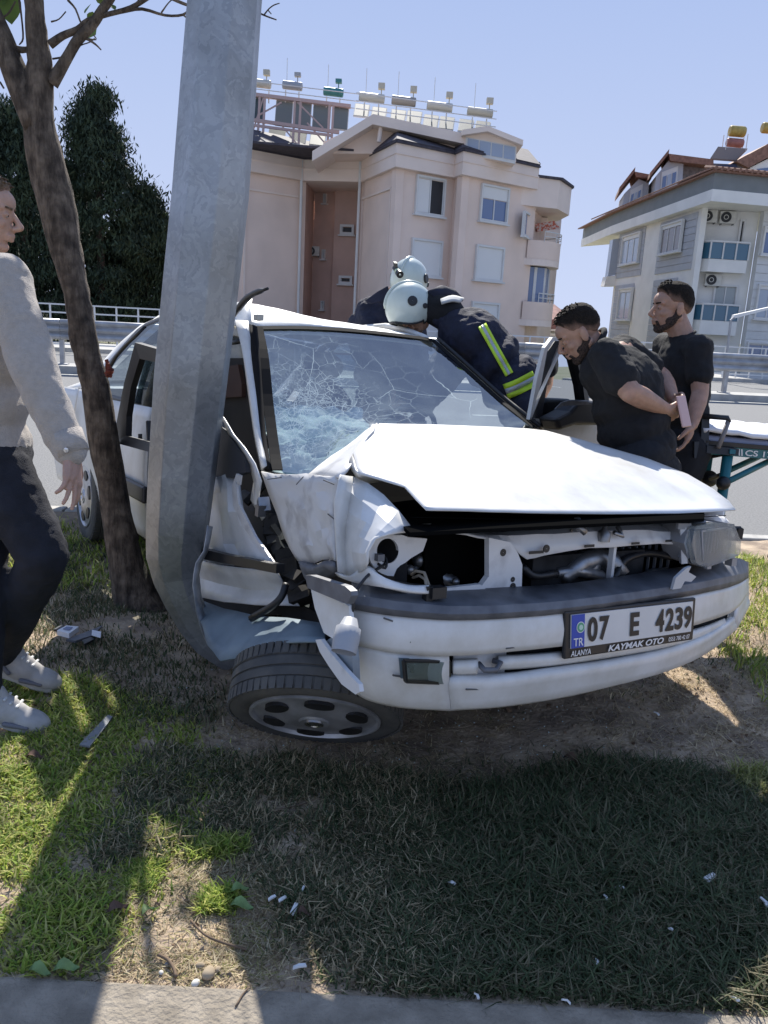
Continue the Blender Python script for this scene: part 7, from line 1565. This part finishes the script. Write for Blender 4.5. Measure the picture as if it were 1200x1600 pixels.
def hair_short(P, A_, m, par, beard=None, thick=1.0, s=1.0, quiff=0.0):
    nu, nv = 72, 44; V = []; FD = []
    for i in range(nv+1):
        ph = math.pi*i/nv
        for j in range(nu):
            t = 2*math.pi*j/nu; x, y, z = -.014+.098*math.sin(ph)*math.cos(t), .075*math.sin(ph)*math.sin(t), .036+.086*math.cos(ph)
            line = np.interp(x, [-.12, -.07, -.03, -.005, .025, .05, .07, .09], [-.035, -.03, .000, .030, .034, .070, .092, .100])
            nz = noise.noise(Vector((x*60, y*60, z*60))); h = min(max((z-line+.004*nz)/.012, 0), 1)
            tk = h*(.0035+.010*min(max((z-.055)/.05, 0), 1)+(quiff*min(max((x-.0)/.05, 0), 1)*min(max((z-.085)/.03, 0), 1)))*thick
            tk += h*(.0022*nz+.0020*noise.noise(Vector((x*160, y*90, z*160)))); f_ = (1 if h > 0 else .93) + tk/.09
            if h == 0: tk = 0
            FD.append(min(max((z-line+.010*nz)/(.040 if x < .04 else .012), .12), 1))
            V.append(P(-.014+(x+.014)*f_, y*f_, .036+(z-.036)*f_))
    F = [(i*nu+j, (i+1)*nu+j, (i+1)*nu+(j+1) % nu, i*nu+(j+1) % nu) for i in range(nv) for j in range(nu)]
    ho = link('hair', V, F, hair_mat(m, par['skin_tone'] if 'skin_tone' in par else 1), par, True)
    at = ho.data.color_attributes.new('fade', 'FLOAT_COLOR', 'POINT'); at.data.foreach_set('color', np.array([[q, q, q, 1] for q in FD]).ravel())
    # loose locks on top
    rh = np.random.default_rng(8); b = MB()
    for k in range(60):
        x, y = rh.uniform(-.07, .065), rh.uniform(-.05, .05); zz = 1-((x+.014)/.104)**2-(y/.082)**2
        if zz < .15: continue
        z = .036+(.096+quiff*(x > .01))*math.sqrt(zz); d = np.array([rh.uniform(.2, 1), rh.uniform(-.5, .5), rh.uniform(.1, .7)])*.020
        b.tube([P(x, y, z-.006), P(x+d[0]*.5, y+d[1]*.5, z+.002+d[2]*.3), P(x+d[0], y+d[1], z+d[2]*.35)], [.0045, .004, .0012], 5)
    b.build('hair_locks', m, par, smooth=True)
    if beard:
        b = MB()
        for q in (-1, 1): chain(b, [P(-.004, q*.0675, .005), P(-.008, q*.060, -.035), P(.022, q*.041, -.068), P(.056, q*.018, -.0925)], np.array([.009, .020, .0235, .0205])*s)
        for q in (-1, 1): b.ell(P(.026, q*.043, -.052), np.array([.030, .0195, .026])*s, A_)
        b.ell(P(.060, 0, -.096), np.array([.0305, .029, .0235])*s, A_); cone(b, P(.086, -.024, -.060), .006, P(.0935, 0, -.0455), .006); cone(b, P(.086, .024, -.060), .006, P(.0935, 0, -.0455), .006); cone(b, P(.082, -.022, -.062), .007, P(.072, -.020, -.085), .010); cone(b, P(.082, .022, -.062), .007, P(.072, .020, -.085), .010)
        finish(b.build('beard', beard, par), .0035, 1, [(.006, .003)])
def person(lab, J, skin, grp=None, base=None):
    pel = np.asarray(J['pelvis']); return thing('person', lab, 'person', (pel[0], pel[1], min(J['toL'][2], J['toR'][2])-.03), grp)
def make(lab, J, hf, hu, skin=SKIN, fat=1.0, shirt=None, sleeve=.62, full=False, trous=BLKT, shoem=SHOE, hair=HAIRD, beard=None, hands=(), thick=1.0, hs=1.0, th=.016, hem=.10, voxb=.006, quiff=0, showhair=True, twide=1.0, nose=1.0, folds=(( .09, .020), (.035, .008))):
    g = person(lab, J, skin); b = body_mb(J, fat); P, A_ = head(b, np.asarray(J['head']), np.asarray(hf, float), np.asarray(hu, float), hs, nose)
    for h_ in hands: hand(b, **h_)
    finish(b.build('body', skin, g), voxb*.72, 2)
    eyes(P, g, hs); brows(P, g, hair)
    finish(shirt_mb(J, fat, th, sleeve, hem, full).build('jacket' if full else 'shirt', shirt or BLK, g), .009, 5, folds)
    finish(trousers_mb(J, fat, .014, twide).build('trousers', trous, g), .010, 5, [(.10, .018), (.03, .008)])
    for s_ in 'LR': shoe(g, J['an'+s_], J['to'+s_], shoem)
    if showhair: hair_short(P, A_, hair, g, beard, thick, hs, quiff)
    return g, P, A_
GZ = -.16
def J_(**k): return {a: np.asarray(v, float) for a, v in k.items()}
#@PEOPLE
# big man in black bending forward with his hands clasped behind him
pC = U(1000, 716, 3.72); 
JC = J_(pelvis=pC, chest=U(972, 592, 3.70), neck=U(930, 540, 3.70), head=U(905, 522, 3.68), shL=U(948, 556, 3.52), shR=U(975, 548, 3.88),
        elL=U(984, 612, 3.42), wrL=U(1040, 640, 3.60), elR=U(1034, 590, 3.92), wrR=U(1051, 622, 3.78),
        knL=pC+[-.02, -.11, -.44], knR=pC+[-.06, .13, -.44], anL=[pC[0]+.02, pC[1]-.12, GZ+.08], anR=[pC[0]-.04, pC[1]+.14, GZ+.08], toL=[pC[0]-.16, pC[1]-.14, GZ+.03], toR=[pC[0]-.22, pC[1]+.12, GZ+.03])
dL_ = U(1062, 650, 3.66)-U(1040, 640, 3.60)
gC, PC_, AC_ = make('big bearded man in black bending forward with hands clasped behind his back', JC, (-.78, .08, -.60), (-.60, 0, .80), SKIN2, 1.22, BLK, .60, beard=STUB, hair=HAIRD, hem=.16,
     hands=[dict(W=U(1040, 640, 3.60), d=dL_, pn=(0, .9, .4), curls=(.5, .55, .6, .65), thumb_side=1), dict(W=U(1051, 622, 3.78), d=U(1062, 640, 3.70)-U(1051, 622, 3.78), pn=(-.6, -.3, .2), curls=(.4, .5, .6, .7), thumb_side=-1)], shoem=BLK, thick=.8, hs=1.02, th=.010, folds=((.12, .030), (.04, .012)))
b = MB(); c = U(1068, 643, 3.60); b.box(c, (.012, .072, .145), rot3(.9, .25, .25)); ph = b.build('phone', mat('rose_phone', (.55, .36, .33), rough=.25, metal=.3)); bevel(ph, .006, 3); tag(ph, 'pink smartphone held behind the back of the bending man', 'phone')
# collar of his shirt
b = MB(); ring = [np.asarray(JC['neck'])+.01*nrm(JC['head']-JC['neck'])+.078*(math.cos(t)*nrm(np.cross(nrm(JC['head']-JC['neck']), (0, 1, 0)))+math.sin(t)*np.array([0, 1., 0])) for t in np.linspace(0, 2*math.pi, 20)]; b.tube(ring, .014, 8); b.build('collar', BLK, gC, smooth=True)
# standing young man in a black T-shirt
pD = U(1064, 690, 4.15)
JD = J_(pelvis=pD, chest=U(1068, 580, 4.12), neck=U(1066, 527, 4.1), head=U(1049, 483, 4.08), shL=U(1092, 546, 3.96), shR=U(1040, 540, 4.26),
        elL=U(1094, 614, 3.93), wrL=U(1082, 664, 3.87), elR=U(1040, 610, 4.32), wrR=U(1036, 670, 4.25),
        knL=pD+[-.06, -.09, -.44], knR=pD+[-.14, .10, -.44], anL=[pD[0]-.12, pD[1]-.10, GZ+.08], anR=[pD[0]-.20, pD[1]+.12, GZ+.08], toL=[pD[0]-.30, pD[1]-.10, GZ+.03], toR=[pD[0]-.38, pD[1]+.1, GZ+.03])
gD, PD_, AD_ = make('slim bearded young man standing upright in a black T-shirt beside the stretcher', JD, (-1, -.12, -.08), (-.10, 0, 1), SKIN2, .94, BLK, .60, beard=STUB, hair=HAIRD, hem=.14,
     hands=[dict(W=U(1082, 664, 3.87), d=U(1072, 692, 3.86)-U(1082, 664, 3.87), pn=(-.9, .3, 0), curls=(.3, .35, .4, .45), thumb_side=-1), dict(W=U(1036, 670, 4.25), d=(0, 0, -1), pn=(-1, 0, 0), curls=(.3, .3, .3, .4))], shoem=BLK, thick=1.2, quiff=.014, hs=1.0, th=.008)
# walking man at the left edge
pE = U(-18, 712, 2.72)
JE = J_(pelvis=pE, chest=U(-28, 500, 2.70), neck=U(-34, 402, 2.68), head=U(-24, 333, 2.64), shR=U(6, 436, 2.55), shL=U(-60, 430, 2.92),
        elR=U(56, 585, 2.50), wrR=U(110, 706, 2.50), elL=U(-90, 600, 2.98), wrL=U(-60, 720, 2.98),
        knR=U(68, 868, 2.66), anR=UG(6, 1074, .02)+[0, 0, .14], toR=UG(58, 1062, .05)+[0, 0, .03], knL=U(-30, 890, 2.70), anL=UG(-25, 1136, .02)+[0, 0, .12], toL=UG(50, 1130, .03)+[0, 0, .02])
gE, PE_, AE_ = make('young man in grey beige overshirt and dark jeans walking at the left edge', JE, (.97, .12, -.16), (.08, 0, 1), SKIN, .95, GREYJ, full=True, trous=JEAN, shoem=SHOE, hair=HAIRB, beard=None, th=.020, hem=.16, twide=1.0,
     hands=[dict(W=U(112, 712, 2.50), d=U(112, 760, 2.48)-U(110, 712, 2.50), pn=(-1, .25, -.1), curls=(.35, .15, .25, .45), thumb_side=1, thumb_out=.9, spread=.12), dict(W=U(-60, 720, 2.98), d=(0, 0, -1), pn=(-1, 0, 0))], nose=1.15, folds=((.13, .022), (.05, .008)))
# cuff with its button
b = MB(); dcu = nrm(U(112, 706, 2.50)-U(58, 585, 2.50)); b.lathe(U(108, 694, 2.50), dcu, [(-.035, .050), (-.035, .056), (.035, .050), (.035, .043)], 20); b.build('cuff', GREYJ, gE, smooth=True)
b = MB(); b.lathe(U(104, 703, 2.44), (-.1, -1, .0), [(0, .008), (.004, .008), (.005, .001)], 12); b.build('button', CHROME, gE)
def collar(J, m, par, r=.072, t=.016):
    d = nrm(J['head']-J['neck']); a_ = nrm(np.cross(d, (0, 1, 0))); b_ = np.cross(d, a_); b = MB(); b.tube([J['neck']+d*.0+r*(math.cos(q)*a_+math.sin(q)*b_) for q in np.linspace(0, 2*math.pi, 20)], t, 8); b.build('collar', m, par, smooth=True)
collar(JE, GREYJ, gE, .070, .018); collar(JD, BLK, gD, .066, .008)
# firefighters
def helmet(par, C, f, u, s=1.0, torch=False):
    f = nrm(f); u = nrm(np.asarray(u, float)-np.dot(u, f)*f); l = np.cross(u, f); V = []; nu, nv = 40, 18
    for i in range(nv+1):
        for j in range(nu):
            t = 2*math.pi*j/nu; cf = math.cos(t)
            zmin = -.075+.050*max(cf, 0)**1.5-.045*math.exp(-((abs(math.sin(t))-.95)/.35)**2)+(-.02 if cf < -.3 else 0)
            th0 = math.acos(max(min(zmin/.150, .99), -.99)); ph = th0*i/nv
            fl = 1+.03*(i/nv)**4
            V.append(C+s*(f*.150*math.sin(ph)*math.cos(t)*fl+l*.122*math.sin(ph)*math.sin(t)*fl+u*.142*math.cos(ph)))
    F = [(i*nu+j, (i+1)*nu+j, (i+1)*nu+(j+1) % nu, i*nu+(j+1) % nu) for i in range(nv) for j in range(nu)]
    h_ = link('helmet', V, F, HELM, par, True); solid(h_, .008)
    rim = [V[nv*nu+j] for j in range(nu)]+[V[nv*nu]]; b = MB(); b.tube(rim, .006, 6, cap=False); b.build('helmet_rim', BLACK, h_, smooth=True)
    # low crest
    b = MB(); cr = [C+s*(f*.152*math.sin(a_)+u*.146*math.cos(a_)) for a_ in np.linspace(-1.2, 1.1, 16)]; b.tube(cr, [.004]+[.010]*14+[.004], 8); b.build('crest', HELM, h_, smooth=True)
    for q in (-1, 1):
        for x, z, r in ((-.005, .018, .030), (-.060, -.045, .016)):
            yy = .122*math.sqrt(max(1-(x/.15)**2-(z/.142)**2, .05)); c = C+s*(f*x+l*q*yy+u*z); n_ = nrm(f*x/.15**2+l*q*yy/.122**2+u*z/.142**2); b = MB(); b.lathe(c, n_, [(-.01, r*s), (.006, r*s), (.009, r*.8*s), (.009, .001)], 18); b.build('helmet_disc', BLACK, h_)
    if torch:
        c = np.asarray(torch[0]); d = nrm(torch[1]); b = MB(); b.lathe(c-d*.06, d, [(0, .004), (0, .014), (.03, .015), (.075, .015), (.08, .021), (.115, .022), (.115, .018), (.108, .001)], 16); to_ = b.build('torch', BLACK, h_, auto=40)
        b = MB(); b.lathe(c+d*.048, d, [(0, .0185), (.003, .001)], 16); b.build('torch_lens', mat('torch_lens', (.7, .75, .7), rough=.1), to_)
        b = MB(); b.lathe(c-d*.01, d, [(0, .0158), (.03, .0158)], 16); b.build('torch_ring', mat('torch_green', (.5, .6, .4), rough=.5), to_); b = MB(); b.box(c-d*.03+u*.03, (.03, .02, .03), [d, l, u]); b.build('torch_clip', BLACK, to_)
    return h_
from mathutils.bvhtree import BVHTree
def decal(name, grid, target, m, par, off=.004, th=.002):
    dg = bpy.context.evaluated_depsgraph_get(); M = target.matrix_world if False else Matrix(WM[target.name].tolist()); me = target.data
    tree_ = BVHTree.FromPolygons([M @ v.co for v in me.vertices], [tuple(p.vertices) for p in me.polygons]); G = []
    last = None
    for r in grid:
        row = []
        for (x, y) in r:
            d = ray(x, y); h_ = tree_.ray_cast(Vector(cC), Vector(d))
            if h_[0] is None: row.append(None)
            else: last = np.dot(np.array(h_[0])-cC, cF); row.append(np.array(h_[0])-nrm(d)*off)
        G.append(row)
    zs = [np.dot(p-cC, cF) for r in G for p in r if p is not None]; zm = np.median(zs) if zs else 4.4
    for i, r in enumerate(grid):
        for j, (x, y) in enumerate(r):
            if G[i][j] is None: G[i][j] = U(x, y, zm)
    return patch(name, G, m, par, (1, 1), th, world=True)
pA = U(826, 640, 4.42)
JA = J_(pelvis=pA, chest=U(742, 530, 4.55), neck=U(690, 487, 4.55), head=U(652, 484, 4.58), shL=U(722, 512, 4.52), shR=U(728, 508, 4.82),
        elL=U(702, 585, 4.62), wrL=U(650, 640, 4.60), elR=U(690, 580, 4.75), wrR=U(640, 620, 4.7),
        knL=pA+[.02, -.10, -.42], knR=pA+[.06, .12, -.42], anL=[pA[0]+.05, pA[1]-.10, GZ+.08], anR=[pA[0]+.10, pA[1]+.12, GZ+.08], toL=[pA[0]-.13, pA[1]-.10, GZ+.03], toR=[pA[0]-.09, pA[1]+.12, GZ+.03])
gA, PA_, AA_ = make('firefighter with yellow bands on a dark blue jacket leaning into the car', JA, (-.72, -.15, -.68), (-.68, 0, .72), SKIN2, 1.12, NAVY, full=True, trous=NAVY, shoem=BLACK, hair=HAIRD, th=.034, hem=.20, showhair=False, twide=1.15,
     hands=[dict(W=U(650, 640, 4.60), d=(-.8, -.1, -.5), pn=(0, 0, -1)), dict(W=U(640, 620, 4.7), d=(-.8, -.1, -.5), pn=(0, 0, -1))], folds=((.13, .040), (.045, .016)))
helmet(gA, U(639, 479, 4.55), (-.80, -.22, -.55), (-.50, .0, .86), .93)
jk = [o for o in gA.children if o.name.startswith('jacket')][0]
def band(px0, px1, n, w0, w1, nm):
    """px0/px1 centre line ends, lateral pixel widths"""
    px = catmull(np.array(px0, float), n); out = []
    for i, p in enumerate(px):
        t = nrm(np.append(px[min(i+1, len(px)-1)]-px[max(i-1, 0)], 0))[:2]; s_ = np.array([-t[1], t[0]]); out.append([tuple(p+s_*k) for k in (w0, w0*.33, -w0*.33, -w0)])
    for (a_, c_, m_) in ((0, 1, YEL), (1, 2, SILV), (2, 3, YEL)): decal(nm, [[r[a_], r[c_]] for r in out], jk, m_, gA, .008)
band([(753, 508), (768, 535), (782, 560), (796, 585)], None, 5, 7, 0, 'reflective_stripe')
band([(790, 612), (808, 605), (824, 597), (837, 590)], None, 4, 12, 0, 'reflective_band')
b = MB(); cl = [U(672, 462, 4.50), U(690, 458, 4.58), U(706, 462, 4.66), U(722, 468, 4.72)]; b.tube(cl, [.03, .045, .04, .012], 10); b.build('collar_flap', NAVY, gA, smooth=True)
patch('hood_lining', [[U(688, 470, 4.45), U(706, 464, 4.52), U(724, 468, 4.56)], [U(690, 476, 4.40), U(706, 472, 4.45), U(718, 474, 4.5)]], mat('pale_lining', (.5, .5, .48), rough=.9), gA, (3, 3), .012, world=True)
b = MB(); cone(b, U(668, 478, 4.56), .085, U(700, 492, 4.56), .10); b.build('neck_guard', BLK, gA, smooth=True)
pB = U(604, 640, 5.35)
JB = J_(pelvis=pB, chest=U(592, 520, 5.3), neck=U(606, 470, 5.2), head=U(630, 448, 5.12), shL=U(640, 500, 5.2), shR=U(578, 488, 5.25),
        elL=U(650, 570, 5.1), wrL=U(640, 610, 5.0), elR=U(585, 560, 5.1), wrR=U(610, 600, 4.95),
        knL=pB+[.12, 0, -.42], knR=pB+[-.10, 0, -.42], anL=[pB[0]+.14, pB[1]+.03, GZ+.08], anR=[pB[0]-.10, pB[1]+.03, GZ+.08], toL=[pB[0]+.16, pB[1]-.14, GZ+.03], toR=[pB[0]-.08, pB[1]-.14, GZ+.03])
gB, PB_, AB_ = make('firefighter with a torch clipped to his white helmet, half hidden behind the car roof', JB, (.50, -.60, -.55), (.30, -.30, .85), SKIN2, 1.08, NAVY, full=True, trous=NAVY, shoem=BLACK, hair=HAIRD, th=.034, hem=.18, showhair=False, twide=1.15,
     hands=[dict(W=U(640, 610, 5.0), d=(0, -.5, -.8), pn=(-1, 0, 0)), dict(W=U(610, 600, 4.95), d=(.3, -.5, -.8), pn=(-1, 0, 0))], folds=((.13, .040), (.045, .016)))
helmet(gB, U(639, 438, 5.05), (-.35, -.72, -.35), (-.10, -.30, .9), .95, torch=(U(621, 424, 4.90), U(634, 440, 4.78)-U(621, 424, 4.90)))
b = MB(); b.prism([U(x, y, 5.0) for x, y in ((569, 470), (590, 455), (606, 446), (610, 462), (594, 472), (580, 475))], (0, .03, 0)); bevel(b.build('collar_flap', NAVY, gB), .008)
